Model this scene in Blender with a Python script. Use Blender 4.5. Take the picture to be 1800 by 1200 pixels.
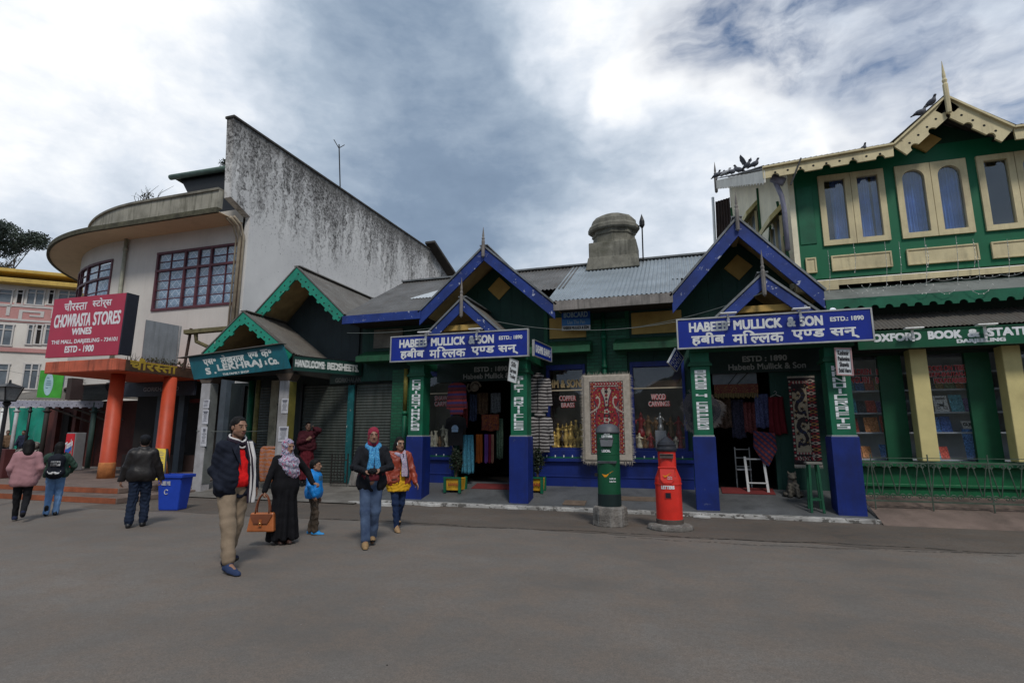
import bpy, bmesh, math, random
import numpy as np
from mathutils import Vector, Matrix
R = math.radians
random.seed(7); NR = np.random.default_rng(7)
for o in list(bpy.data.objects): bpy.data.objects.remove(o)
SC = bpy.context.scene; COL = SC.collection

# ------------------------------------------------------------------ camera, sky, sun, exposure
FPX, CAMH, PITCH, YAW = 960.0, 1.6, 9.868, 17.488        # focal length in photo pixels, eye height, degrees
cd = bpy.data.cameras.new('camera'); cam = bpy.data.objects.new('camera', cd); COL.objects.link(cam)
cam.location = (0, 0, CAMH); cam.rotation_euler = (R(90 + PITCH), 0, R(YAW))
cd.sensor_width = 36; cd.sensor_fit = 'HORIZONTAL'; cd.lens = FPX / 1800 * 36; cd.clip_start = .05; cd.clip_end = 3000
SC.camera = cam
_f = Vector((-math.sin(R(YAW)) * math.cos(R(PITCH)), math.cos(R(YAW)) * math.cos(R(PITCH)), math.sin(R(PITCH))))
_r = Vector((math.cos(R(YAW)), math.sin(R(YAW)), 0)); _u = _r.cross(_f)
def ray(x, y): return _f * FPX + _r * (x - 900) - _u * (y - 600)
def aY(x, y, Y): d = ray(x, y); return Vector((0, 0, CAMH)) + d * (Y / d.y)
def aX(x, y, X): d = ray(x, y); return Vector((0, 0, CAMH)) + d * (X / d.x)
def aZ(x, y, z=0.): d = ray(x, y); return Vector((0, 0, CAMH)) + d * ((z - CAMH) / d.z)

SC.view_settings.view_transform = 'Standard'; SC.view_settings.look = 'None'
SC.view_settings.exposure = 0.33; SC.view_settings.gamma = 1.0
SUN_EL, SUN_AZ = 50, 148       # sun behind thick cloud: a weak, very soft lamp
ld = bpy.data.lights.new('sun', 'SUN'); ld.energy = 1.6; ld.angle = R(11); ld.color = (1, .95, .88)
sun = bpy.data.objects.new('sun', ld); COL.objects.link(sun)
_sd = Vector((math.cos(R(SUN_EL)) * math.sin(R(SUN_AZ)), math.cos(R(SUN_EL)) * math.cos(R(SUN_AZ)), math.sin(R(SUN_EL))))
sun.rotation_euler = _sd.to_track_quat('Z', 'Y').to_euler()
W = bpy.data.worlds.new('World'); SC.world = W; W.use_nodes = True
def build_sky():
    nt = W.node_tree; N = nt.nodes; L = nt.links; bg = N['Background']
    def nd(t, **k):
        n = N.new(t)
        for a, v in k.items(): setattr(n, a, v)
        return n
    def mth(op, a, b=None, c=None, clamp=False):
        n = nd('ShaderNodeMath', operation=op); n.use_clamp = clamp
        for i, v in enumerate((a, b, c)):
            if v is None: continue
            if isinstance(v, (int, float)): n.inputs[i].default_value = v
            else: L.new(v, n.inputs[i])
        return n.outputs[0]
    def vm(op, a, b=None):
        n = nd('ShaderNodeVectorMath', operation=op)
        for i, v in enumerate((a, b)):
            if v is None: continue
            if isinstance(v, (tuple, Vector)): n.inputs[i].default_value = v
            else: L.new(v, n.inputs[i])
        return n
    tc = nd('ShaderNodeTexCoord'); d = tc.outputs['Generated']
    sky = nd('ShaderNodeTexSky', sky_type='NISHITA'); sky.sun_disc = False
    sky.sun_elevation = R(SUN_EL); sky.sun_rotation = R(SUN_AZ); sky.air_density = 1.0; sky.dust_density = 1.5
    def noise(vec, scale, detail=5, rough=.55):
        n = nd('ShaderNodeTexNoise'); n.inputs['Scale'].default_value = scale; n.inputs['Detail'].default_value = detail
        n.inputs['Roughness'].default_value = rough; L.new(vec, n.inputs['Vector']); return n
    # direction bent by noise so cloud edges come out ragged
    n1 = noise(d, 2.6, 5, .55)
    off = vm('SUBTRACT', n1.outputs['Color'], (.5, .5, .5)).outputs[0]
    sc = vm('MULTIPLY', off, (.5, .5, .36)).outputs[0]
    dd = vm('NORMALIZE', vm('ADD', d, sc).outputs[0]).outputs[0]
    def blob(px, py, rin, rout, amt):
        v = ray(px, py).normalized()
        dt = vm('DOT_PRODUCT', dd, v).outputs['Value']
        m = nd('ShaderNodeMapRange', interpolation_type='SMOOTHSTEP'); L.new(dt, m.inputs[0])
        m.inputs[1].default_value = math.cos(R(rout)); m.inputs[2].default_value = math.cos(R(rin))
        m.inputs[3].default_value = 0; m.inputs[4].default_value = amt
        return m.outputs[0]
    flat = vm('MULTIPLY', d, (1, 1, 2.2)).outputs[0]
    f1 = noise(flat, 2.2, 7, .6); f2 = noise(vm('ADD', flat, vm('MULTIPLY', n1.outputs['Color'], (.35, .35, .35)).outputs[0]).outputs[0], 6., 7, .58); f3 = noise(flat, 17, 6, .6)
    b = mth('MULTIPLY_ADD', f1.outputs[0], .8, .10)
    b = mth('MULTIPLY_ADD', f2.outputs[0], .65, mth('SUBTRACT', b, .325))
    b = mth('MULTIPLY_ADD', f3.outputs[0], .2, mth('SUBTRACT', b, .1))
    for bl in BLOBS: b = mth('ADD', b, blob(*bl))
    ramp = nd('ShaderNodeValToRGB'); cr = ramp.color_ramp; L.new(mth('MULTIPLY_ADD', b, .80, .10), ramp.inputs[0])
    stops = [(0, (.13, .185, .27)), (.3, (.19, .255, .35)), (.55, (.34, .41, .50)), (.8, (.60, .65, .72)), (1, (.84, .85, .86))]
    cr.elements[0].position, cr.elements[0].color = 0, (*stops[0][1], 1)
    cr.elements[1].position, cr.elements[1].color = 1, (*stops[-1][1], 1)
    for p, c in stops[1:-1]: e = cr.elements.new(p); e.color = (*c, 1)
    cl = vm('MULTIPLY', ramp.outputs[0], (10, 10, 10)).outputs[0]
    hole = None
    for hl in HOLES:
        h = blob(*hl); hole = h if hole is None else mth('ADD', hole, h)
    hole = mth('MULTIPLY', hole, mth('MULTIPLY_ADD', f2.outputs[0], 2.4, -.65, clamp=True), clamp=True)
    mx = nd('ShaderNodeMix', data_type='RGBA'); L.new(hole, mx.inputs[0]); L.new(cl, mx.inputs[6]); L.new(sky.outputs[0], mx.inputs[7])
    L.new(mx.outputs[2], bg.inputs[0]); bg.inputs[1].default_value = .1
# cloud masses: towards a point of the sky, inner and outer radius in degrees, how much brighter or darker
BLOBS = [(10, 250, 0, 32, .36), (250, 270, 0, 20, .18), (60, 40, 0, 20, .12), (1500, 210, 0, 34, .36), (1640, 120, 0, 24, .12), (930, -20, 0, 10, .36), (1230, 20, 2, 14, .22),
         (1160, 190, .3, 5, .16), (420, 40, 3, 20, -.04), (780, 270, 3, 30, -.12), (860, 380, 2, 20, -.10), (1000, 480, 2, 10, .22), (60, 450, 2, 11, -.30), (1770, 330, 2, 14, .2)]
HOLES = [(1330, 12, 1.5, 10, 1.2), (1790, 110, 2, 11, 1.2), (1500, 20, 1, 7, .9)]
build_sky()

# ------------------------------------------------------------------ mesh helpers
class MB:
    def __init__(s): s.v = []; s.f = []; s.m = []
    def add(s, vs, fs, mi=0):
        b = len(s.v); s.v += [tuple(p) for p in vs]; s.f += [tuple(i + b for i in f) for f in fs]; s.m += [mi] * len(fs); return s
    def poly(s, pts, mi=0): return s.add(pts, [tuple(range(len(pts)))], mi)
    def box(s, x0, x1, y0, y1, z0, z1, mi=0):
        v = [(x0, y0, z0), (x1, y0, z0), (x1, y1, z0), (x0, y1, z0), (x0, y0, z1), (x1, y0, z1), (x1, y1, z1), (x0, y1, z1)]
        return s.add(v, [(0, 3, 2, 1), (4, 5, 6, 7), (0, 1, 5, 4), (1, 2, 6, 5), (2, 3, 7, 6), (3, 0, 4, 7)], mi)
    def obox(s, o, ax, ay, az, mi=0):          # corner and three edge vectors
        o, ax, ay, az = map(Vector, (o, ax, ay, az))
        v = [o, o + ax, o + ax + ay, o + ay]; v += [p + az for p in v]
        return s.add(v, [(0, 3, 2, 1), (4, 5, 6, 7), (0, 1, 5, 4), (1, 2, 6, 5), (2, 3, 7, 6), (3, 0, 4, 7)], mi)
    def prism(s, pts, vec, mi=0):
        pts = [Vector(p) for p in pts]; n = len(pts); vec = Vector(vec)
        vs = pts + [p + vec for p in pts]
        fs = [tuple(range(n)), tuple(reversed(range(n, 2 * n)))] + [(i, i + n, (i + 1) % n + n, (i + 1) % n) for i in range(n)]
        return s.add(vs, fs, mi)
    def bar(s, a, b, w, h=None, mi=0, up=(0, 0, 1)):   # rectangular bar from a to b
        a, b = Vector(a), Vector(b); h = h or w; d = (b - a).normalized(); u = Vector(up)
        if abs(d.dot(u)) > .95: u = Vector((0, 1, 0))
        x = d.cross(u).normalized(); y = x.cross(d).normalized()
        return s.obox(a - x * w / 2 - y * h / 2, x * w, y * h, b - a, mi)
    def tube(s, pts, r, n=8, mi=0, cap=True):
        pts = [Vector(p) for p in pts]; rs = r if isinstance(r, (list, tuple)) else [r] * len(pts)
        vs = []; fs = []; px = None
        for i, p in enumerate(pts):
            d = (pts[min(i + 1, len(pts) - 1)] - pts[max(i - 1, 0)]).normalized()
            if px is None: px = d.orthogonal().normalized()
            px = (px - d * px.dot(d)); px = px.normalized() if px.length > 1e-6 else d.orthogonal().normalized()
            py = d.cross(px)
            for k in range(n):
                a = 2 * math.pi * k / n; vs.append(p + (px * math.cos(a) + py * math.sin(a)) * rs[i])
        for i in range(len(pts) - 1):
            for k in range(n):
                fs.append((i * n + k, i * n + (k + 1) % n, (i + 1) * n + (k + 1) % n, (i + 1) * n + k))
        if cap: fs += [tuple(reversed(range(n))), tuple(range((len(pts) - 1) * n, len(pts) * n))]
        return s.add(vs, fs, mi)
    def lathe(s, prof, c=(0, 0, 0), n=24, mi=0, sx=1, sy=1):
        c = Vector(c); vs = []; fs = []
        for r, z in prof:
            for k in range(n):
                a = 2 * math.pi * k / n; vs.append(c + Vector((r * sx * math.cos(a), r * sy * math.sin(a), z)))
        m = len(prof)
        for i in range(m - 1):
            for k in range(n): fs.append((i * n + k, i * n + (k + 1) % n, (i + 1) * n + (k + 1) % n, (i + 1) * n + k))
        if prof[0][0] > 1e-5: fs.append(tuple(reversed(range(n))))
        if prof[-1][0] > 1e-5: fs.append(tuple(range((m - 1) * n, m * n)))
        return s.add(vs, fs, mi)
    def ball(s, c, r, n=12, m=8, mi=0):
        r = (r, r, r) if isinstance(r, (int, float)) else r
        c = Vector(c); vs = []; fs = []
        for i in range(m + 1):
            t = math.pi * i / m
            for k in range(n):
                a = 2 * math.pi * k / n
                vs.append(c + Vector((r[0] * math.sin(t) * math.cos(a), r[1] * math.sin(t) * math.sin(a), -r[2] * math.cos(t))))
        for i in range(m):
            for k in range(n): fs.append((i * n + k, i * n + (k + 1) % n, (i + 1) * n + (k + 1) % n, (i + 1) * n + k))
        return s.add(vs, fs, mi)
    def grid(s, fn, nu, nv, mi=0):             # fn(u,v) -> point, u,v in 0..1
        vs = [fn(i / nu, j / nv) for i in range(nu + 1) for j in range(nv + 1)]
        fs = [(i * (nv + 1) + j, (i + 1) * (nv + 1) + j, (i + 1) * (nv + 1) + j + 1, i * (nv + 1) + j + 1) for i in range(nu) for j in range(nv)]
        return s.add(vs, fs, mi)
    def sheet(s, a, b, c, d, pitch=.12, amp=.018, mi=0, th=.0, sag=0.):   # corrugated sheet: eave a->b, ridge d<-c (a,b bottom; c above b; d above a)
        a, b, c, d = map(Vector, (a, b, c, d)); nrm = (b - a).cross(d - a).normalized()
        L = (b - a).length; nu = max(8, int(L / pitch * 6)); nv = 8
        def fn(u, v):
            lo = a.lerp(b, u); hi = d.lerp(c, u)
            lap = .006 * (1 - ((v * 3) % 1))
            return lo.lerp(hi, v) + nrm * (amp * math.sin(2 * math.pi * u * L / pitch) + lap)
        return s.grid(fn, nu, nv, mi)
    def build(s, name, mats, parent=None, smooth=False, bevel=0, solid=0, local=False, kind=None):
        me = bpy.data.meshes.new(name); off = Vector((0, 0, 0)); vs = s.v
        if parent is not None and not local:
            p = parent
            while p is not None: off += p.location; p = p.parent
            vs = [(x - off.x, y - off.y, z - off.z) for x, y, z in s.v]
        me.from_pydata([tuple(v) for v in vs], [], s.f)
        for m in (mats if isinstance(mats, (list, tuple)) else [mats]): me.materials.append(m)
        if len(me.materials) > 1: me.polygons.foreach_set('material_index', s.m)
        if smooth: me.polygons.foreach_set('use_smooth', [True] * len(me.polygons))
        me.validate(); me.update()
        o = bpy.data.objects.new(name, me); COL.objects.link(o)
        if parent is not None: o.parent = parent
        if bevel:
            b = o.modifiers.new('bevel', 'BEVEL'); b.width = bevel; b.segments = 2; b.limit_method = 'ANGLE'; b.angle_limit = R(40)
        if solid:
            b = o.modifiers.new('solid', 'SOLIDIFY'); b.thickness = solid; b.offset = 0
        if kind: o['kind'] = kind
        return o
def thing(name, label, cat, loc=(0, 0, 0), rz=0, group=None):
    o = bpy.data.objects.new(name, None); COL.objects.link(o); o.empty_display_size = .2
    o.location = loc; o.rotation_euler = (0, 0, rz); return tag(o, label, cat, group)
def tag(o, label, cat, group=None):
    o['label'] = label; o['category'] = cat
    if group: o['group'] = group
    return o
def dup(root, loc=None, rz=None, label=None):
    r = root.copy(); COL.objects.link(r)
    if loc is not None: r.location = loc
    if rz is not None: r.rotation_euler = (0, 0, rz)
    if label: r['label'] = label
    for ch in list(root.children):
        c = ch.copy(); COL.objects.link(c); c.parent = r
        for g in list(ch.children):
            e = g.copy(); COL.objects.link(e); e.parent = c
    return r

# ------------------------------------------------------------------ materials
def lin(c):                                            # sRGB 0..255 -> linear
    return tuple(((v / 255) / 12.92 if v / 255 <= .04045 else ((v / 255 + .055) / 1.055) ** 2.4) for v in c)
class NT:
    def __init__(s, m): s.nt = m.node_tree; s.N = s.nt.nodes; s.L = s.nt.links; s.b = s.N['Principled BSDF']
    def nd(s, t, **k):
        n = s.N.new(t)
        for a, v in k.items(): setattr(n, a, v)
        return n
    def put(s, sock, v):
        if hasattr(v, 'is_output'): s.L.new(v, sock)
        else: sock.default_value = v
    def noise(s, vec, scale, detail=4, rough=.55):
        n = s.nd('ShaderNodeTexNoise'); s.put(n.inputs['Vector'], vec); n.inputs['Scale'].default_value = scale
        n.inputs['Detail'].default_value = detail; n.inputs['Roughness'].default_value = rough; return n.outputs[0]
    def vor(s, vec, scale, feature='F1', out=0):
        n = s.nd('ShaderNodeTexVoronoi', feature=feature); s.put(n.inputs['Vector'], vec); n.inputs['Scale'].default_value = scale; return n.outputs[out]
    def ramp(s, v, lo, hi, a=0., b=1.):
        n = s.nd('ShaderNodeMapRange'); n.clamp = True; s.put(n.inputs[0], v)
        for i, x in ((1, lo), (2, hi), (3, a), (4, b)): n.inputs[i].default_value = x
        return n.outputs[0]
    def math(s, op, a, b=0.):
        n = s.nd('ShaderNodeMath', operation=op); s.put(n.inputs[0], a); s.put(n.inputs[1], b); return n.outputs[0]
    def mix(s, f, a, b, bt='MIX'):
        n = s.nd('ShaderNodeMix', data_type='RGBA', blend_type=bt); s.put(n.inputs[0], f)
        for i, c in ((6, a), (7, b)):
            if hasattr(c, 'is_output'): s.L.new(c, n.inputs[i])
            else: n.inputs[i].default_value = (*c[:3], 1)
        return n.outputs[2]
    def map(s, vec, sc=(1, 1, 1), loc=(0, 0, 0), rot=(0, 0, 0)):
        n = s.nd('ShaderNodeMapping'); s.put(n.inputs[0], vec); n.inputs['Scale'].default_value = sc; n.inputs['Location'].default_value = loc
        n.inputs['Rotation'].default_value = rot; return n.outputs[0]
    def sep(s, vec): n = s.nd('ShaderNodeSeparateXYZ'); s.put(n.inputs[0], vec); return n.outputs
    def bump(s, h, strength=.3, dist=.01):
        n = s.nd('ShaderNodeBump'); n.inputs['Strength'].default_value = strength; n.inputs['Distance'].default_value = dist; s.put(n.inputs['Height'], h)
        s.L.new(n.outputs[0], s.b.inputs['Normal']); return n
    def obj(s): return s.nd('ShaderNodeTexCoord').outputs['Object']
    def world(s): return s.nd('ShaderNodeNewGeometry').outputs['Position']
MATS = {}
def newmat(name):
    m = bpy.data.materials.new(name); m.use_nodes = True; return m, NT(m)
def mat(name, col, rough=.6, var=.22, scale=2.5, bump=.15, bscale=60, spec=.35, metal=0., streak=0., streakc=(.02, .02, .018), peel=0., peelc=(.6, .6, .58),
        plank=0., axis=0, grain=0., grime=0., grimec=(.03, .027, .022), fold=0., sheen=0., coat=0., bdist=.006):
    if name in MATS: return MATS[name]
    m, t = newmat(name); c = tuple(col); v = t.world() if grime or streak or peel or plank else t.obj()
    n1 = t.noise(v, scale, 5, .6)
    out = t.mix(t.ramp(n1, .3, .7), tuple(x * (1 - var) for x in c), tuple(min(1, x * (1 + var)) for x in c))
    n2 = t.noise(v, bscale, 4, .6); h = n2
    out = t.mix(t.ramp(n2, .25, .8, 0, .35), out, tuple(x * (1 - var) * .8 for x in c))
    if grain:
        g = t.noise(t.map(v, (30, 30, 1.6)), grain, 4, .6); out = t.mix(t.ramp(g, .45, .75, 0, .55), out, tuple(x * .5 for x in c)); h = t.math('ADD', h, g)
    if grime:
        g = t.noise(v, 1.1, 7, .68); out = t.mix(t.ramp(g, .5, .72, 0, grime), out, grimec)
    if streak:
        g = t.noise(t.map(v, (5, 5, .35)), 1.6, 6, .65); out = t.mix(t.ramp(g, .5, .68, 0, streak), out, streakc)
    if peel:
        g = t.noise(v, 7, 8, .7); out = t.mix(t.ramp(g, .66 - peel * .1, .68 - peel * .1, 0, .9), out, peelc); h = t.math('SUBTRACT', h, t.ramp(g, .66 - peel * .1, .68 - peel * .1, 0, 1.2))
    if fold: h = t.math('ADD', t.math('MULTIPLY', h, .4), t.math('MULTIPLY', t.noise(t.map(v, (1, 1, .5)), 12, 3, .5), fold))
    if plank:
        x = t.sep(v)[axis]; fr = t.math('FRACT', t.math('DIVIDE', x, plank)); gap = t.ramp(t.math('ABSOLUTE', t.math('SUBTRACT', fr, .5)), .455, .49, 0, 1)
        h = t.math('SUBTRACT', h, t.math('MULTIPLY', gap, 4.)); idx = t.math('FLOOR', t.math('DIVIDE', x, plank))
        wn = t.nd('ShaderNodeTexWhiteNoise', noise_dimensions='1D'); t.put(wn.inputs['W'], idx)
        out = t.mix(t.math('MULTIPLY', wn.outputs[0], .3), out, tuple(y * .6 for y in c))
    t.L.new(out, t.b.inputs['Base Color'])
    t.L.new(t.ramp(n2, .2, .8, max(.02, rough - .12), min(1, rough + .12)), t.b.inputs['Roughness'])
    t.b.inputs['Specular IOR Level'].default_value = spec; t.b.inputs['Metallic'].default_value = metal
    if sheen: t.b.inputs['Sheen Weight'].default_value = sheen
    if coat: t.b.inputs['Coat Weight'].default_value = coat; t.b.inputs['Coat Roughness'].default_value = .15
    if bump: t.bump(h, bump, bdist)
    MATS[name] = m; return m
def glass(name, tint=(.8, .85, .88), refl=.10, rough=.02):
    if name in MATS: return MATS[name]
    m, t = newmat(name); out = t.N['Material Output']
    tr = t.nd('ShaderNodeBsdfTransparent'); tr.inputs[0].default_value = (*tint, 1)
    gl = t.nd('ShaderNodeBsdfGlossy'); gl.inputs['Roughness'].default_value = rough; gl.inputs[0].default_value = (1, 1, 1, 1)
    v = t.world(); bn = t.nd('ShaderNodeBump'); bn.inputs['Strength'].default_value = .06; bn.inputs['Distance'].default_value = .02
    t.L.new(t.noise(v, 1.7, 2), bn.inputs['Height']); t.L.new(bn.outputs[0], gl.inputs['Normal'])
    fr = t.nd('ShaderNodeLayerWeight'); fr.inputs[0].default_value = .5; f = t.math('ADD', t.math('POWER', fr.outputs['Facing'], 5.), refl)
    mx = t.nd('ShaderNodeMixShader'); t.L.new(f, mx.inputs[0]); t.L.new(tr.outputs[0], mx.inputs[1]); t.L.new(gl.outputs[0], mx.inputs[2])
    t.L.new(mx.outputs[0], out.inputs[0]); MATS[name] = m; return m

# ------------------------------------------------------------------ lettering
_tm = {}
def _glyphs(s):
    """flat triangles of one run of text: (verts Nx2, faces)"""
    if s in _tm: return _tm[s]
    cu = bpy.data.curves.new('t', 'FONT'); cu.body = s; cu.resolution_u = 3
    ob = bpy.data.objects.new('t', cu); COL.objects.link(ob); dg = bpy.context.evaluated_depsgraph_get()
    me = bpy.data.meshes.new_from_object(ob.evaluated_get(dg)); v = np.array([q.co[:2] for q in me.vertices]).reshape(-1, 2); f = [tuple(p.vertices) for p in me.polygons]
    bpy.data.objects.remove(ob); bpy.data.curves.remove(cu); bpy.data.meshes.remove(me)
    _tm[s] = (v, f); return _tm[s]
def _adv(s):
    a, b = _glyphs(s + '|'), _glyphs('|'); return a[0][:, 0].max() - b[0][:, 0].max()
def _cut(v, f, x):
    bm = bmesh.new(); vv = [bm.verts.new((p[0], p[1], 0)) for p in v]
    for q in f:
        try: bm.faces.new([vv[i] for i in q])
        except ValueError: pass
    bmesh.ops.bisect_plane(bm, geom=bm.verts[:] + bm.edges[:] + bm.faces[:], plane_co=(x, 0, 0), plane_no=(1, 0, 0), clear_outer=True)
    bm.verts.index_update(); v2 = np.array([q.co[:2] for q in bm.verts]); f2 = [tuple(q.index for q in p.verts) for p in bm.faces]; bm.free(); return v2, f2
def letters(s):
    """a run of text where {x} means the half form of x (its stem cut off)"""
    V = []; F = []; x = 0.; n = 0
    import re
    for tok in re.findall(r'\{.\}|[^{]+', s):
        if tok[0] == '{':
            v, f = _glyphs(tok[1]); w = v[:, 0].max(); cut = w * .70; v, f = _cut(v, f, cut); adv = cut - .01
        else: v, f = _glyphs(tok); adv = _adv(tok) - (.085 if tok[-1] == 'ि' else 0)
        if len(v): V.append(v + (x, 0)); F += [tuple(i + n for i in q) for q in f]; n += len(v)
        x += adv
    return np.vstack(V), F
def lettering(mb, s, o, ax, ay, bold=0., mi=0, lift=.004, fit=None, by=None):
    """text filling the box from corner o along ax (width) and ay (height), floating `lift` proud as paint on a board"""
    v, f = letters(s); o, ax, ay = Vector(o), Vector(ax), Vector(ay); nrm = ax.cross(ay).normalized()
    lo = v.min(0); hi = v.max(0)
    if fit: lo = np.array([lo[0], fit[0]]); hi = np.array([hi[0], fit[1]])
    by = bold if by is None else by; sh = [(0, 0)] if not (bold or by) else [(-bold, -by), (bold, -by), (-bold, by), (bold, by)]
    for k, (dx, dy) in enumerate(sh):
        p = (v - lo) / (hi - lo); vs = [o + ax * (a + dx / ax.length) + ay * (b + dy / ay.length) + nrm * (lift + .0004 * k) for a, b in p]
        mb.add(vs, f, mi)
    return mb
# ------------------------------------------------------------------ ground
def asphalt(name, c, patch=.35):
    m, t = newmat(name); v = t.world()
    a = t.noise(v, .35, 6, .6); b = t.noise(v, 2.3, 6, .65); c2 = t.noise(v, 70, 3, .7); c3 = t.noise(v, 260, 2, .6)
    out = t.mix(t.ramp(a, .35, .68), tuple(x * (1 - patch) for x in c), tuple(x * (1 + patch * .8) for x in c))
    out = t.mix(t.ramp(b, .40, .62, 0, .6), out, (c[0] * 1.18, c[1] * .98, c[2] * .84))
    out = t.mix(t.ramp(c2, .42, .62, 0, .75), out, tuple(x * .55 for x in c))
    out = t.mix(t.ramp(c3, .62, .72, 0, .55), out, tuple(x * 2.3 for x in c))
    st = t.noise(t.map(v, (.5, 2.2, 1)), .8, 5, .7); out = t.mix(t.ramp(st, .56, .74, 0, .22), out, tuple(x * .5 for x in c))
    g1 = t.noise(v, 19, 4, .7); out = t.mix(t.ramp(g1, .42, .64, 0, .5), out, tuple(x * .6 for x in c)); pt = t.noise(t.map(v, (.8, 1.3, 1), (7, 3, 0)), .55, 3, .4); out = t.mix(t.ramp(pt, .52, .56, 0, .16), out, tuple(x * .55 for x in c))
    t.L.new(out, t.b.inputs['Base Color']); t.L.new(t.ramp(b, .3, .7, .72, .95), t.b.inputs['Roughness']); t.b.inputs['Specular IOR Level'].default_value = .25
    h = t.math('ADD', t.math('MULTIPLY', c2, .6), t.math('ADD', t.math('MULTIPLY', c3, .4), t.math('MULTIPLY', b, 1.5))); t.bump(h, .35, .012)
    MATS[name] = m; return m
M_ROAD = asphalt('asphalt', (.186, .165, .146), .28); M_SHO = asphalt('old_asphalt', (.135, .116, .100), .42)
M_CONC = mat('concrete_paving', (.17, .158, .142), .85, .3, 1.4, .35, 45, grime=.75, grimec=(.06, .053, .045))
M_SLATE = mat('slate_paving', (.10, .105, .11), .55, .35, 2.2, .3, 30, grime=.6, grimec=(.05, .045, .04))
M_RED = mat('red_paving', (.17, .125, .105), .85, .3, 1.8, .3, 50, grime=.6)
M_KERB = mat('painted_kerb', (.42, .41, .39), .8, .3, 6, .5, 40, peel=1.35, peelc=(.085, .078, .07), grime=.7, grimec=(.10, .09, .08))
mb = MB(); mb.box(-400, 400, -400, 400, -.5, 0); mb.build('road', M_ROAD, kind='structure')
# shoulder: older, browner surfacing along the shops, ragged front edge
mb = MB(); n = 150; fr = []; bk = []
for i in range(n + 1):
    x = -13.5 + 26 * i / n
    y0 = 9.55 + .012 * (x + 4) + .07 * math.sin(x * 1.7) + .05 * math.sin(x * 4.1 + 1) + NR.normal(0, .025)
    fr.append((x, y0, .004)); bk.append((x, 12.6, .004))
vs = fr + bk; mb.add(vs, [(i, i + 1, n + 2 + i, n + 1 + i) for i in range(n)]); mb.build('road_shoulder', M_SHO, kind='structure')
# the gutter crack where old and new surfacing meet
mb = MB()
def crack(fn, x0, x1, w, n=260, gap=.07):
    for i in range(n):
        if NR.random() < gap: continue
        xa = x0 + (x1 - x0) * i / n; xb = x0 + (x1 - x0) * (i + 1) / n; ya = fn(xa); yb = fn(xb); wa = w * NR.uniform(.4, 1.5); wb = wa * NR.uniform(.6, 1.3); ya += NR.normal(0, .006)
        mb.add([(xa, ya - wa, .009), (xb, yb - wb, .009), (xb, yb + wb, .009), (xa, ya + wa, .009)], [(0, 1, 2, 3)])
_k = [NR.uniform(0, 6) for _ in range(6)]
crack(lambda x: 9.62 + .012 * (x + 4) + .06 * math.sin(x * 1.6 + _k[0]) + .03 * math.sin(x * 5 + _k[1]), -7, 9, .012)
crack(lambda x: 9.32 + .03 * x + .07 * math.sin(x * 1.1 + _k[2]) + .03 * math.sin(x * 6 + _k[3]), -1.2, 8, .008, 200, .22)
mb.build('gutter_crack', mat('crack_dirt', (.022, .019, .016), .95), kind='structure')
def ramp_sheet(name, m, x0, x1, y0, y1, z0, z1, nx=40, ny=14, amp=.008):
    b = MB(); b.grid(lambda u, v: (x0 + (x1 - x0) * u, y0 + (y1 - y0) * v, z0 + (z1 - z0) * v + (amp * math.sin(9 * u + 5 * v) * math.sin(7 * v) if 0 < v < 1 else 0)), nx, ny)
    o = b.build(name, m, kind='structure'); return o
ramp_sheet('pavement', M_SLATE, -7.62, 3.35, 12.28, 14.0, .07, .42)
ramp_sheet('concrete_pavement', M_CONC, -14.2, -7.66, 11.75, 14.6, .03, .32)
ramp_sheet('red_pavement', M_RED, 3.352, 14, 11.95, 13.3, .0045, .44)
mb = MB(); mb.box(-7.62, 3.35, 12.05, 12.28, 0, .075); mb.build('kerb', M_KERB, kind='structure', bevel=.012)
mb = MB()    # broken whitewashed kerb stones and edging lumps lying against the pavement
for px, py, w, h in ((640, 884, .85, .05), (682, 888, .45, .07), (757, 888, .4, .06), (800, 887, .18, .04), (850, 889, .2, .035), (905, 893, .5, .05), (985, 893, .45, .03), (1190, 905, .35, .03), (1235, 908, .3, .04), (1300, 909, .35, .03), (1420, 913, .3, .03)):
    p = aZ(px, py, .02); k = 9; pts = [(p.x + w * (.5 + .08 * NR.normal()) * math.cos(2 * math.pi * i / k), p.y + .09 * (1 + .2 * NR.normal()) * math.sin(2 * math.pi * i / k), .004) for i in range(k)]
    mb.prism(pts, (0, 0, h))
mb.build('kerb_fragments', mat('whitewash', (.50, .49, .47), .8, .3, 8, .4, 30, grime=.8, grimec=(.12, .11, .1)), kind='structure', bevel=.008)
mb = MB()    # sunk drain slab and loose flags in the paving
for px, py, w, d in ((1120, 878, 1.0, .28), (1010, 878, .5, .3)):
    p = aZ(px, py, .2); mb.obox((p.x - w / 2, p.y - d / 2, .07 + (p.y - d / 2 - 12.28) * .2035 + .005), (w, 0, 0), (0, d, d * .2035), (0, 0, .012))
mb.build('drain_slab', mat('drain_brown', (.13, .095, .07), .85, .3, 5, .4, 40), kind='structure')
mb = MB()
for i in range(160):       # pale and dark grit and litter specks on the road
    x, y = NR.uniform(-9, 6), NR.uniform(2.5, 11.8); r = NR.uniform(.003, .008)
    mb.ball((x, y, .004), (r, r * .8, r * .5), 5, 3, int(NR.random() > .93))
o = mb.build('grit', [mat('pale_grit', (.28, .26, .24)), mat('dark_grit', (.035, .03, .027))]); o['kind'] = 'stuff'

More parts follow.
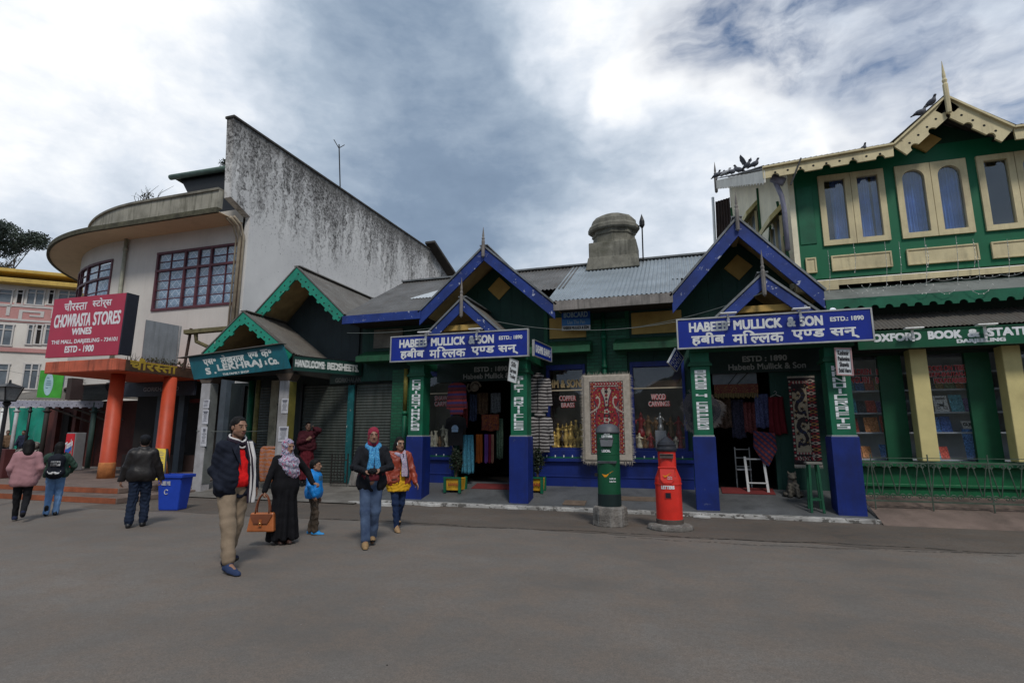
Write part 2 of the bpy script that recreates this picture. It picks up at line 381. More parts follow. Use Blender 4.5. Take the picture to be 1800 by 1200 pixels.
mb = MB(); nx, ny = 120, 10; _h = [NR.uniform(0, 6) for _ in range(8)]      # unseen dark slope added behind the viewer to darken the shop windows' reflections
mb.grid(lambda u, v: (-160 + 320 * u, -32 - 40 * v + 2 * math.sin(u * 31 + v * 9), v * (13 + 3 * math.sin(u * 17 + _h[0]) + 2.2 * math.sin(u * 43 + _h[1]) + 1.4 * math.sin(u * 97 + _h[2])) - .1), nx, ny); mb.build('hillside', mat('backdrop_green', (.035, .045, .03), .9, .5, .25, .3, 2), kind='structure')
# ------------------------------------------------------------------ shared paints
GREEN = mat('green_board', lin((22, 84, 58)), .55, .25, 2, .35, 60, plank=.30, grime=.5, grimec=(.008, .016, .012), bdist=.004)
DKGREEN = mat('dark_green_board', lin((24, 66, 56)), .6, .25, 2, .35, 60, plank=.34, grime=.55, grimec=(.006, .012, .012), bdist=.004)
GRNP = mat('green_paint', lin((16, 96, 68)), .5, .22, 3, .2, 50, peel=.12, peelc=(.10, .19, .15), grime=.45, grimec=(.01, .025, .018), streak=.25)
GRNB = None
BLUE = mat('blue_paint', lin((18, 40, 112)), .5, .22, 2.4, .2, 50, peel=.1, peelc=(.06, .075, .17), grime=.5, grimec=(.006, .008, .025), streak=.3, streakc=(.01, .012, .03))
BARGE = mat('blue_bargeboard', lin((32, 56, 126)), .6, .3, 3, .3, 40, peel=.5, peelc=(.42, .44, .52), grime=.5, grimec=(.015, .018, .06))
FLASH = mat('zinc_flashing', (.20, .21, .215), .5, .35, 5, .3, 40, metal=.3, grime=.5)
SOFF = mat('ochre_soffit', (.56, .40, .19), .75, .3, 2, .3, 50, plank=.28, axis=1, grime=.35, grimec=(.04, .028, .015))
OCHRE = mat('ochre_panel', lin((186, 152, 84)), .65, .15, 2.5, .15, 50, grime=.4, grimec=(.12, .08, .035))
TIMBER = mat('grey_timber', (.22, .20, .185), .8, .35, 3, .45, 30, grain=1., streak=.5)
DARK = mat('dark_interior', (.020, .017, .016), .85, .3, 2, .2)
BLACK = mat('black_metal', (.015, .015, .016), .45, .2, 5, .1)
WHITE = mat('white_lettering', (.74, .76, .78), .6, .08, 12, .05, 80)
DIRTYW = mat('worn_white_lettering', (.62, .64, .62), .7, .2, 14, .1, 60, peel=.35, peelc=(.06, .12, .12))
ALU = mat('sign_frame', (.42, .42, .41), .5, .2, 6, .2, 40, metal=.4, grime=.4)
SIGNBLUE = mat('enamel_blue', lin((18, 42, 138)), .4, .16, 2, .06, 50, streak=.3, streakc=(.012, .022, .10), grime=.35, grimec=(.01, .015, .08))
def tin(name, c, dark=.5, rust=.35):
    m, t = newmat(name); v = t.world()
    a = t.noise(v, 1.2, 6, .65); b = t.noise(t.map(v, (6, 1.2, 1.2)), 1.5, 6, .7); e = t.noise(v, 30, 4)
    out = t.mix(t.ramp(a, .35, .65), tuple(x * (1 - dark) for x in c), c)
    out = t.mix(t.ramp(b, .52, .68, 0, rust), out, (.085, .05, .03)); out = t.mix(t.ramp(e, .3, .7, 0, .35), out, tuple(x * .55 for x in c))
    t.L.new(out, t.b.inputs['Base Color']); t.b.inputs['Metallic'].default_value = .25
    t.L.new(t.ramp(a, .3, .7, .62, .42), t.b.inputs['Roughness']); t.bump(e, .15, .004); MATS[name] = m; return m
WORN = mat('worn_enamel_white', (.70, .71, .70), .6, .12, 9, .05, 60, grime=.45, grimec=(.45, .46, .5)); TIN = tin('corrugated_zinc', (.33, .38, .42), .3, .15); TINOLD = tin('weathered_zinc', (.155, .148, .14), .45, .45); TINGREY = tin('old_tin', (.19, .175, .155), .4, .55)
def brick(name, c, w=.24, h=.085, mortar=.012):
    m, t = newmat(name); v = t.world(); s = t.sep(v); cmb = t.nd('ShaderNodeCombineXYZ'); t.L.new(t.math('ADD', s[0], s[1]), cmb.inputs[0]); t.L.new(s[2], cmb.inputs[1])
    b = t.nd('ShaderNodeTexBrick'); t.L.new(cmb.outputs[0], b.inputs['Vector']); b.inputs['Scale'].default_value = 1; b.inputs['Brick Width'].default_value = w; b.inputs['Row Height'].default_value = h; b.inputs['Mortar Size'].default_value = mortar
    b.inputs['Color1'].default_value = (*tuple(x * .8 for x in c), 1); b.inputs['Color2'].default_value = (*tuple(x * 1.15 for x in c), 1); b.inputs['Mortar'].default_value = (*tuple(x * .6 for x in c), 1)
    n = t.noise(v, 3, 6); out = t.mix(t.ramp(n, .45, .75, 0, .5), b.outputs[0], tuple(x * .4 for x in c)); t.L.new(out, t.b.inputs['Base Color'])
    t.b.inputs['Roughness'].default_value = .6; t.bump(t.math('SUBTRACT', t.math('MULTIPLY', n, .3), b.outputs[1]), .6, .008); MATS[name] = m; return m
GRNB = brick('green_brick', lin((18, 88, 60)))
GLASS = glass('shop_glass', (.95, .96, .97), .045); GLASSUP = glass('window_glass', (.92, .95, .97), .08)

# ------------------------------------------------------------------ souvenir shop (long single-storey building in the middle)
shop = thing('souvenir_shop', 'long single-storey dark green shop with zinc roof and twin blue gabled porches', 'shop', (-2.4, 14, .4))
RY0, RZ0, RY1, RZ1 = 12.95, 4.92, 16.6, 6.93
def roofz(y): return RZ0 + (RZ1 - RZ0) * (y - RY0) / (RY1 - RY0)
# front wall with its openings (X0,X1,Z0,Z1)
mb = MB(); OPEN = [(-7.0, -6.08, 1.25, 3.4), (-5.98, -4.02, .42, 3.25), (-3.45, -2.42, 1.25, 3.45), (-1.28, .03, 1.25, 3.45), (.60, 1.92, .42, 3.2)]
x = -8.02
for a, b, z0, z1 in OPEN:
    mb.box(x, a, 14, 14.16, .3, 5.05)
    if z0 > .5: mb.box(a, b, 14, 14.16, .3, z0)
    mb.box(a, b, 14, 14.16, z1, 5.05); x = b
mb.box(x, 3.3, 14, 14.16, .3, 5.05)
mb.box(-9.1, -8.02, 14, 14.16, 3.2, 5.05); mb.build('wall', DKGREEN, shop)
for q in ((-8.0, -7.15, 13.93, 13.997, .3, 3.5), (-2.36, -1.34, 13.93, 13.997, .42, 4.6)): mb = MB(); mb.box(*q); mb.build('brick_pier', GRNB, shop)
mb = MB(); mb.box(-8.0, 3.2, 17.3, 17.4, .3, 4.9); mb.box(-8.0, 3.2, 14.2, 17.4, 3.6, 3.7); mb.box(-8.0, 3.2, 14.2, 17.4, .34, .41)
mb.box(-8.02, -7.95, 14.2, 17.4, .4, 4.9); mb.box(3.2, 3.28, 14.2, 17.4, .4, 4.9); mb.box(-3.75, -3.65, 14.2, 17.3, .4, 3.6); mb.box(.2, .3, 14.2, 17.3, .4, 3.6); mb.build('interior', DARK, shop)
for q in ((-5.3, 13.35, .299), (.7, 13.55, .342)): mb = MB(); mb.obox(q, (1.1, 0, 0), (0, .43, .0875), (0, 0, .012)); mb.build('doormat', mat('red_mat', (.14, .02, .02), .95), shop)
# display windows
RED_SIGN = mat('red_sign_writing', (.42, .05, .05), .6); 
def show_window(x0, x1, z0, z1, words):
    mb = MB(); w = .07
    mb.box(x0, x0 + w, 13.93, 14.12, z0, z1); mb.box(x1 - w, x1, 13.93, 14.12, z0, z1); mb.box(x0 + w, x1 - w, 13.93, 14.12, z1 - .13, z1); mb.box(x0 + w, x1 - w, 13.93, 14.12, z0, z0 + .07)
    f = mb.build('window', BLUE, shop, bevel=.006)
    mb = MB(); mb.box(x0 + w, x1 - w, 14.03, 14.036, z0 + .07, z1 - .13); mb.build('pane', GLASS, f)
    mb = MB(); mb.box(x0 + .02, x1 - .02, 13.96, 14.02, z0 + 1.52, z0 + 1.55); mb.build('transom', mat('cream_batten', (.42, .36, .26), .6), f)
    # box of the display behind the glass, with a cloth-covered step
    mb = MB(); mb.box(x0, x1, 14.75, 14.8, z0, z1); mb.box(x0 - .03, x0, 14.16, 14.8, z0, z1); mb.box(x1, x1 + .03, 14.16, 14.8, z0, z1); mb.box(x0, x1, 14.16, 14.75, z0 + .02, z0 + .06); mb.box(x0 + .05, x1 - .05, 14.45, 14.75, z0 + .06, z0 + .35)
    mb.build('display_case', mat('display_wood', (.16, .13, .11), .7), f)
    ms = MB(); mr = MB()
    for s, a, c, z, h in words:
        lettering(mr, s, (x0 + (x1 - x0) * a + .012, 14.012, z - .01), ((x1 - x0) * (c - a), 0, 0), (0, 0, h), .005, lift=.004)
        lettering(ms, s, (x0 + (x1 - x0) * a, 14.005, z), ((x1 - x0) * (c - a), 0, 0), (0, 0, h), .0015, lift=.004)
    ms.build('lettering', mat('pale_sign_writing', (.45, .36, .36), .6), f); mr.build('lettering', RED_SIGN, f)
    return f
show_window(-7.0, -6.08, 1.25, 3.4, [("SHAWLS", .34, .9, 2.60, .125), ("CARPETS", .34, .9, 2.44, .125)])
show_window(-3.45, -2.42, 1.25, 3.45, [("COPPER", .32, .74, 2.52, .13), ("BRASS", .37, .70, 2.35, .115)])
show_window(-1.28, .03, 1.25, 3.45, [("WOOD", .37, .63, 2.50, .14), ("CARVINGS", .32, .70, 2.34, .12)])
mb = MB(); lettering(mb, "HM & SONS", (-3.38, 13.99, 2.86), (.92, 0, 0), (0, 0, .2), .008); mb.build('lettering', mat('gilt', (.33, .24, .12), .5), shop)
# panelled blue bases under the windows, with ledge and beading
for a, b in ((-7.05, -6.05), (-3.75, .12)):
    mb = MB(); mb.box(a, b, 13.80, 13.99, .36, .98); mb.box(a - .02, b + .02, 13.72, 13.99, .98, 1.06); mb.box(a, b, 13.84, 13.99, 1.06, 1.26); mb.box(a, b, 13.785, 13.80, .60, .64); mb.build('display_base', BLUE, shop, bevel=.008)
    mb = MB(); mb.box(a, b, 13.80, 13.835, 1.062, 1.10); mb.build('ledge', GRNP, shop)
    mb = MB(); k = int((b - a) / .22)
    for i in range(k): mb.box(a + .1 + i * .22, a + .125 + i * .22, 13.795, 13.80, 1.09, 1.14)
    mb.build('bead_trim', WHITE, shop)
# weather hoods, upper panels
HOODM = mat('hood_green', lin((40, 92, 62)), .6, .3, 3, .3, 40, grime=.65, grimec=(.03, .035, .025), streak=.4)
for a, b in ((-8.95, -7.1), (-3.85, -2.2), (-1.62, .12)):
    mb = MB(); mb.prism([(a, 13.99, 4.08), (a, 13.99, 3.72), (a, 13.45, 3.70), (a, 13.45, 3.86)], (b - a, 0, 0)); mb.build('window_hood', HOODM, shop, bevel=.01)
for a, b, m in ((-8.7, -7.75, mat('grey_panel', (.22, .20, .17), .8, .3, 3, .2, 40, grime=.6)), (-3.35, -2.35, OCHRE), (-1.2, .03, OCHRE)):
    mb = MB(); mb.box(a, b, 13.965, 13.998, 4.16, 4.72); mb.build('fascia_panel', m, shop, bevel=.006)
mb = MB()
for x in (-3.5, -2.28, -1.36): mb.box(x, x + .1, 13.95, 13.998, 3.9, 5.0)
mb.build('batten', GREEN, shop)
# main roof
mb = MB(); mb.sheet((-9.25, RY0, RZ0), (-6.42, RY0, RZ0), (-6.42, RY1, RZ1), (-9.25, RY1, RZ1), .11, .016); mb.sheet((-6.66, 14.1, roofz(14.1)), (-2.95, 14.1, roofz(14.1)), (-2.95, RY1, RZ1), (-6.66, RY1, RZ1), .11, .016)
mb.sheet((-9.25, 20.2, RZ0), (2.9, 20.2, RZ0), (2.9, RY1, RZ1), (-9.25, RY1, RZ1), .2, .016); mb.build('roof', TINOLD, shop, smooth=True)
mb = MB(); mb.sheet((-3.18, RY0, RZ0 + .004), (.07, RY0, RZ0 + .004), (.07, RY1, RZ1 + .004), (-3.18, RY1, RZ1 + .004), .11, .016); mb.sheet((-.16, 14.1, roofz(14.1)), (2.9, 14.1, roofz(14.1)), (2.9, RY1, RZ1), (-.16, RY1, RZ1), .11, .016); mb.build('roof', TIN, shop, smooth=True)
mb = MB(); p = [(-7.7, 14.25), (-6.45, 14.2), (-6.0, 15.3), (-7.0, 15.1)]
mb.grid(lambda u, v: (lambda q: (q[0], q[1], roofz(q[1]) + .03 + .012 * math.sin(q[0] * 57)))(tuple(np.array(p[0]) * (1 - u) * (1 - v) + np.array(p[1]) * u * (1 - v) + np.array(p[2]) * u * v + np.array(p[3]) * (1 - u) * v)), 60, 6); mb.build('roof_patch', mat('new_tin', (.55, .58, .60), .45, .12, 4, .1, 30, metal=.3), shop, smooth=True)
mb = MB(); mb.bar((-9.25, RY1, RZ1 + .03), (2.9, RY1, RZ1 + .03), .26, .05); mb.build('ridge_cap', FLASH, shop)
mb = MB(); mb.box(-9.05, -6.62, 12.86, 12.92, 4.70, 4.93); mb.build('fascia', BARGE, shop, bevel=.006)
mb = MB(); mb.box(-2.98, -.14, 12.86, 12.92, 4.66, 4.90); mb.build('fascia', TIMBER, shop, bevel=.006)
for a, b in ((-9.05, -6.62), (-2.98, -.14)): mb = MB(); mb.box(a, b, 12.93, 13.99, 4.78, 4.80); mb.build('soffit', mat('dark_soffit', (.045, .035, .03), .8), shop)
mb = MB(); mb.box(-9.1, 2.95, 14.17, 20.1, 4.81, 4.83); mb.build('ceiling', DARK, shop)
mb = MB(); mb.tube([(-1.9, 13.86, 4.75), (-1.9, 13.86, .5)], .055, 12); mb.lathe([(.075, 0), (.075, .12)], (-1.9, 13.86, 4.05), 12); mb.lathe([(.075, 0), (.075, .1)], (-1.9, 13.86, 3.3), 12); mb.build('downpipe', GRNP, shop, smooth=True)
mb = MB(); mb.tube([(-7.52, 13.84, 3.5), (-7.52, 13.84, 2.3)], .06, 10, 1); mb.tube([(-7.52, 13.84, 2.3), (-7.52, 13.84, .35)], .06, 10, 0); mb.lathe([(.08, 0), (.08, .1)], (-7.52, 13.84, 2.2), 10); mb.build('downpipe', [GRNP, mat('mossy_pipe', (.14, .12, .02), .7, .4, 8)], shop, smooth=True)
# gables
def slope_board(mb, A, B, w, th, y, mi=0):     # board hung below the line A->B in the X-Z plane, front face at y
    A = Vector((A[0], 0, A[1])); B = Vector((B[0], 0, B[1])); d = (B - A).normalized(); n = Vector((d.z, 0, -d.x))
    if n.z > 0: n = -n
    v = Vector((0, 0, -1)) * (w / abs(n.z))
    pts = [A, B, B + v, A + v]; mb.prism([(p.x, y, p.z) for p in pts], (0, th, 0), mi)
def finial(parent, x, y, z0, z1, s, m=TIMBER, n=4):
    mb = MB(); h = z1 - z0
    mb.lathe([(.001, z0), (s * .55, z0 + .04), (s * .62, z0 + .1), (s * .62, z0 + h * .55), (s * .42, z0 + h * .58), (s * .6, z0 + h * .63), (s * .35, z0 + h * .67), (s * .42, z0 + h * .72), (.004, z1)], (x, y, 0), 8); return mb.build('finial', m, parent)
def gable(xc, zt, xl, zl, xr, zr, yf, yb, ywall, name, boardw, wallm=DKGREEN, vent=True, zwall=5.05):
    mb = MB(); zi = zt - .12
    if vent: mb.prism([(xl + .15, ywall, zwall), (xr - .15, ywall, zwall), (xc, ywall, zi - .05)], (0, .12, 0))
    else: mb.prism([(xc - .1, ywall, zwall), (xc + .1, ywall, zwall), (xc, ywall, zwall + .1)], (0, .02, 0))
    g = mb.build(name, wallm, shop)
    mb = MB(); mb.sheet((xr, yf, zr), (xr, yb, zr), (xc, yb, zt), (xc, yf, zt), .11, .014); mb.sheet((xl, yb, zl), (xl, yf, zl), (xc, yf, zt), (xc, yb, zt), .11, .014); mb.build('gable_roof', TINGREY, g, smooth=True)
    mb = MB()
    for (xa, za) in ((xl, zl), (xr, zr)): mb.obox((xc, yf + .05, zt - .07), (xa - xc, 0, za - zt), (0, yb - yf - .1, 0), (0, 0, .025))
    mb.build('soffit', SOFF, g)
    mb = MB(); slope_board(mb, (xc, zt - .03), (xl, zl - .03), boardw, .05, yf - .03); slope_board(mb, (xc, zt - .03), (xr, zr - .03), boardw, .05, yf - .033); mb.build('bargeboard', BARGE, g, bevel=.006)
    mb = MB(); mb.bar((xc, yf + .02, zt + .012), (xl - .04, yf + .02, zl + .012 - .03), .16, .045); mb.bar((xc, yf + .02, zt + .018), (xr + .04, yf + .02, zr + .018 - .03), .16, .045); mb.bar((xc, yf - .05, zt + .03), (xc, yb, zt + .03), .22, .03); mb.build('flashing', FLASH, g)
    if vent:
        zc = zt - .86; mb = MB(); r = .33; mb.prism([(xc + .06, ywall - .04, zc - r), (xc + .06 + r, ywall - .04, zc), (xc + .06, ywall - .04, zc + r), (xc + .06 - r, ywall - .04, zc)], (0, .038, 0)); mb.build('vent_panel', OCHRE, g, bevel=.008)
    return g
g = gable(-4.84, 6.53, -6.66, 4.90, -2.95, 4.83, 12.92, 16.2, 14.0, 'gable', .26); finial(g, -4.84, 12.84, 6.20, 7.05, .075)
g = gable(1.36, 6.55, -.16, 4.84, 2.98, 4.72, 12.92, 16.2, 14.0, 'gable', .27); finial(g, 1.36, 12.84, 6.2, 7.16, .07)
mb = MB(); mb.bar((1.36, 12.95, 6.30), (1.36, 14, 6.30), .12, .14); mb.build('ridge_beam', SOFF, g)
# porches
for xc, xl, xr in ((-5.12, -6.86, -3.36), (1.70, 0.0, 3.45)):
    g = gable(xc, 4.98, xc - 1.32, 3.78, xc + 1.32, 3.78, 12.2, 14.0, 13.98, 'porch', .21, vent=False, zwall=3.55); finial(g, xc + .0, 12.10, 4.46, 5.48, .07)
    mb = MB(); mb.box(xc - .72, xc + .72, 12.33, 12.43, 4.20, 4.34); mb.build('collar_beam', OCHRE, g, bevel=.008)
    mb = MB(); mb.box(xl + .15, xr - .15, 12.36, 12.48, 3.40, 3.58); mb.box(xl + .15, xl + .27, 12.48, 13.95, 3.40, 3.58); mb.box(xr - .27, xr - .15, 12.48, 13.95, 3.40, 3.58); mb.build('beam', GREEN, g, bevel=.006)
    mb = MB(); ze = aY(1298, 636, 13.9).z; mb.box(xl + .28, xr - .28, 13.90, 13.97, ze - .26, 3.62); sb = mb.build('name_board', mat('black_green', (.012, .03, .026), .5), g)
    mb = MB(); lettering(mb, "ESTD : 1890", (xc - .34, 13.897, ze), (.95, 0, 0), (0, 0, .125), .006); lettering(mb, "Habeeb Mullick & Son", (xc - .66, 13.897, ze - .19), (1.65, 0, 0), (0, 0, .135), .004); mb.build('lettering', mat('grey_sign_writing', (.36, .38, .37), .6), sb)
# pillars: sign-writer's block capitals, one above the other
STROKES = dict(C='1101 0100 0010', U='0100 0010 1011', R='0001 0111 115 5505 x510', I='5051', O='0100 0010 1011 0111', S='1101 0105 0515 1510 0010', T='0111 5150', H='0001 1011 0515', A='0001 0111 1011 0515', N='0001 1011 x110', K='0001 x511 x510', G='1101 0100 0010 1015 5515', F='0001 0111 0515', L='0100 0010', E='0001 0111 0515 0010', B='0100 0010 1011 0111 0515', P='0001 0111 1511 0515', D='0100 0010 1011 0111')
STROKES['&'] = '0105 0515 1011'; STROKES['R'] = '0001 0111 1511 0515 x510'
def block_letter(mb, ch, x, y, z, w, h, tv=.052, th=.015):
    u = {'0': 0., '1': 1., '5': .5}
    for k, s in enumerate(STROKES[ch].split()):
        yy = y - .002 - .0002 * k
        if s[0] == 'x':
            z0, z1 = u[s[1]], u[s[3]]; x0, x1 = (0., 1.) if s != 'x510' or ch != 'R' else (.4, 1.); z1 = {'x110': 0., 'x511': 1., 'x510': 0.}[s]; a, b = x + x0 * (w - tv), x + x1 * (w - tv); mb.add([(a, yy, z + z0 * h), (a + tv, yy, z + z0 * h), (b + tv, yy, z + z1 * h), (b, yy, z + z1 * h)], [(0, 1, 2, 3)]); continue
        x0, z0, x1, z1 = (u[q] for q in s)
        if x0 == x1: a = x + x0 * (w - tv); mb.add([(a, yy, z + z0 * h), (a + tv, yy, z + z0 * h), (a + tv, yy, z + z1 * h), (a, yy, z + z1 * h)], [(0, 1, 2, 3)])
        else: c = z + z0 * (h - th); mb.add([(x + x0 * w, yy, c), (x + x1 * w, yy, c), (x + x1 * w, yy, c + th), (x + x0 * w, yy, c + th)], [(0, 1, 2, 3)])
def pillar(x, words, s=.46, dz=0.):
    mb = MB(); y = 12.4; mb.box(x - s / 2, x + s / 2, y, y + s, -.02, 1.60); mb.build
    p = mb.build('pillar', BLUE, shop, bevel=.012); q = s * .43
    mb = MB(); mb.box(x - q, x + q, y + .03, y + s - .03, 1.60, 3.41); mb.build('pillar_shaft', GRNP, p, bevel=.01)
    mb = MB(); mb.box(x - q - .05, x + q + .05, y - .02, y + s + .02, 3.10, 3.15); mb.box(x - q - .02, x + q + .02, y + .01, y + s - .01, 3.15, 3.2); mb.build('capital', GREEN, p, bevel=.006)
    mb = MB(); mb.box(x - q - .012, x + q + .012, y + .016, y + s - .016, 1.602, 1.63); mb.build('moulding', mat('grey_moulding', (.3, .32, .33), .7), p)
    mb = MB(); n = len(words); top = 3.02; h = (top - 1.74) / n
    for i, ch in enumerate(words):
        if ch == ' ': continue
        z = top - (i + 1) * h + h * .10
        block_letter(mb, ch, x - .115, y + .026, z, .23, h * .82)
    mb.build('lettering', WHITE, p); return p
pillar(-6.45, "CURIOS&THANKAS"); pillar(-3.75, "GIFT ARTICLES"); pillar(.35, "BRASS & COPPERS"); pillar(2.98, "HANDICRAFTS", .50)
# chimney
STONE = mat('mossy_stone', (.21, .20, .165), .9, .4, 2.5, .5, 25, grime=.75, grimec=(.05, .05, .03), streak=.5)
cx, cy = -1.85, 16.45
mb = MB(); mb.box(cx - .71, cx + .71, cy - .55, cy + .55, 6.4, 7.42); mb.prism([(cx - .80, cy - .70, 6.52), (cx + .80, cy - .70, 6.52), (cx + .73, cy - .57, 6.95), (cx - .73, cy - .57, 6.95)], (0, .4, .02)); ch = mb.build('chimney', STONE, shop, bevel=.03)
mb = MB(); mb.lathe([(.68, 7.42), (.66, 7.48), (.64, 7.70), (.68, 7.72), (.69, 7.76), (.67, 7.79), (.67, 7.86)], (cx, cy, 0), 8, sy=.8)
mb.lathe([(.76, 7.86), (.80, 7.90), (.80, 8.0), (.74, 8.06), (.70, 8.08), (.69, 8.2), (.58, 8.32), (.35, 8.42), (.0, 8.46)], (cx, cy, 0), 12, sy=.8); mb.build('chimney_cap', STONE, ch)
mb = MB(); mb.tube([(-.98, 16.3, 6.8), (-.97, 16.3, 7.85)], .022, 6); mb.lathe([(.02, 7.85), (.08, 7.95), (.08, 8.08), (.0, 8.33)], (-.97, 16.3, 0), 8); mb.build('roof_vent', BLACK, shop)

# ------------------------------------------------------------------ signs of the souvenir shop
def board(name, label, o, ax, ay, th, m, fr=None, fm=ALU, frw=.03):
    """a sign board: corner o, width ax, height ay, th deep behind its face"""
    o, ax, ay = Vector(o), Vector(ax), Vector(ay); n = ax.cross(ay).normalized(); c = o + ax / 2 + ay / 2
    t = thing(name, label, 'sign', c); mb = MB(); mb.obox(o - n * th, ax, ay, n * th); b = mb.build('board', m, t)
    if fr:
        mb = MB(); u, v = ax.normalized() * frw, ay.normalized() * frw; d = n * (th + .02); q = o - n * (th + .005)
        mb.obox(q - u - v, u, ay + v * 2, d); mb.obox(q + ax - v, u, ay + v * 2, d); mb.obox(q - v, ax, v, d); mb.obox(q + ay, ax, v, d); mb.build('frame', fm, t)
    return t, o, ax, ay
def write(t, o, ax, ay, lines, m=WHITE, name='lettering'):
    """lines: (text, x0, x1, y0, y1 as fractions of the board, bold)"""
    mb = MB()
    for l in lines: lettering(mb, l[0], o + ax * l[1] + ay * l[3], ax * (l[2] - l[1]), ay * (l[4] - l[3]), l[5] if len(l) > 5 else .008)
    return mb.build(name, m, t)
HINDI = [("हबीब", .075, .255, .06, .50, .008), ("मि{ल}लक", .30, .565, .06, .50, .008), ("ए{ण}ड", .61, .77, .10, .42, .008), ("सन्", .80, .935, .08, .42, .008)]
LAMPM = mat('lamp_white', (.78, .78, .76), .4)
def sign_lamp(p, label):
    t = thing('sign_lamp', label, 'lamp', p, group='lamps over the shop signs'); x, y, z = p
    mb = MB(); mb.tube([(x, y + .30, z - .02), (x, y + .02, z + .06), (x, y - .16, z + .03)], .012, 6); mb.build('arm', LAMPM, t)
    mb = MB(); mb.box(x - .16, x + .16, y - .24, y - .10, z + .035, z + .06); mb.build('lamp_head', LAMPM, t, bevel=.008)
    mb = MB(); mb.box(x - .02, x + .02, y - .10, y - .075, z - .20, z + .02); mb.lathe([(.028, z - .14), (.028, z - .06)], (x, y - .10, 0), 8); mb.build('bracket', LAMPM, t)
for x0, x1, lb in ((-7.0, -3.43, 'long blue signboard in English and Hindi over the porch with clothes hanging beside its door'), (-.06, 3.56, 'long blue signboard in English and Hindi over the porch with the dragon carpet')):
    t, o, ax, ay = board('shop_sign', lb, (x0, 12.08, 3.465), (x1 - x0, 0, 0), (0, 0, .60), .07, SIGNBLUE, 1)
    write(t, o, ax, ay, [("HABEEB", .065, .275, .56, .87, .010), ("MULLICK", .31, .56, .56, .87, .010), ("&", .59, .63, .57, .87, .010), ("SON", .655, .765, .56, .87, .010), ("ESTD.: 1890", .805, .965, .66, .80, .004)] + HINDI, WORN)
    who = 'clothes' if x0 < -3 else 'dragon carpet'
    sign_lamp((x0 + (x1 - x0) * .28, 12.07, 4.07), 'small white lamp over HABEEB on the signboard of the %s porch' % who); sign_lamp((x0 + (x1 - x0) * .655, 12.07, 4.07), 'small white lamp over SON on the signboard of the %s porch' % who)
t, o, ax, ay = board('side_sign', 'blue KASHMIR SHAWLS board on the side of the porch, slanting back to the wall', (-3.30, 12.2, 3.47), (.12, 1.22, 0), (0, 0, .36), .04, SIGNBLUE, 1, frw=.015)
write(t, o, ax, ay, [("KASHMIR SHAWLS", .08, .93, .25, .75, .006)], WHITE)
A, B, C_ = aY(1175, 637, 12.25), aY(1189, 652, 12.6), aY(1188, 613, 12.35)
t, o, ax, ay = board('side_sign', 'small tilted blue board with pale strokes beside the pillar lettered BRASS & COPPERS', A, B - A, C_ - A, .03, SIGNBLUE, 1, frw=.012)
mb = MB(); n_ = ax.cross(ay).normalized()
for i in range(7):
    for j in range(2):
        h = NR.uniform(.5, .9); mb.obox(o + ax * (.16 + .40 * j) + ay * (.08 + .125 * i) + n_ * .004, ax * .30 * h, ay * .028, n_ * .002)
        mb.obox(o + ax * (.16 + .40 * j + .3 * h * (i % 2)) + ay * (.08 + .125 * i) + n_ * .004, ax * .045, ay * .085, n_ * .002)
mb.build('lettering', WHITE, t)
INK = mat('black_ink', (.02, .02, .025), .7)
CARD = mat('white_card', (.55, .58, .60), .6, .1, 4, .05, 40, grime=.2, grimec=(.3, .3, .28))
A = aY(893, 668, 12.1); t, o, ax, ay = board('card_sign', 'small white card reading Silk Sarees Today hung in front of a pillar', A, aY(907, 673, 12.15) - A, aY(897, 630, 12.1) - A, .02, CARD, 1, frw=.014)
write(t, o, ax, ay, [("Silk", .2, .8, .68, .9, .003), ("Sarees", .12, .88, .40, .60, .003), ("Today", .15, .85, .1, .32, .003)], INK)
A = aY(1473, 657, 12.2); t, o, ax, ay = board('card_sign', 'framed white card about Kashmiri pashmina shawls above the HANDICRAFTS lettering', A, aY(1498, 658, 12.2) - A, aY(1469, 613, 12.2) - A, .03, CARD, 1, fm=mat('pink_frame', (.4, .24, .24), .5), frw=.025)
write(t, o, ax, ay, [("Kashmir", .12, .9, .76, .94, .003), ("Pashmina", .1, .92, .53, .70, .003), ("Shawls", .18, .82, .30, .48, .003), ("Sold Here", .1, .92, .07, .24, .003)], INK)
A = aY(988, 581, 13.7); t, o, ax, ay = board('card_sign', 'small blue and white bank card sign under the eave between the gables', A, aY(1038, 579, 13.7) - A, aY(987, 545, 13.7) - A, .03, mat('sign_navy', lin((30, 80, 160)), .4))
n_ = ax.cross(ay).normalized(); mb = MB(); mb.obox(o + n_ * .002, ax, ay * .22, n_ * .004); mb.build('white_band', mat('card_white', (.6, .62, .63), .5), t)
mb = MB(); mb.obox(o + ay * .24 + n_ * .002, ax, ay * .30, n_ * .004); mb.build('blue_band', mat('light_blue_band', lin((70, 130, 195)), .5), t)
write(t, o + n_ * .004, ax, ay, [("BOBCARD", .08, .92, .62, .88, .003), ("Use The Pen", .2, .82, .30, .48, .001)], mat('pale_blue_ink', (.35, .5, .6), .6)); write(t, o + n_ * .006, ax, ay, [("HABEEB MULLICK & SON", .04, .94, .05, .18, .003)], INK)
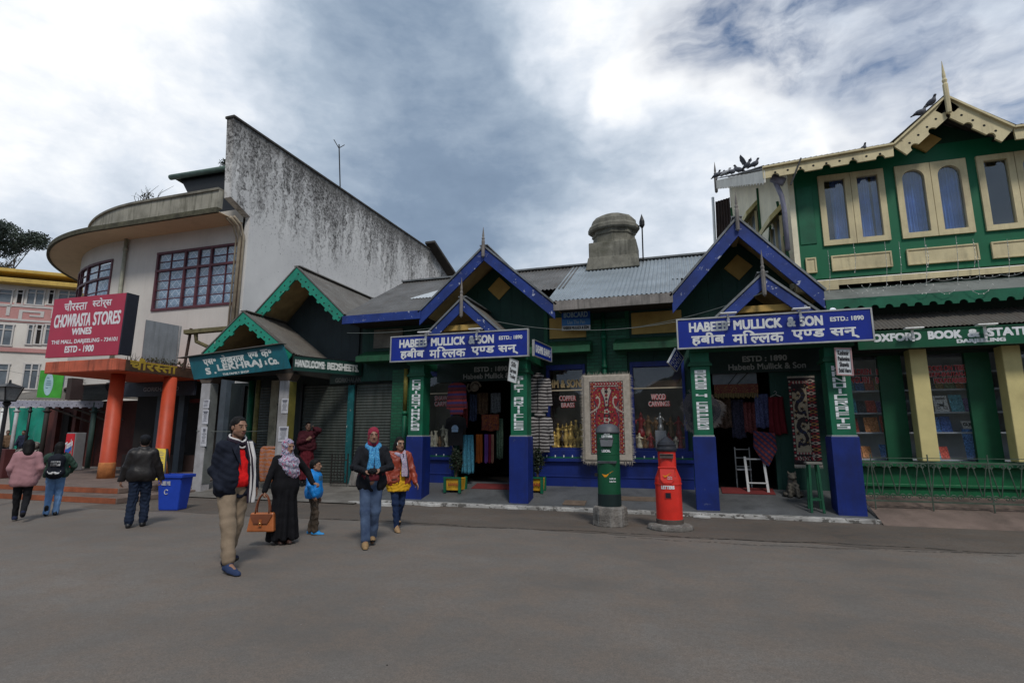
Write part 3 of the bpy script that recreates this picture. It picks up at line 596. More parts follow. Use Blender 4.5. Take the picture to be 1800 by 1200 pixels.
# ------------------------------------------------------------------ helpers for fretwork boards
def scallop(mb, A, B, w, vec, period=.5, lobe=.07, hole=.03, up=(0, 0, 1), cut=False, mi=0, mh=1, front=None, holez=.45):
    """board from A to B (its top edge) hanging w below, with a fretted lower edge; holes are plugs of a dark colour standing 2 mm proud"""
    A, B = Vector(A), Vector(B); L = (B - A).length; d = (B - A) / L; dn = -Vector(up).normalized(); n = max(1, round(L / period)); p = L / n
    pts = [A, B]; low = []
    for i in range(n):
        c = (i + .5) * p; r = lobe; s0 = i * p
        low.append((s0 + .02 * p, w))
        for k in range(9):
            a = math.pi * k / 8; low.append((c - r * math.cos(a), w + (-1 if cut else 1) * r * math.sin(a)))
        low.append((s0 + .98 * p, w))
    pts = [A + d * s + dn * h for s, h in low]; pts = [A] + pts + [B]
    mb.prism(pts, vec, mi); v = Vector(vec); f = v.normalized()
    if hole:
        for i in range(n):
            for q in (.0, .5) if i else (.5,):
                c = A + d * ((i + q) * p) + dn * (w * holez + (0 if q == .5 and not cut else w * .22)) - f * .002
                x = d; y = dn; k = 8; mb.prism([c + x * hole * math.cos(2 * math.pi * j / k) + y * hole * math.sin(2 * math.pi * j / k) for j in range(k)], f * .004, mh)
TEAL = mat('teal_bargeboard', lin((34, 140, 116)), .55, .2, 3, .25, 40, grime=.5, grimec=(.02, .06, .05), peel=-.1)
HOLE = mat('fret_hole', (.012, .014, .014), .9)
CREAM = mat('cream_paint', lin((208, 194, 154)), .6, .14, 2, .15, 50, grime=.45, grimec=(.22, .18, .12), streak=.25, streakc=(.16, .13, .09))
YELC = mat('yellow_cream', lin((206, 192, 134)), .55, .12, 2, .12, 50, grime=.35, grimec=(.25, .2, .09))
OXG = mat('bookshop_green', lin((10, 100, 66)), .5, .18, 2.2, .2, 50, grime=.35, grimec=(.005, .03, .018))

# ------------------------------------------------------------------ closed shop with shutters (left of the souvenir shop)
lek = thing('shuttered_shop', 'closed shop with teal fretted gables, tin porch roof and grey rolling shutters', 'shop', (-11, 14.2, .25))
mb = MB(); mb.box(-14.0, -8.06, 14.15, 14.3, .2, 3.3); mb.box(-13.2, -9.12, 14.15, 14.3, 3.3, 5.0); mb.build('wall', mat('slate_green_wall', (.022, .034, .033), .6, .25, 2, .3, 50, plank=.4, grime=.4), lek)
SHUT = None
def shutter_mat():
    m, t = newmat('rolling_shutter'); v = t.world(); z = t.sep(v)[2]; fr = t.math('FRACT', t.math('DIVIDE', z, .085)); g = t.ramp(t.math('ABSOLUTE', t.math('SUBTRACT', fr, .5)), .38, .5, 0, 1)
    n = t.noise(t.map(v, (6, 6, 1)), 1.2, 6, .65); out = t.mix(t.ramp(n, .35, .7), (.040, .052, .046), (.085, .095, .085)); out = t.mix(t.ramp(t.noise(v, 22, 4), .5, .75, 0, .5), out, (.05, .035, .025))
    t.L.new(out, t.b.inputs['Base Color']); t.b.inputs['Metallic'].default_value = .3; t.b.inputs['Roughness'].default_value = .55; t.bump(n, .2, .004); return m
SHUT = shutter_mat()
for x0, x1 in ((-13.35, -11.62), (-11.15, -9.52), (-9.28, -8.07)):
    mb = MB(); n = 34; z0, z1 = .26, 3.12      # slats: a zig-zag sheet, one fold per slat
    mb.grid(lambda u, v: (x0 + (x1 - x0) * u, 14.10 + .016 * abs(math.sin(math.pi * v * n)), z0 + (z1 - z0) * v), 1, n * 6); mb.box(x0, x1, 14.06, 14.12, z0, z0 + .07); s = mb.build('shutter', SHUT, lek)
    mb = MB(); mb.box(x0 - .07, x0, 14.04, 14.149, .24, 3.2); mb.build('guide_rail', BLACK, s); mb = MB(); mb.box(x1, x1 + .07, 14.04, 14.149, .24, 3.2); mb.build('guide_rail', BLACK, s)
mb = MB(); mb.box(-9.50, -9.30, 13.99, 14.035, .25, 3.1); mb.build('door_post', mat('teal_post', lin((20, 92, 96)), .6, .3, 4, .3, 40, peel=.35, peelc=(.38, .40, .38), grime=.4, grimec=(.01, .03, .03)), lek)
PCOL = mat('limewashed_pillar', (.38, .37, .38), .85, .25, 2.5, .3, 40, grime=.7, grimec=(.17, .16, .15), streak=.5, streakc=(.12, .11, .10))
for x, y, m2 in ((-13.15, 12.35, mat('grey_side', (.16, .17, .165), .8, .3)), (-10.50, 12.45, mat('olive_side', (.16, .14, .03), .7, .3))):
    mb = MB(); mb.box(x - .16, x + .16, y, y + .30, -.02, 3.12); p = mb.build('pillar', PCOL, lek, bevel=.015)
    mb = MB(); mb.box(x + .161, x + .175, y + .02, y + .29, .3, 3.1); mb.build('pillar_side_board', m2, p)
    mb = MB(); mb.prism([(x - .16, y - .01, 3.12), (x + .16, y - .01, 3.12), (x + .3, y - .01, 3.32), (x - .3, y - .01, 3.32)], (0, .32, 0)); mb.build('capital', mat('mud_capital', (.10, .075, .06), .8, .3, 6), p)
PAPER = mat('notice_paper', (.52, .52, .56), .8, .1, 5, .1, 30, grime=.3, grimec=(.35, .33, .3)); PRINT = mat('notice_print', (.15, .15, .18), .8)
def notice(px, py, qx, qy, Y, lb):
    a = aY(px, qy, Y); b = aY(qx, py, Y); w, h = b.x - a.x, b.z - a.z; t = thing('paper_notice', lb, 'notice', (a.x, Y, a.z), group='notices pasted on the pillars')
    mb = MB(); k = NR.normal(0, .012); mb.grid(lambda u, v: (a.x + w * u + k * v, Y - .006 - .012 * abs(math.sin(3 * u + 2 * v)) * (1 - v), a.z + h * v), 6, 6); mb.build('sheet', PAPER, t)
    mb = MB(); z = a.z + h * .86; i = 0
    while z > a.z + h * .12:
        ww = w * NR.uniform(.35, .8); hh = h * (.05 if i in (0, 1) else .018); mb.box(a.x + w / 2 - ww / 2, a.x + w / 2 + ww / 2, Y - .022, Y - .0205, z, z + hh); z -= h * .075; i += 1
    mb.build('print', PRINT, t)
notice(357, 702, 369, 717, 12.35, 'torn blank paper notice topmost on the pillar behind the blazer man'); notice(355, 720, 368, 745, 12.35, 'printed paper notice above the wire on the pillar behind the blazer man'); notice(352, 750, 366, 784, 12.35, 'large printed paper notice below the wire on the pillar behind the blazer man')
notice(494, 700, 508, 726, 12.45, 'upper printed paper notice on the pillar behind the headscarf woman'); notice(489, 749, 508, 776, 12.45, 'wide lower paper notice on the pillar behind the headscarf woman')
# big rear gable and its roof
def tgable(parent, name, xc, zt, xl, zl, xr, zr, yf, yb, w, ywall, zwall, vent=True, per=.42):
    mb = MB(); mb.prism([(xl + .2, ywall, zwall), (xr - .2, ywall, zwall), (xr - .2, ywall, zr - .12), (xc, ywall, zt - .16), (xl + .2, ywall, zl - .12)], (0, .1, 0)); g = mb.build(name, mat('slate_blue_board', (.028, .042, .048), .6, .2, 2, .3, 50, plank=.3, grime=.4), parent)
    mb = MB(); mb.sheet((xr, yf, zr), (xr, yb, zr), (xc, yb, zt), (xc, yf, zt), .11, .014); mb.sheet((xl, yb, zl), (xl, yf, zl), (xc, yf, zt), (xc, yb, zt), .11, .014); mb.build('gable_roof', TINGREY, g, smooth=True)
    mb = MB()
    for xa, za in ((xl, zl), (xr, zr)): mb.obox((xc, yf + .05, zt - .075), (xa - xc, 0, za - zt), (0, yb - yf - .1, 0), (0, 0, .03))
    mb.build('soffit', SOFF, g)
    for (xa, za), dy in (((xl, zl), 0), ((xr, zr), .003)):
        mb = MB(); A, B = Vector((xc, yf - .03 - dy, zt - .02)), Vector((xa, yf - .03 - dy, za - .02)); d = (B - A).normalized(); n = Vector((d.z, 0, -d.x)); n = n if n.z > 0 else -n
        if d.x < 0: A, B = B, A
        scallop(mb, A, B, w, (0, .045, 0), per, .065, .026, up=n); mb.build('bargeboard', [TEAL, HOLE], g)
    mb = MB(); mb.bar((xc, yf, zt + .015), (xl - .03, yf, zl), .1, .035); mb.bar((xc, yf, zt + .02), (xr + .03, yf, zr + .004), .1, .035); mb.bar((xc, yf - .03, zt + .03), (xc, yb, zt + .03), .2, .03); mb.build('flashing', TINGREY, g)
    if vent: mb = MB(); r = .26; zc = zt - .75; mb.prism([(xc + .5, ywall - .03, zc - r), (xc + .5 + r, ywall - .03, zc), (xc + .5, ywall - .03, zc + r), (xc + .5 - r, ywall - .03, zc)], (0, .028, 0)); mb.build('vent_panel', mat('dull_panel', (.13, .12, .10), .7), g)
    return g
tgable(lek, 'gable', -10.79, 6.56, -12.35, 5.08, -9.08, 5.0, 13.0, 17.0, .24, 14.1, 3.6)
tgable(lek, 'porch', -12.0, 5.14, -13.35, 3.98, -10.2, 3.84, 12.35, 14.3, .22, 14.1, 3.4, vent=False, per=.4)
mb = MB(); mb.sheet((-13.1, 14.3, 5.0), (-9.1, 14.3, 5.0), (-9.1, 18, 6.9), (-13.1, 18, 6.9), .11, .016); mb.build('roof', TINOLD, lek, smooth=True)
mb = MB(); mb.box(-13.3, -10.2, 12.45, 12.6, 3.3, 3.5); mb.box(-13.3, -13.15, 12.6, 14.2, 3.3, 3.5); mb.box(-10.35, -10.2, 12.6, 14.2, 3.3, 3.5); mb.build('beam', mat('dark_beam', (.03, .03, .028), .8), lek)
mb = MB(); mb.box(-13.3, -10.35, 12.62, 14.15, 3.5, 3.53); mb.build('porch_ceiling', DARK, lek)
mb = MB(); mb.bar((-14.4, 12.6, 4.72), (-12.6, 13.2, 4.9), .22, .12); mb.tube([(-14.1, 12.7, 4.68), (-14.1, 12.75, 4.45), (-13.8, 12.9, 4.3)], .06, 8); mb.build('gutter', mat('mossy_gutter', (.14, .12, .06), .9, .4, 6, .4), lek)
for x, y, r, m2 in ((-12.42, 13.6, .07, mat('yellow_mossy_pipe', (.20, .17, .06), .8, .5, 6, .4, 20, grime=.8)), (-12.75, 13.7, .10, GRNP)):
    mb = MB(); mb.tube([(x, y, .2), (x, y, 3.3)], r, 10); mb.build('downpipe', m2, lek, smooth=True)
mb = MB(); mb.box(-12.08, -11.80, 13.75, 13.95, .2, 3.3); mb.build('peeling_post', mat('peeling_plaster', (.33, .30, .22), .9, .3, 5, .5, 30, peel=.45, peelc=(.03, .04, .05), grime=.5), lek, bevel=.01)
# its two signs
TEALS = mat('faded_teal_board', lin((16, 92, 104)), .5, .25, 1.6, .15, 50, peel=.0, peelc=(.30, .36, .36), grime=.6, grimec=(.008, .035, .04), streak=.4, streakc=(.01, .05, .05))
A = aY(341, 667, 12.35); t, o, ax, ay = board('shop_sign', 'tilted teal board S. LEKHRAJ & Co. in white under the tin porch roof', A, aY(510, 647, 12.0) - A, aY(331, 628, 12.35) - A, .04, TEALS)
write(t, o, ax, ay, [("S", .155, .205, .16, .42, .014), (".", .245, .262, .16, .21, .01), ("LEKHRAJ", .29, .745, .18, .50, .014), ("&", .78, .80, .26, .42, .008), ("Co.", .82, .91, .24, .50, .014), ("एस॰", .155, .29, .52, .80, .010), ("लेखराज", .345, .59, .52, .88, .010), ("ए{ण}ड", .64, .735, .58, .84, .010), ("क॰", .77, .87, .58, .88, .010), ("THE FAMILY SHOP", .325, .60, .03, .115, .004)], DIRTYW)
mb = MB(); n_ = ax.cross(ay).normalized(); mb.obox(o + ay * 1.005 - ax * .10 + n_ * .1, ax * 1.12, -n_ * .2, ay * .03); mb.build('cover_strip', TINGREY, t)
A = aX(512, 650, -10.14); A = Vector((-10.05, 12.2, 3.36)); ax0 = Vector((1.0, 1.75, 0)); t, o, ax, ay = board('side_sign', 'narrow dark green board HANDLOOMS BEDSHEETS angled along the tin porch roof', A, ax0, (0, 0, .40), .04, mat('dark_green_enamel', lin((16, 58, 50)), .5, .2, 2, .1, 50, grime=.5, grimec=(.01, .02, .02)), 1, fm=BLACK, frw=.015)
write(t, o, ax, ay, [("HANDLOOMS:", .03, .44, .28, .74, .012), ("BEDSHEETS.", .48, .95, .28, .74, .012)], DIRTYW)
mb = MB(); mb.box(-10.2, -8.5, 14.05, 14.09, 3.16, 3.4); b_ = mb.build('name_board', mat('faint_board', (.012, .022, .022), .6), lek)
mb = MB(); lettering(mb, "GORKHALAND", (-10.0, 14.046, 3.2), (1.0, 0, 0), (0, 0, .13), .004); mb.build('lettering', mat('faint_writing', (.10, .11, .11), .8), b_)

# ------------------------------------------------------------------ white rendered building with the round corner
YF = 16.0; XW = -15.65; K = YF / 13.
wb = thing('white_building', 'large white rendered building with rounded corner, concrete canopy and black-streaked side wall', 'building', (-20, 20, 0))
PLAS = mat('white_plaster', lin((206, 201, 194)), .85, .08, .7, .15, 30, grime=.35, grimec=(.42, .40, .38), streak=.12, streakc=(.30, .28, .26))
def stained():
    m, t = newmat('stained_plaster'); v = t.world(); z = t.sep(v)[2]
    wv = t.nd('ShaderNodeVectorMath', operation='ADD'); t.put(wv.inputs[0], v); wn = t.nd('ShaderNodeTexNoise'); wn.inputs['Scale'].default_value = 2.5; wn.inputs['Detail'].default_value = 4; t.put(wn.inputs['Vector'], v); t.L.new(wn.outputs[1], wv.inputs[1]); st = t.noise(t.map(wv.outputs[0], (1, 2.3, .17)), 2.0, 10, .76); bl = t.noise(v, .45, 6, .6); fi = t.noise(v, 9, 6, .75); big = t.noise(t.map(v, (1, 1, .25)), .55, 5, .6)
    h = t.ramp(z, 6.0, 13.2, -.15, .19); s = t.math('ADD', t.math('ADD', st, h), t.math('MULTIPLY', t.math('SUBTRACT', big, .5), .45))
    out = t.mix(t.ramp(bl, .35, .7), (.68, .665, .645), (.55, .54, .53))
    out = t.mix(t.ramp(s, .56, .74, 0, .7), out, (.22, .21, .20)); out = t.mix(t.math('MULTIPLY', t.ramp(s, .56, .74, 0, .93), t.ramp(fi, .38, .56)), out, (.018, .017, .016))
    fl = t.math('MULTIPLY', t.ramp(t.math('ADD', fi, t.math('MULTIPLY', h, .5)), .60, .66), t.ramp(bl, .42, .55)); out = t.mix(t.math('MULTIPLY', fl, .85), out, (.05, .047, .045))
    out = t.mix(t.ramp(z, 12.9, 13.4, 0, .6), out, (.06, .056, .05))
    t.L.new(out, t.b.inputs['Base Color']); t.b.inputs['Roughness'].default_value = .9; t.bump(fi, .25, .01); return m
STAIN = stained()
P = lambda x, y: aX(x, y, XW)
# side wall with its fin
T0 = P(411, 206); T1 = P(783, 484); zt = T0.z; B0 = P(406, 346); B1 = P(440, 381); Z1 = P(757, 440).z
mb = MB(); mb.prism([(XW, T0.y, zt), (XW, B0.y, B0.z), (XW, YF, B1.z), (XW, YF, 0), (XW, T1.y + .5, 0), (XW, T1.y + .5, T1.z), (XW, P(757, 440).y, Z1)], (-.32, 0, 0)); mb.build('side_wall', STAIN, wb)
mb = MB(); mb.bar((XW - .16, T0.y - .04, zt + .03), (XW - .16, P(757, 440).y, Z1 + .03), .44, .10); mb.build('coping', mat('black_coping', (.06, .056, .05), .95, .4, 5, .5, 25, grime=.7), wb, bevel=.02)
mb = MB(); a, b = P(752, 432), P(787, 482); mb.bar((XW + .15, a.y, a.z + .25), (XW + .15, b.y + .6, b.z), .7, .16); mb.build('roof_verge', mat('dark_tin', (.04, .035, .03), .7), wb)
# front wall: straight then rounded back
XS = -18 * K; RW = 6.5 * K; ZW = aY(300, 400, YF).z + .35; CZ = aY(408, 368, YF - 1.2).z
def wall_pt(s, off=0.):       # s: metres along the wall, from the corner leftwards; off: distance out of the wall
    L1 = XW - XS
    if s <= L1: return Vector((XW - s, YF - off, 0))
    a = (s - L1) / RW
    if a < math.pi / 2: return Vector((XS - (RW + off) * math.sin(a), YF + RW - (RW + off) * math.cos(a), 0))
    return Vector((XS - RW - off, YF + RW + (s - L1 - RW * math.pi / 2), 0))
L1 = XW - XS; LT = L1 + RW * math.pi / 2 + 8
w0 = aY(278, 445, YF); w1 = aY(418, 534, YF); ZA, ZB = w1.z, w0.z; S0, S1 = XW - w1.x, XW - w0.x     # flat window
ca, cb = .06, .95; S2, S3 = L1 + ca * RW, L1 + cb * RW                                              # curved window
def curved(mb, s0, s1, z0, z1, off0, off1, n=None, mi=0):
    n = n or max(1, int((s1 - s0) / .35)); 
    for i in range(n):
        a, b = s0 + (s1 - s0) * i / n, s0 + (s1 - s0) * (i + 1) / n; q = [wall_pt(a, off0), wall_pt(b, off0), wall_pt(b, off1), wall_pt(a, off1)]
        vs = [(p.x, p.y, z0) for p in q] + [(p.x, p.y, z1) for p in q]; fs = [(0, 3, 2, 1), (4, 5, 6, 7), (0, 1, 5, 4), (2, 3, 7, 6)] + ([(3, 0, 4, 7)] if i == 0 else []) + ([(1, 2, 6, 5)] if i == n - 1 else [])
        mb.add(vs, fs, mi)
mb = MB()
curved(mb, .322, S0, 3.7, ZW, -.25, 0); curved(mb, S0, S1, 3.7, ZA, -.25, 0); curved(mb, S0, S1, ZB, ZW, -.25, 0); curved(mb, S1, S2, 3.7, ZW, -.25, 0)
curved(mb, S2, S3, 3.7, ZA, -.25, 0); curved(mb, S2, S3, ZB, ZW, -.25, 0); curved(mb, S3, LT, 3.7, ZW, -.25, 0); mb.build('front_wall', PLAS, wb)
mb = MB(); curved(mb, .4, LT, 3.7, ZW, -1.6, -1.5); mb.build('interior', mat('dim_room', (.10, .12, .15), .9), wb)
MAR = mat('maroon_frame', lin((92, 50, 58)), .5, .2, 4, .15, 40)
LACE = None
def lace():
    m, t = newmat('lace_curtain'); v = t.world(); s = t.sep(v); a = t.math('FRACT', t.math('MULTIPLY', t.math('ADD', s[0], s[2]), 2.7)); b = t.math('FRACT', t.math('MULTIPLY', t.math('SUBTRACT', s[0], s[2]), 2.7))
    g = t.math('MAXIMUM', t.ramp(t.math('ABSOLUTE', t.math('SUBTRACT', a, .5)), .40, .46), t.ramp(t.math('ABSOLUTE', t.math('SUBTRACT', b, .5)), .40, .46)); n = t.noise(v, 5, 4)
    t.L.new(t.mix(g, t.mix(n, (.20, .30, .42), (.34, .45, .58)), (.62, .68, .76)), t.b.inputs['Base Color']); t.b.inputs['Roughness'].default_value = .9; return m
LACE = lace()
def grid_window(s0, s1, z0, z1, cols, label=None):
    """cols: (fraction start, end, panes across, rows) of casements; a transom row on top"""
    mb = MB(); f = .09; H = z1 - z0; zt_ = z0 + H * .68; W_ = s1 - s0
    curved(mb, s0, s1, z0, z0 + f, -.06, .05); curved(mb, s0, s1, z1 - f, z1, -.06, .05); curved(mb, s0, s1, zt_ - f / 2, zt_ + f / 2, -.06, .045)
    edges = sorted({c[0] for c in cols} | {c[1] for c in cols})
    for e in edges:
        c = s0 + W_ * e; a = max(s0, c - f / 2); b = min(s1, c + f / 2)
        if e == edges[0]: a, b = s0, s0 + f
        if e == edges[-1]: a, b = s1 - f, s1
        curved(mb, a, b, z0 + f, z1 - f, -.055, .04, 1)
    w = mb.build('window', MAR, wb)
    mb = MB()
    for a, b, nx, ny, top in cols:
        A, B = s0 + W_ * a, s0 + W_ * b; zl, zh = (zt_ + f / 2, z1 - f) if top else (z0 + f, zt_ - f / 2)
        for i in range(1, nx): c = A + (B - A) * i / nx; curved(mb, c - .016, c + .016, zl, zh, -.045, .01, 1)
        for j in range(1, ny): z = zl + (zh - zl) * j / ny; curved(mb, A + f / 2, B - f / 2, z - .016, z + .016, -.04, .005)
    mb.build('glazing_bar', MAR, w)
    mb = MB(); curved(mb, s0 + .05, s1 - .05, z0 + .05, z1 - .05, -.03, -.025); mb.build('pane', GLASSUP, w)
    mb = MB(); curved(mb, s0 + .05, s1 - .05, z0 + .05, z1 - .05, -.22, -.20); mb.build('curtain', LACE, w)
grid_window(S0, S1, ZA, ZB, [(0, .345, 2, 2, 1), (.345, .65, 2, 2, 1), (.65, 1, 2, 2, 1), (0, .345, 2, 4, 0), (.345, .49, 1, 4, 0), (.49, .65, 1, 4, 0), (.65, 1, 2, 4, 0)])
grid_window(S2, S3, ZA, ZB, [(0, .28, 2, 2, 1), (.28, .52, 2, 2, 1), (.52, .76, 2, 2, 1), (.76, 1, 2, 2, 1), (0, .28, 2, 3, 0), (.28, .42, 1, 3, 0), (.42, .52, 1, 3, 0), (.52, .76, 2, 3, 0), (.76, 1, 2, 3, 0)])
# canopy slab and parapet
CANC = mat('canopy_concrete', (.33, .31, .255), .9, .25, 1.2, .3, 30, grime=.5, grimec=(.10, .09, .06), streak=.7, streakc=(.07, .068, .045))
mb = MB(); curved(mb, .322, LT, CZ, CZ + .02, -.2, 1.15); cs = mb.build('canopy', mat('canopy_soffit', lin((214, 190, 156)), .9, .12, 1.1, .15, 30, grime=.35, grimec=(.22, .17, .12)), wb)
mb = MB(); curved(mb, .322, LT, CZ - .03, CZ + .16, 1.15, 1.26); mb.build('slab_edge', mat('mossy_edge', (.09, .085, .055), .95, .5, 4, .6, 18, grime=.8), cs)
zp = aY(405, 334, YF - 1.1).z; XP = -16 * K; RP = 7.6 * K; YP = YF - 1.22
def par_pt(s, off):
    l = XW - XP
    if s <= l: return Vector((XW - s, YP - off, 0))
    a = (s - l) / RP; return Vector((XP - (RP + off) * math.sin(a), YP + RP - (RP + off) * math.cos(a), 0))
_wp = wall_pt; wall_pt = par_pt
mb = MB(); curved(mb, .322, 12, CZ + .165, zp, -.2, 0); mb.build('parapet', CANC, cs); mb = MB(); curved(mb, .322, 12, zp, zp + .09, -.25, .06); mb.build('parapet_coping', mat('coping_grey', (.20, .185, .15), .9, .3, 3, .4, 25, grime=.6), cs)
wall_pt = _wp
for px, y0_, y1_, r in ((224, 410, 555, .075),):
    a = aY(px, y0_, YF - .1); mb = MB(); mb.tube([(a.x, YF - .1, a.z), (a.x, YF - .1, 4.0)], r, 10); mb.lathe([(r * 1.3, 0), (r * 1.3, .12)], (a.x, YF - .1, 7.2), 10); mb.lathe([(r * 1.3, 0), (r * 1.3, .12)], (a.x, YF - .1, 9.2), 10); mb.build('downpipe', mat('pale_pipe', (.34, .34, .27), .6, .2, 5, .2, 30, grime=.4), wb, smooth=True)
for i, (dx, r) in enumerate(((.12, .05), (.30, .07), (.48, .035))):
    mb = MB(); x = XW - dx; mb.tube([(x + .1, YF - .75, CZ - .05), (x, YF - .3, CZ - .2), (x, YF - .1, CZ - .6), (x, YF - .1, 3.6)], r, 8); mb.build('waste_pipe', mat('beige_pipe', (.36, .30, .22), .6, .2, 5, .2, 30, grime=.5), wb, smooth=True)
# rooftop lean-to behind the parapet
q0, q1 = aY(303, 313, 18.5), aY(408, 298, 18.5); hut = MB(); hut.sheet(tuple(q0), (XW - .35, 18.5, q1.z), (XW - .35, 22, q1.z - .4), (q0.x, 22, q0.z - .2), .12, .02); h_ = hut.build('rooftop_shed', mat('mossy_tin', (.09, .10, .07), .85, .4, 4, .3, 20), wb)
mb = MB(); mb.tube([q0 + Vector((0, -.1, -.02)), (XW - .35, 18.4, q1.z - .02)], .13, 10); mb.build('gutter', mat('green_gutter', (.10, .15, .12), .6, .3, 4, .3), h_, smooth=True)
mb = MB(); mb.prism([(q0.x + .4, 18.6, q0.z - .05), (XW - .4, 18.6, q1.z - .05), (XW - .4, 18.6, zp), (q0.x + 2.6, 18.6, zp)], (0, 2.5, 0)); mb.build('shed_wall', BLACK, h_)
a = aY(365, 338, 18.3); mb = MB(); mb.box(a.x, a.x + 1.0, 18.35, 18.5, zp, zp + .8); mb.build('shed_sheet', mat('violet_sheet', lin((120, 116, 180)), .7), h_)
# ground floor behind the porch: dark shop front
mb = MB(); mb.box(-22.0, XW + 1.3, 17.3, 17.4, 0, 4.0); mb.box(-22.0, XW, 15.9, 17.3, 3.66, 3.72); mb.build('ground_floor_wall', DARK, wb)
mb = MB(); mb.box(XW - .06, XW + .2, 15.4, 15.75, .2, 3.6); mb.build('jamb', mat('blue_grey_jamb', (.07, .09, .11), .6, .3), wb); 
for x in (-19.7, -18.6): mb = MB(); mb.box(x, x + .28, 16.3, 16.5, .28, 3.3); mb.build('jamb', mat('blue_grey_jamb', (.07, .09, .11), .6), wb)
mb = MB(); a = aY(215, 676, 15.6); b = aY(330, 692, 15.6); mb.box(a.x, b.x + .3, 15.6, 15.68, b.z - .05, a.z + .05); nb = mb.build('name_board', mat('navy_board', (.022, .025, .038), .6), wb)
mb = MB(); a = aY(252, 688, 15.6); b = aY(315, 679, 15.6); lettering(mb, "GORKHALAND", (a.x, 15.596, a.z), (b.x - a.x, 0, 0), (0, 0, b.z - a.z), .008); mb.build('lettering', mat('grey_writing', (.22, .23, .25), .7), nb)
mb = MB(); mb.box(-21.6, -16.4, 16.6, 16.66, .28, .9); mb.build('counter', mat('brown_counter', (.05, .03, .025), .6), wb)
mb = MB(); mb.box(-18.5, -17.5, 16.7, 16.76, 2.9, 3.05); mb.box(-17.4, -16.2, 17.2, 17.28, .3, 1.2); mb.build('door_panel', mat('dull_red', (.18, .03, .025), .6), wb)
# porch with orange columns
ORG = mat('orange_paint', lin((188, 74, 46)), .5, .16, 2, .15, 40, grime=.35, grimec=(.25, .06, .03), peel=-.25, peelc=(.42, .30, .20))
ORGD = mat('stained_orange', lin((196, 100, 74)), .75, .2, 2, .3, 35, grime=.5, grimec=(.08, .03, .02), streak=.75, streakc=(.05, .028, .02))
YS = 12.5; a = aY(77, 656, YS); b = aY(203, 650, YS); XL, XR = a.x, b.x; z0 = (a.z + b.z) / 2; z1 = aY(205, 629, YS).z
mb = MB(); mb.box(XL, XR, YS, 16.0, z0, z1); po = mb.build('porch_slab', [ORGD], wb, bevel=.02)
mb = MB(); mb.box(XL + .02, XR - .02, YS + .02, 15.98, z0 - .012, z0 - .002); mb.build('porch_ceiling', mat('orange_soffit', lin((214, 96, 58)), .6, .12), po)
mb = MB(); mb.box(XR + .001, XR + .03, YS + .3, 15.9, z0 + .02, z1 - .01); s_ = mb.build('stained_fascia', mat('black_stain', (.07, .035, .02), .9, .5, 3, .4, 20, grime=.6), po)
mb = MB(); lettering(mb, "चौर{स}ता", (XR + .031, YS + .42, z0 + .10), (0, 1.7, 0), (0, 0, .36), .014); mb.build('lettering', mat('faded_yellow', (.42, .28, .03), .7, .3, 9, .1, 40, peel=.3, peelc=(.10, .06, .03)), s_)
for px, py, Y in ((186, 838, 13.3), (286, 785, 14.6)):
    c = aY(px + 1, py, Y); c2 = aY({186: 203, 286: 297}[px], 690, Y); x = (c.x + c2.x) / 2
    mb = MB(); mb.lathe([(.24, .24), (.23, .28), (.205, z0 - .02)], (x, Y, 0), 28); k = mb.build('column', ORG, wb, smooth=True)
    mb = MB(); mb.lathe([(.245, .26), (.236, .75), (.228, .78)], (x, Y, 0), 28); mb.build('worn_base', mat('worn_orange', lin((190, 120, 70)), .8, .3, 6, .3, 25, peel=.35, peelc=(.33, .22, .12)), k, smooth=True)
# steps of the porch
mb = MB(); mb.box(-26, -13.15, 10.1, 17.2, 0, .14); mb.build('porch_step', M_RED, kind='structure', bevel=.02)
mb = MB(); mb.box(-26, -14.1, 10.85, 17.2, .14, .28); mb.build('porch_floor', M_RED, kind='structure', bevel=.02)
TERR = mat('terracotta_riser', lin((150, 84, 56)), .8, .25, 4, .3, 30, grime=.4)
mb = MB(); mb.box(-26, -13.17, 10.092, 10.098, .005, .135); mb.build('step_riser', TERR, kind='structure'); mb = MB(); mb.box(-26, -14.12, 10.842, 10.848, .145, .275); mb.build('step_riser', TERR, kind='structure')
# red shop sign on the slab
SRED = mat('crimson_board', lin((176, 52, 76)), .45, .08, 1.5, .05, 40, grime=.2, grimec=(.3, .04, .07))
A = aY(79, 629, YS + .05); t, o, ax, ay = board('shop_sign', 'large crimson CHOWRASTA STORES WINES board standing on the orange porch', A, aY(207, 623, YS + .05) - A, aY(96, 526, YS + .05) - A, .10, SRED)
CW = mat('sign_white', (.78, .76, .78), .5, .05)
write(t, o, ax, ay, [("चौर{स}ता", .165, .485, .775, .95, .006), ("{स}टोर्स", .56, .82, .775, .95, .006), ("CHOWRASTA", .055, .565, .505, .715, .014), ("STORES", .605, .965, .505, .715, .014), ("WINES", .33, .60, .365, .47, .012), ("THE MALL, DARJEELING - 734101", .06, .965, .205, .285, .006), ("ESTD - 1900", .27, .665, .075, .175, .010)], CW)
mb = MB(); mb.obox(o + ax * 1.002 + Vector((0, .0, 0)), (.05, 0, 0), (0, .40, 0), ay); mb.build('side_panel', mat('sign_black', (.012, .013, .022), .45, .2, 5, .15, 40, peel=-.2, peelc=(.3, .3, .3)), t)
A = Vector((XR + .05, YS + 1.0, z1)); t = thing('metal_sheet', 'blank grey metal sheet standing on the porch behind the crimson sign', 'sheet', A)
mb = MB(); q = aX(258, 566, XR - .2); mb.obox(A + Vector((-.3, 0, 0)), (.15, 1.15, 0), (.02, 0, 0), (0, 0, 1.45)); mb.build('sheet', mat('galvanised_sheet', (.30, .31, .32), .5, .15, 2, .1, 40, metal=.4, streak=.3), t)
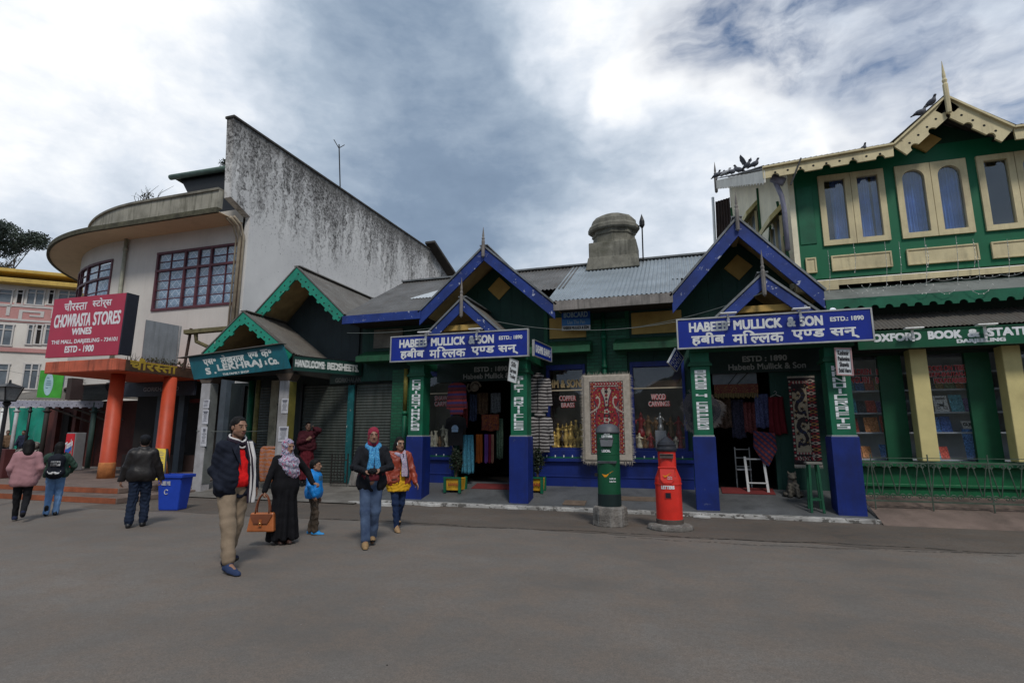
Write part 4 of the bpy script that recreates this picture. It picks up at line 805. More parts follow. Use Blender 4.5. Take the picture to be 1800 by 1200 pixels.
mb = MB(); mb.bar(A + Vector((-.15, 1.2, -.0)), A + Vector((-.12, 1.2, 1.45)), .05); mb.build('stay', ALU, t)
t = thing('rusty_pole', 'leaning rusty iron pole between the orange porch and the teal sign', 'pole', aY(323, 640, 12.7)); a, b = aY(323, 650, 12.7), aY(336, 577, 12.7); mb = MB(); mb.bar(a, b, .07, .05); mb.build('bar', mat('rust', (.05, .028, .02), .9), t)

# ------------------------------------------------------------------ book shop, green and cream, at the right
ox = thing('book_shop', 'two-storey green and cream book shop with fretted eaves and arched upper windows', 'shop', (6, 13.5, .3))
YO = 13.5; zb0 = 5.12; zT = 7.98; WIN = [(3.21, 4.53), (4.75, 6.08), (6.27, 7.60), (7.85, 9.1)]; zw0, zw1 = 5.87, 7.56
mb = MB(); x = 2.62
for a, b in WIN: mb.box(x, a, YO, YO + .14, zb0, zT); mb.box(a, b, YO, YO + .14, zb0, zw0); mb.box(a, b, YO, YO + .14, zw1, zT); x = b
mb.box(x, 10.5, YO, YO + .14, zb0, zT); mb.build('wall', OXG, ox)
mb = MB(); mb.box(2.74, 3.08, YO - .02, YO - .002, 5.95, 7.35); mb.build('wall_panel', mat('bookshop_green_panel', lin((18, 92, 64)), .5, .3), ox, bevel=.012)
def leaf(mb, x0, x1, z0, z1, m, arched, y0, y1):
    """one casement: a rectangle with a rectangular or round-headed opening"""
    cx = (x0 + x1) / 2; ix0, ix1, iz0, iz1 = x0 + m, x1 - m, z0 + m, z1 - m; r = (ix1 - ix0) / 2; inner = [(ix0, iz0), (ix1, iz0)]
    inner += [(cx + r * math.cos(math.pi * k / 14), iz1 - r + r * math.sin(math.pi * k / 14)) for k in range(15)] if arched else [(ix1, iz1), (ix0, iz1)]
    def out(p):
        dx, dz = p[0] - cx, p[1] - (z0 + z1) / 2; k = min((x1 - x0) / 2 / max(1e-6, abs(dx)), (z1 - z0) / 2 / max(1e-6, abs(dz))); return (cx + dx * k, (z0 + z1) / 2 + dz * k)
    corners = [(x0, z0), (x1, z0), (x1, z1), (x0, z1)]; n = len(inner)
    outer = [out(p) for p in inner]
    if arched:
        outer[0], outer[1] = corners[0], corners[1]
    else: outer = corners
    # snap the two top corners
    if arched:
        for c in corners[2:]:
            j = min(range(n), key=lambda i: (outer[i][0] - c[0]) ** 2 + (outer[i][1] - c[1]) ** 2); outer[j] = c
    for i in range(n):
        j = (i + 1) % n; q = [outer[i], outer[j], inner[j], inner[i]]; mb.prism([(p[0], y0, p[1]) for p in q], (0, y1 - y0, 0))
    return ix0, ix1, iz0, iz1
def curtain(mb, x0, x1, z0, z1, y, waves, amp=.035):
    mb.grid(lambda u, v: (x0 + (x1 - x0) * u, y + amp * math.sin(u * waves * 6.28 + 1.2 * math.sin(v * 2)) * (.6 + .4 * v) + .012 * math.sin(u * waves * 17), z0 + (z1 - z0) * v), int(waves * 10), 8)
CURT = mat('blue_curtain', (.10, .24, .62), .85, .3, 3, .2, 60); DIM = mat('dim_room_blue', (.02, .025, .035), .9)
for k, (a, b) in enumerate(WIN):
    mb = MB(); mid = (a + b) / 2
    for x0, x1, ar in ((a, mid - .005, k in (1,)), (mid + .005, b, k in (1, 2))): leaf(mb, x0, x1, zw0, zw1, .12, ar, YO - .05, YO + .06)
    w = mb.build('window', CREAM, ox)
    mb = MB(); mb.box(a + .1, b - .1, YO + .012, YO + .018, zw0 + .1, zw1 - .1); mb.build('pane', GLASSUP, w)
    spans = [((a + .30, mid - .06), (mid + .10, mid + .42), (b - .18, b - .05)), ((a + .1, mid - .1), (mid + .1, b - .1)), ((a + .05, a + .12), (mid + .1, b - .1)), ((a, b),)][k]
    for x0, x1 in spans: mb = MB(); curtain(mb, x0, x1, zw0, zw1, YO + .2, 5 + 6 * (x1 - x0)); mb.build('curtain', CURT, w, smooth=True)
mb = MB(); mb.box(2.75, 10.4, YO + 1.2, YO + 1.25, zw0 - .4, zw1 + .4); mb.box(2.75, 10.4, YO + .15, YO + 1.2, zw1 + .3, zw1 + .34); mb.box(2.75, 2.79, YO + .15, YO + 1.2, zw0 - .4, zw1 + .3); mb.build('room', DIM, ox)
for a, b in ((2.80, 3.02), (3.32, 4.50), (4.78, 6.08), (6.30, 7.6)):
    mb = MB(); mb.box(a, b, YO - .035, YO - .002, 5.26, 5.62); p = mb.build('panel', CREAM, ox, bevel=.008); mb = MB(); t_ = .035
    mb.box(a, b, YO - .055, YO - .036, 5.26, 5.26 + t_); mb.box(a, b, YO - .055, YO - .036, 5.62 - t_, 5.62); mb.box(a, a + t_, YO - .055, YO - .036, 5.26 + t_, 5.62 - t_); mb.box(b - t_, b, YO - .055, YO - .036, 5.26 + t_, 5.62 - t_); mb.build('moulding', CREAM, p, bevel=.006)
zz = lambda y, Y: aY(1640, y, Y).z
mb = MB(); mb.box(2.55, 10.5, 13.40, 13.62, zz(497, 13.4), zz(478, 13.4)); mb.build('string_course', CREAM, ox, bevel=.01)
mb = MB(); mb.prism([(3.0, 13.42, zz(497, 13.4)), (3.0, 12.95, zz(516, 12.95) + .02), (3.0, 12.95, zz(516, 12.95)), (3.0, 13.42, zz(499, 13.4) - .12)], (7.5, 0, 0)); mb.build('skirt_roof', mat('grey_skirt', (.17, .185, .175), .8, .2, 2, .2, 40, grime=.4), ox)
mb = MB(); scallop(mb, (3.0, 12.92, zz(515, 12.92)), (10.5, 12.92, zz(515, 12.92)), .24, (0, .04, 0), .26, .075, 0, cut=True); mb.build('valance', mat('valance_green', lin((22, 98, 72)), .6, .25, 3, .2, 40, grime=.5, grimec=(.01, .03, .02)), ox)
mb = MB(); za, zb = zz(547, 13.3), zz(574, 12.6); mb.sheet((3.35, 12.6, zb), (10.5, 12.6, zb), (10.5, 13.4, za), (3.35, 13.4, za), .075, .010); mb.build('awning_roof', TINGREY, ox, smooth=True)
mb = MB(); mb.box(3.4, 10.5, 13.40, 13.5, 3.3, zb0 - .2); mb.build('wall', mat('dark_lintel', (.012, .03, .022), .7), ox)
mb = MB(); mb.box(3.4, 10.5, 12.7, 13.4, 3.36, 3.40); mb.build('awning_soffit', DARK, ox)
t, o, ax, ay = board('shop_sign', 'green OXFORD BOOK & STATIONERY board with white letters under the tin awning', (3.45, 12.6, zz(608, 12.6)), (6.2, 0, 0), (0, 0, zz(579, 12.6) - zz(608, 12.6)), .05, mat('green_enamel', lin((16, 84, 56)), .4, .15, 2, .1, 50, grime=.3), 1, fm=GREEN, frw=.02)
xf = lambda px: (aY(px, 590, 12.6).x - o.x) / ax.x
write(t, o, ax, ay, [("OXFORD", xf(1533), xf(1618), .42, .86, .010), ("BOOK", xf(1632), xf(1690), .44, .88, .010), ("&", xf(1702), xf(1722), .46, .88, .010), ("STATIONERY", xf(1737), xf(1895), .46, .90, .010), ("DARJEELING", xf(1681), xf(1766), .08, .32, .008)], WHITE)
for px, lb in ((1600, 'small white lamp bracket over the word OXFORD'), (1727, 'small white lamp bracket after the ampersand on the book shop board')): sign_lamp((aY(px, 580, 12.6).x, 12.6, zz(580, 12.6) - .02), lb)
# eaves and the fretted gable
E0, E1, AP, E2 = aY(1340, 297, 12.9), aY(1570, 256, 12.9), aY(1662, 172, 12.9), aY(1782, 226, 12.9)
E1.y = AP.y = E2.y = E0.y = 12.9
def fret(A, B, w, per, up): mb = MB(); scallop(mb, A, B, w, (0, .05, 0), per, .085, .026, up=up, cut=True, holez=.35); return mb.build('bargeboard', [CREAM, HOLE], ox)
fret(E0, E1, .24, .52, (0, 0, 1)); n1 = Vector((-(AP.z - E1.z), 0, AP.x - E1.x)).normalized(); fret(E1, AP, .34, .46, n1); n2 = Vector((AP.z - E2.z, 0, E2.x - AP.x)).normalized(); fret(AP, E2, .34, .46, n2); fret(E2, Vector((10.5, 12.9, E2.z)), .24, .52, (0, 0, 1))
mb = MB()
for A, B in ((E0, E1), (E1, AP), (AP, E2), (E2, Vector((10.5, 12.9, E2.z)))): mb.bar(A + Vector((0, -.01, .02)), B + Vector((0, -.01, .02)), .10, .04)
mb.build('eave_trim', CREAM, ox); finial(ox, AP.x, 12.84, AP.z - .42, aY(1660, 107, 12.84).z, .085, CREAM)
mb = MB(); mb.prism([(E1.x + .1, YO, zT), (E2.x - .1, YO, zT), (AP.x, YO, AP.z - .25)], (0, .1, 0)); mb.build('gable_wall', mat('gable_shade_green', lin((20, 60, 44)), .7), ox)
mb = MB(); r = .26; c = aY(1627, 247, 13.4); mb.prism([(c.x - r * 1.2, 13.42, c.z), (c.x, 13.42, c.z - r), (c.x + r * 1.2, 13.42, c.z), (c.x, 13.42, c.z + r)], (0, .07, 0)); mb.build('vent_panel', OCHRE, ox, bevel=.01)
mb = MB(); mb.sheet(E0 + Vector((0, 0, .06)), E1 + Vector((.2, 0, .06)), (E1.x + .2, 17.5, 9.9), (1.6, 17.5, 9.7), .11, .02); mb.sheet((E2.x, 12.9, E2.z + .06), (10.5, 12.9, E2.z + .06), (10.5, 17.5, 9.9), (E2.x, 17.5, 9.9), .11, .02); mb.build('roof', TINOLD, ox, smooth=True)
mb = MB(); mb.sheet((E2.x + .06, 12.88, E2.z + .05), (E2.x + .06, 17, E2.z + .05), (AP.x, 17, AP.z + .06), (AP.x, 12.88, AP.z + .06), .11, .015); mb.sheet((E1.x - .06, 17, E1.z + .05), (E1.x - .06, 12.88, E1.z + .05), (AP.x, 12.88, AP.z + .06), (AP.x, 17, AP.z + .06), .11, .015); mb.build('gable_roof', TINGREY, ox, smooth=True)
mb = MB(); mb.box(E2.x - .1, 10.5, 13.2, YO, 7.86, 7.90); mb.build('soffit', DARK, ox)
# side wall with planks, hoods and its verge
S0_, S1_ = Vector((2.58, 13.45, 0)), Vector((1.93, 20, 0))
mb = MB(); mb.prism([(S0_.x, S0_.y, 5.0), (S1_.x, S1_.y, 5.0), (S1_.x, S1_.y, 10.75), (S0_.x, S0_.y, 7.9)], (.12, .012, 0)); mb.build('side_wall', mat('cream_planks', lin((240, 233, 205)), .65, .12, 2, .25, 50, plank=.34, axis=1, grime=.35, grimec=(.3, .24, .14)), ox)
V0, V1 = aY(1342, 300, 12.9), aY(1258, 317, 20); mb = MB(); scallop(mb, V1, V0, .30, (.03, -.01, 0), .35, .05, 0, up=(0, 0, 1)); mb.build('verge_board', mat('verge_white', (.75, .72, .64), .7, .15, 3, .1, 30), ox)
mb = MB(); mb.prism([V0 + Vector((.02, 0, .04)), V1 + Vector((.02, 0, .04)), V1 + Vector((1.0, 0, .1)), V0 + Vector((.7, 0, .1))], (0, 0, .04)); mb.build('verge_flashing', TINGREY, ox)
finial(ox, V1.x, V1.y, V1.z - .5, aY(1256, 285, 20).z, .09, TIMBER)
ws = lambda y, z, d=.0: Vector((S0_.x + (S1_.x - S0_.x) * (y - S0_.y) / (S1_.y - S0_.y) - d, y, z))
for y0_, y1_, zt_, h_ in ((13.9, 15.0, 7.1, 1.5), (16.2, 17.6, 8.2, 1.6)):
    mb = MB(); mb.prism([ws(y0_, zt_), ws(y1_, zt_), ws(y1_, zt_ - .35, .34), ws(y0_, zt_ - .35, .34)], (0, 0, .14)); mb.build('window_hood', YELC, ox)
    mb = MB(); mb.prism([ws(y0_ + .1, zt_ - h_, .03), ws(y1_ - .1, zt_ - h_, .03), ws(y1_ - .1, zt_ - .2, .03), ws(y0_ + .1, zt_ - .2, .03)], (-.02, 0, 0)); s_ = mb.build('window', mat('side_window_pane', (.22, .28, .34), .15), ox)
    for q in (0, .5, 1):
        yy = y0_ + .1 + (y1_ - y0_ - .2) * q; mb = MB(); mb.bar(ws(yy, zt_ - h_, .07), ws(yy, zt_ - .2, .07), .06); mb.build('frame', CREAM, s_)
for y0_, z0_, y1_, z1_ in ((13.6, 5.1, 14.3, 7.4), (15.0, 7.3, 16.0, 5.2), (17.6, 8.4, 18.6, 5.6), (19.0, 5.6, 19.8, 9.6), (16.1, 8.6, 16.1, 5.2)):
    mb = MB(); mb.bar(ws(y0_, z0_, .02), ws(y1_, z1_, .02), .07, .03); mb.build('side_batten', mat('batten_green', lin((40, 92, 60)), .6), ox)
mb = MB(); mb.sheet((1.32, 20.3, 5.0), (1.93, 20.05, 5.0), (1.93, 20.05, 10.1), (1.45, 20.3, 10.1), .12, .02); mb.build('tin_cladding', mat('brown_tin', (.05, .032, .028), .7, .3, 3, .3), ox)
mb = MB(); mb.tube([(1.28, 20.1, 5.0), (1.36, 20.1, 10.2)], .05, 8); mb.build('downpipe', LAMPM, ox, smooth=True)
a, b = aY(1362, 318, 13.2), aY(1385, 440, 13.25); mb = MB(); mb.tube([a, aY(1374, 345, 13.2), aY(1379, 370, 13.3), b], .055, 10); mb.tube([a + Vector((-.05, 0, .08)), a + Vector((.18, -.05, -.08))], .10, 10); mb.build('downpipe', mat('lilac_pipe', (.25, .25, .33), .5, .3, 6), ox, smooth=True)
a, b = aY(1390, 325, 12.8), aY(1408, 278, 12.8); mb = MB(); mb.bar(a, b, .035); mb.build('cable_bracket', BLACK, ox)
# street level: columns, windows, base
mb = MB(); mb.box(3.3, 10.5, 13.25, 13.6, .25, 1.0); mb.box(3.3, 10.5, 13.12, 13.6, 1.0, 1.10); mb.box(3.3, 10.5, 13.20, 13.6, .60, .66); mb.build('base', mat('deep_green_base', lin((18, 92, 56)), .5, .25, 2, .2, 40, grime=.4), ox, bevel=.01)
for a, b in ((4.43, 4.73), (5.98, 6.28), (7.55, 7.85)):
    mb = MB(); mb.box(a, b, 12.98, 13.28, 1.12, 3.36); mb.build('column', YELC, ox, bevel=.015)
    mb = MB(); mb.box(a - .45, a - .02, 13.42, 13.52, 1.1, 3.3); mb.build('window_post', mat('post_green', lin((14, 78, 50)), .5, .2), ox)
mb = MB(); mb.box(3.3, 10.5, 14.3, 14.36, .6, 3.4); mb.box(3.3, 10.5, 13.6, 14.3, 3.38, 3.42); mb.box(3.3, 3.36, 13.5, 14.3, .6, 3.4); mb.build('interior', mat('shelf_back', (.40, .42, .46), .8), ox)
for z in (1.12, 1.68, 2.1, 2.58, 2.95): mb = MB(); mb.box(3.37, 10.4, 13.72, 14.29, z - .02, z + .012); mb.build('shelf', mat('shelf_paint', (.5, .52, .56), .6), ox, bevel=.004)
mb = MB(); mb.box(3.3, 10.5, 13.47, 13.476, 1.1, 3.3); mb.build('shop_glass', GLASS, ox)
WR = mat('crimson_writing', (.40, .025, .03), .5); WRO = mat('pink_outline', (.45, .36, .36), .6)
m1 = MB(); m2 = MB()
def win_text(s, px0, px1, py0, py1):
    a, b = aY(px0, py1, 13.45), aY(px1, py0, 13.45)
    lettering(m2, s, (a.x - .008, 13.46, a.z - .008), (b.x - a.x + .016, 0, 0), (0, 0, b.z - a.z + .016), .006); lettering(m1, s, (a.x, 13.456, a.z), (b.x - a.x, 0, 0), (0, 0, b.z - a.z), .003)
win_text("CHILDREN", 1486, 1530, 648, 659); win_text("BOOKS", 1541, 1567, 648, 658); win_text("PENGUIN", 1484, 1527, 662, 673); win_text("BOOKS", 1541, 1568, 662, 673)
win_text("BOOKS ON TIBET", 1627, 1700, 641, 652); win_text("SIKKIM-BHUTAN-NEPAL", 1626, 1722, 652, 662); win_text("MOUNTAINEERING", 1643, 1715, 663, 673)
m2.build('lettering_outline', WRO, ox); m1.build('lettering', WR, ox)
# ------------------------------------------------------------------ people: one smooth skin per body or garment, grown from a distance field
class SDF:
    def __init__(s, lo, hi, h):
        s.h = h; s.lo = np.array(lo, float) - 3 * h; s.n = np.ceil((np.array(hi) - s.lo) / h).astype(int) + 4; s.a = np.full(s.n, 1., np.float32); s.R = np.eye(3); s.o = np.zeros(3)
    def frame(s, R_=None, o=(0, 0, 0)): s.R = np.eye(3) if R_ is None else np.array(R_, float); s.o = np.array(o, float); return s
    def _blk(s, pts, m):
        q = np.array(pts) @ s.R.T + s.o; lo = np.maximum(((q.min(0) - m - s.lo) / s.h).astype(int), 0); hi = np.minimum(((q.max(0) + m - s.lo) / s.h).astype(int) + 2, s.n)
        if (hi <= lo).any(): return None
        ax = [s.lo[i] + s.h * np.arange(lo[i], hi[i]) for i in range(3)]
        g = np.stack(np.meshgrid(*ax, indexing='ij'), -1).astype(np.float32) - s.o; return tuple(slice(a, b) for a, b in zip(lo, hi)), (g @ s.R).astype(np.float32)
    def _min(s, sl, d, k):
        a = s.a[sl]; h = np.maximum(k - np.abs(a - d), 0) / k; s.a[sl] = np.minimum(a, d) - h * h * k * .25
    def _cut(s, sl, d, k):
        a = s.a[sl]; d = -d; h = np.maximum(k - np.abs(a - d), 0) / k; s.a[sl] = np.maximum(a, d) + h * h * k * .25
    def cap(s, a, b, ra, rb=None, k=.03, sq=None, cut=False):
        rb = ra if rb is None else rb; a = np.array(a, float); b = np.array(b, float); m = max(ra, rb) * (max(sq) if sq else 1) + k + 2 * s.h; r = s._blk([a, b], m)
        if r is None: return s
        sl, p = r; f = 1.
        if sq: q = np.array(sq); c = (a + b) / 2; p = (p - c) / q; a, b = (a - c) / q, (b - c) / q; f = min(sq)
        ba = b - a; pa = p - a; t = np.clip(pa @ ba / max(ba @ ba, 1e-9), 0, 1); d = (np.linalg.norm(pa - t[..., None] * ba, axis=-1) - (ra + (rb - ra) * t)) * f
        (s._cut if cut else s._min)(sl, d.astype(np.float32), k); return s
    def ell(s, c, r, k=.02, cut=False):
        r = np.array(r, float); c = np.array(c, float); b = s._blk([c - r, c + r], k + 2 * s.h)
        if b is None: return s
        sl, p = b; q = (p - c) / r; k0 = np.linalg.norm(q, axis=-1); k1 = np.linalg.norm(q / r, axis=-1); d = np.where(k1 > 1e-6, k0 * (k0 - 1) / np.maximum(k1, 1e-6), -r.min())
        (s._cut if cut else s._min)(sl, d.astype(np.float32), k); return s
    def cbox(s, lo, hi, k=.01):           # cut a box away
        lo, hi = np.array(lo, float), np.array(hi, float); b = s._blk([lo, hi, [lo[0], hi[1], hi[2]], [hi[0], lo[1], lo[2]], [lo[0], lo[1], hi[2]], [hi[0], hi[1], lo[2]]], k + 2 * s.h)
        if b is None: return s
        sl, p = b; q = np.abs(p - (lo + hi) / 2) - (hi - lo) / 2; d = np.linalg.norm(np.maximum(q, 0), axis=-1) + np.minimum(q.max(-1), 0); s._cut(sl, d.astype(np.float32), k); return s
    def plane(s, z): s.a[:, :, :max(0, int(round((z - s.lo[2]) / s.h)))] = np.maximum(s.a[:, :, :max(0, int(round((z - s.lo[2]) / s.h)))], .01); return s
    def mesh(s, name, mats, parent, wrinkle=0., paint=None, seed=0, wl=.1, relax=1):
        a = s.a; ins = a < 0; n = np.array(a.shape); c = np.zeros(n - 1, np.uint8)
        for i in (0, 1):
            for j in (0, 1):
                for k in (0, 1): c += ins[i:n[0] - 1 + i, j:n[1] - 1 + j, k:n[2] - 1 + k]
        act = (c > 0) & (c < 8); I = np.argwhere(act); idx = np.full(n - 1, -1, np.int64); idx[act] = np.arange(len(I)); acc = np.zeros((len(I), 3)); cnt = np.zeros(len(I))
        cr = [(i, j, k) for i in (0, 1) for j in (0, 1) for k in (0, 1)]; val = {q: a[I[:, 0] + q[0], I[:, 1] + q[1], I[:, 2] + q[2]] for q in cr}
        for q in cr:
            for ax in range(3):
                if q[ax]: continue
                w = list(q); w[ax] = 1; va, vb = val[q], val[tuple(w)]; m = (va < 0) != (vb < 0); t = np.where(m, va / np.where(m, va - vb, 1), 0); p = np.array(q, float) + np.zeros((len(I), 1)); p[:, ax] += t; acc += p * m[:, None]; cnt += m
        V = s.lo + s.h * (I + acc / cnt[:, None]); F = []
        for ax in range(3):
            u, v = (ax + 1) % 3, (ax + 2) % 3; sl0 = [slice(1, -1)] * 3; sl0[ax] = slice(0, -1); sl1 = list(sl0); sl1[ax] = slice(1, None)
            A, B = ins[tuple(sl0)], ins[tuple(sl1)]; off = np.array([1, 1, 1]); off[ax] = 0
            for flip in (0, 1):
                E = np.argwhere((A & ~B) if not flip else (~A & B)) + off; eu = np.eye(3, dtype=int)[u]; ev = np.eye(3, dtype=int)[v]
                q = [E - eu - ev, E - ev, E, E - eu]; f = np.stack([idx[t[:, 0], t[:, 1], t[:, 2]] for t in q], 1); F.append(f if not flip else f[:, ::-1])
        F = np.concatenate(F); F = F[(F >= 0).all(1)]
        for _ in range(relax):                     # light smoothing
            e = np.concatenate([F[:, [0, 1]], F[:, [1, 2]], F[:, [2, 3]], F[:, [3, 0]]]); sm = np.zeros_like(V); ct = np.zeros(len(V)); np.add.at(sm, e[:, 0], V[e[:, 1]]); np.add.at(ct, e[:, 0], 1); V = V * .5 + .5 * sm / np.maximum(ct, 1)[:, None]
        if wrinkle:
            r = np.random.default_rng(seed); nr = np.zeros_like(V); fn = np.cross(V[F[:, 2]] - V[F[:, 0]], V[F[:, 3]] - V[F[:, 1]])
            for i in range(4): np.add.at(nr, F[:, i], fn)
            nr /= np.maximum(np.linalg.norm(nr, axis=1), 1e-9)[:, None]; d = np.zeros(len(V)); W_ = V + .03 * np.sin(V[:, [1, 2, 0]] * 17 + seed)
            for i in range(7):
                dr = r.normal(0, 1, 3) * (1, 1, .9); dr /= np.linalg.norm(dr); ph = r.uniform(0, 6.28); f_ = 2 * math.pi / (wl * r.uniform(.5, 1.6)); x = np.sin(W_ @ dr * f_ + ph); d += np.sign(x) * np.abs(x) ** 1.5 * r.uniform(.4, 1)
            V = V + nr * (d * wrinkle / 2.4)[:, None]
        me = bpy.data.meshes.new(name); me.from_pydata(V.tolist(), [], F.tolist())
        for m in (mats if isinstance(mats, (list, tuple)) else [mats]): me.materials.append(m)
        me.polygons.foreach_set('use_smooth', [True] * len(F))
        if paint:
            cen = V[F].mean(1); mi = np.zeros(len(F), int)
            for k, fnc in paint: mi[fnc(cen)] = k
            me.polygons.foreach_set('material_index', mi)
        me.update(); o = bpy.data.objects.new(name, me); COL.objects.link(o); o.parent = parent; return o
V3 = lambda *a: np.array(a, float)
def ik(a, b, l1, l2, pole):
    a, b, pole = map(lambda q: np.array(q, float), (a, b, pole)); d = b - a; L = np.linalg.norm(d); L2 = min(L, (l1 + l2) * .999)
    d /= L; b = a + d * L2; x = (l1 * l1 - l2 * l2 + L2 * L2) / (2 * L2); y = math.sqrt(max(0, l1 * l1 - x * x)); p = pole - d * (pole @ d); p /= np.linalg.norm(p); return a + d * x + p * y, b
def rotm(yaw=0., pitch=0., roll=0.): return np.array(Matrix.Rotation(yaw, 3, 'Z') @ Matrix.Rotation(pitch, 3, 'X') @ Matrix.Rotation(roll, 3, 'Y'))
def skel(k, la=(.1, 0, .085), ra=(-.1, 0, .085), lw=(.27, -.04, .86), rw=(-.27, -.04, .86), yaw=0., pitch=0., lean=0., lp=(.5, 1, -.1), rp=(-.5, 1, -.1), sw=1., kn=.0):
    """joints of a standing adult (1.72 m) facing -y, scaled by k. la/ra ankles, lw/rw wrists, yaw/pitch of the head"""
    j = {}; K_ = lambda *q: np.array(q, float) * k; L_ = lambda z: -math.sin(lean) * max(0, z - .95)
    j['pel'] = K_(0, 0, .95); j['che'] = K_(0, L_(1.28), 1.28); j['neck'] = K_(0, L_(1.47) + .012, 1.46); j['head'] = K_(0, L_(1.6) - .012, 1.605)
    j['HR'] = rotm(yaw, pitch); j['k'] = k
    for s_, an, wr, po, sg in (('l', la, lw, lp, 1), ('r', ra, rw, rp, -1)):
        h = K_(sg * .088, 0, .92); an = np.array(an) * k; kk, an = ik(h, an, .425 * k, .42 * k, (sg * (.06 + kn), -1, .12)); j[s_ + 'h'], j[s_ + 'k'], j[s_ + 'a'] = h, kk, an
        sh = K_(sg * .166 * sw, L_(1.4) + .012, 1.385); e, w = ik(sh, np.array(wr) * k, .285 * k, .25 * k, po); j[s_ + 's'], j[s_ + 'e'], j[s_ + 'w'] = sh, e, w
    return j
def hand(S, w, d, n, k, thumb, curl=.5):
    """palm with four fingers of unequal length and a thumb; d along the hand, n out of the palm, thumb towards +-(d x n)"""
    d = d / np.linalg.norm(d); n = n - d * (n @ d); n /= np.linalg.norm(n); u = np.cross(d, n) * thumb
    S.frame(); c = w + d * .045 * k
    for t in (-.027, -.009, .009, .027): S.cap(w + d * .012 * k + u * t * .7 * k, w + d * .085 * k + u * t * k, .0145 * k, .0115 * k, .012)
    for t, L in ((.029, .068), (.0095, .078), (-.010, .073), (-.029, .058)):
        a = w + d * .086 * k + u * t * k; p = a; ang = 0
        for f, r0, r1 in ((.42, .0092, .0086), (.32, .0086, .008), (.26, .008, .007)):
            ang += curl * (.75 if f == .42 else 1.); q = p + (d * math.cos(ang) + n * math.sin(ang)) * L * f * k; S.cap(p, q, r0 * k, r1 * k, .004); p = q
    a = w + d * .02 * k + u * .026 * k; b = a + (d * .6 + u * .62 + n * .35) * .045 * k; q = b + (d * .85 + u * .1 + n * (.25 + .4 * curl)) * .034 * k; S.cap(a, b, .0135 * k, .0105 * k, .012); S.cap(b, q, .0102 * k, .0082 * k, .006)
def head(S, j, k, hk=None):
    hk = hk or k; S.frame(j['HR'], j['head']); q = hk; E = lambda c, r, kk=.02, cut=False: S.ell(np.array(c) * q, np.array(r) * q, kk, cut)
    E((0, .014, .034), (.073, .094, .084), .03); E((0, -.030, -.025), (.062, .062, .085), .03); E((0, -.058, -.088), (.030, .028, .024), .03)
    S.cap(V3(-.05, -.01, -.06) * q, V3(-.012, -.062, -.09) * q, .022 * q, .018 * q, .025); S.cap(V3(.05, -.01, -.06) * q, V3(.012, -.062, -.09) * q, .022 * q, .018 * q, .025)
    E((-.033, -.093, .006), (.018, .012, .0105), .012, True); E((.033, -.093, .006), (.018, .012, .0105), .012, True)
    S.cap(V3(-.04, -.078, .026) * q, V3(.04, -.078, .026) * q, .011 * q, .011 * q, .014)
    S.cap(V3(0, -.092, .010) * q, V3(0, -.113, -.030) * q, .0075 * q, .0125 * q, .010); E((-.013, -.100, -.033), (.010, .011, .008), .008); E((.013, -.100, -.033), (.010, .011, .008), .008)
    E((-.033, -.077, .005), (.0135, .0125, .0125), .004); E((.033, -.077, .005), (.0135, .0125, .0125), .004)
    S.cap(V3(-.019, -.090, -.057) * q, V3(.019, -.090, -.057) * q, .0075 * q, .0075 * q, .008); S.cap(V3(-.015, -.088, -.068) * q, V3(.015, -.088, -.068) * q, .0085 * q, .0085 * q, .008)
    E((-.075, .012, -.006), (.010, .020, .030), .010); E((.075, .012, -.006), (.010, .020, .030), .010)
    S.frame(); hc = j['head'] + j['HR'] @ (V3(0, .022, -.06) * q); S.cap(hc, j['neck'] + V3(0, .005, -.03) * k, .052 * k, .058 * k, .03)
def inhead(j, hk, fn):
    return lambda c: fn(((c - j['head']) @ j['HR']) / hk)
SKIN = lambda n, c: mat('skin_' + n, tuple(x * 1.15 for x in c), .5, .10, 9, .05, 90, spec=.4)
EYE = mat('eye_dark', (.035, .028, .025), .3, .1, 5, 0); LIPS = mat('lips', (.19, .065, .055), .45, .1, 9, 0); HAIRM = mat('black_hair', (.006, .005, .0045), .62, .4, 4, .5, 120, spec=.2, bdist=.004)
EYEW = mat('eye_white', (.22, .19, .17), .3, .1, 5, 0)
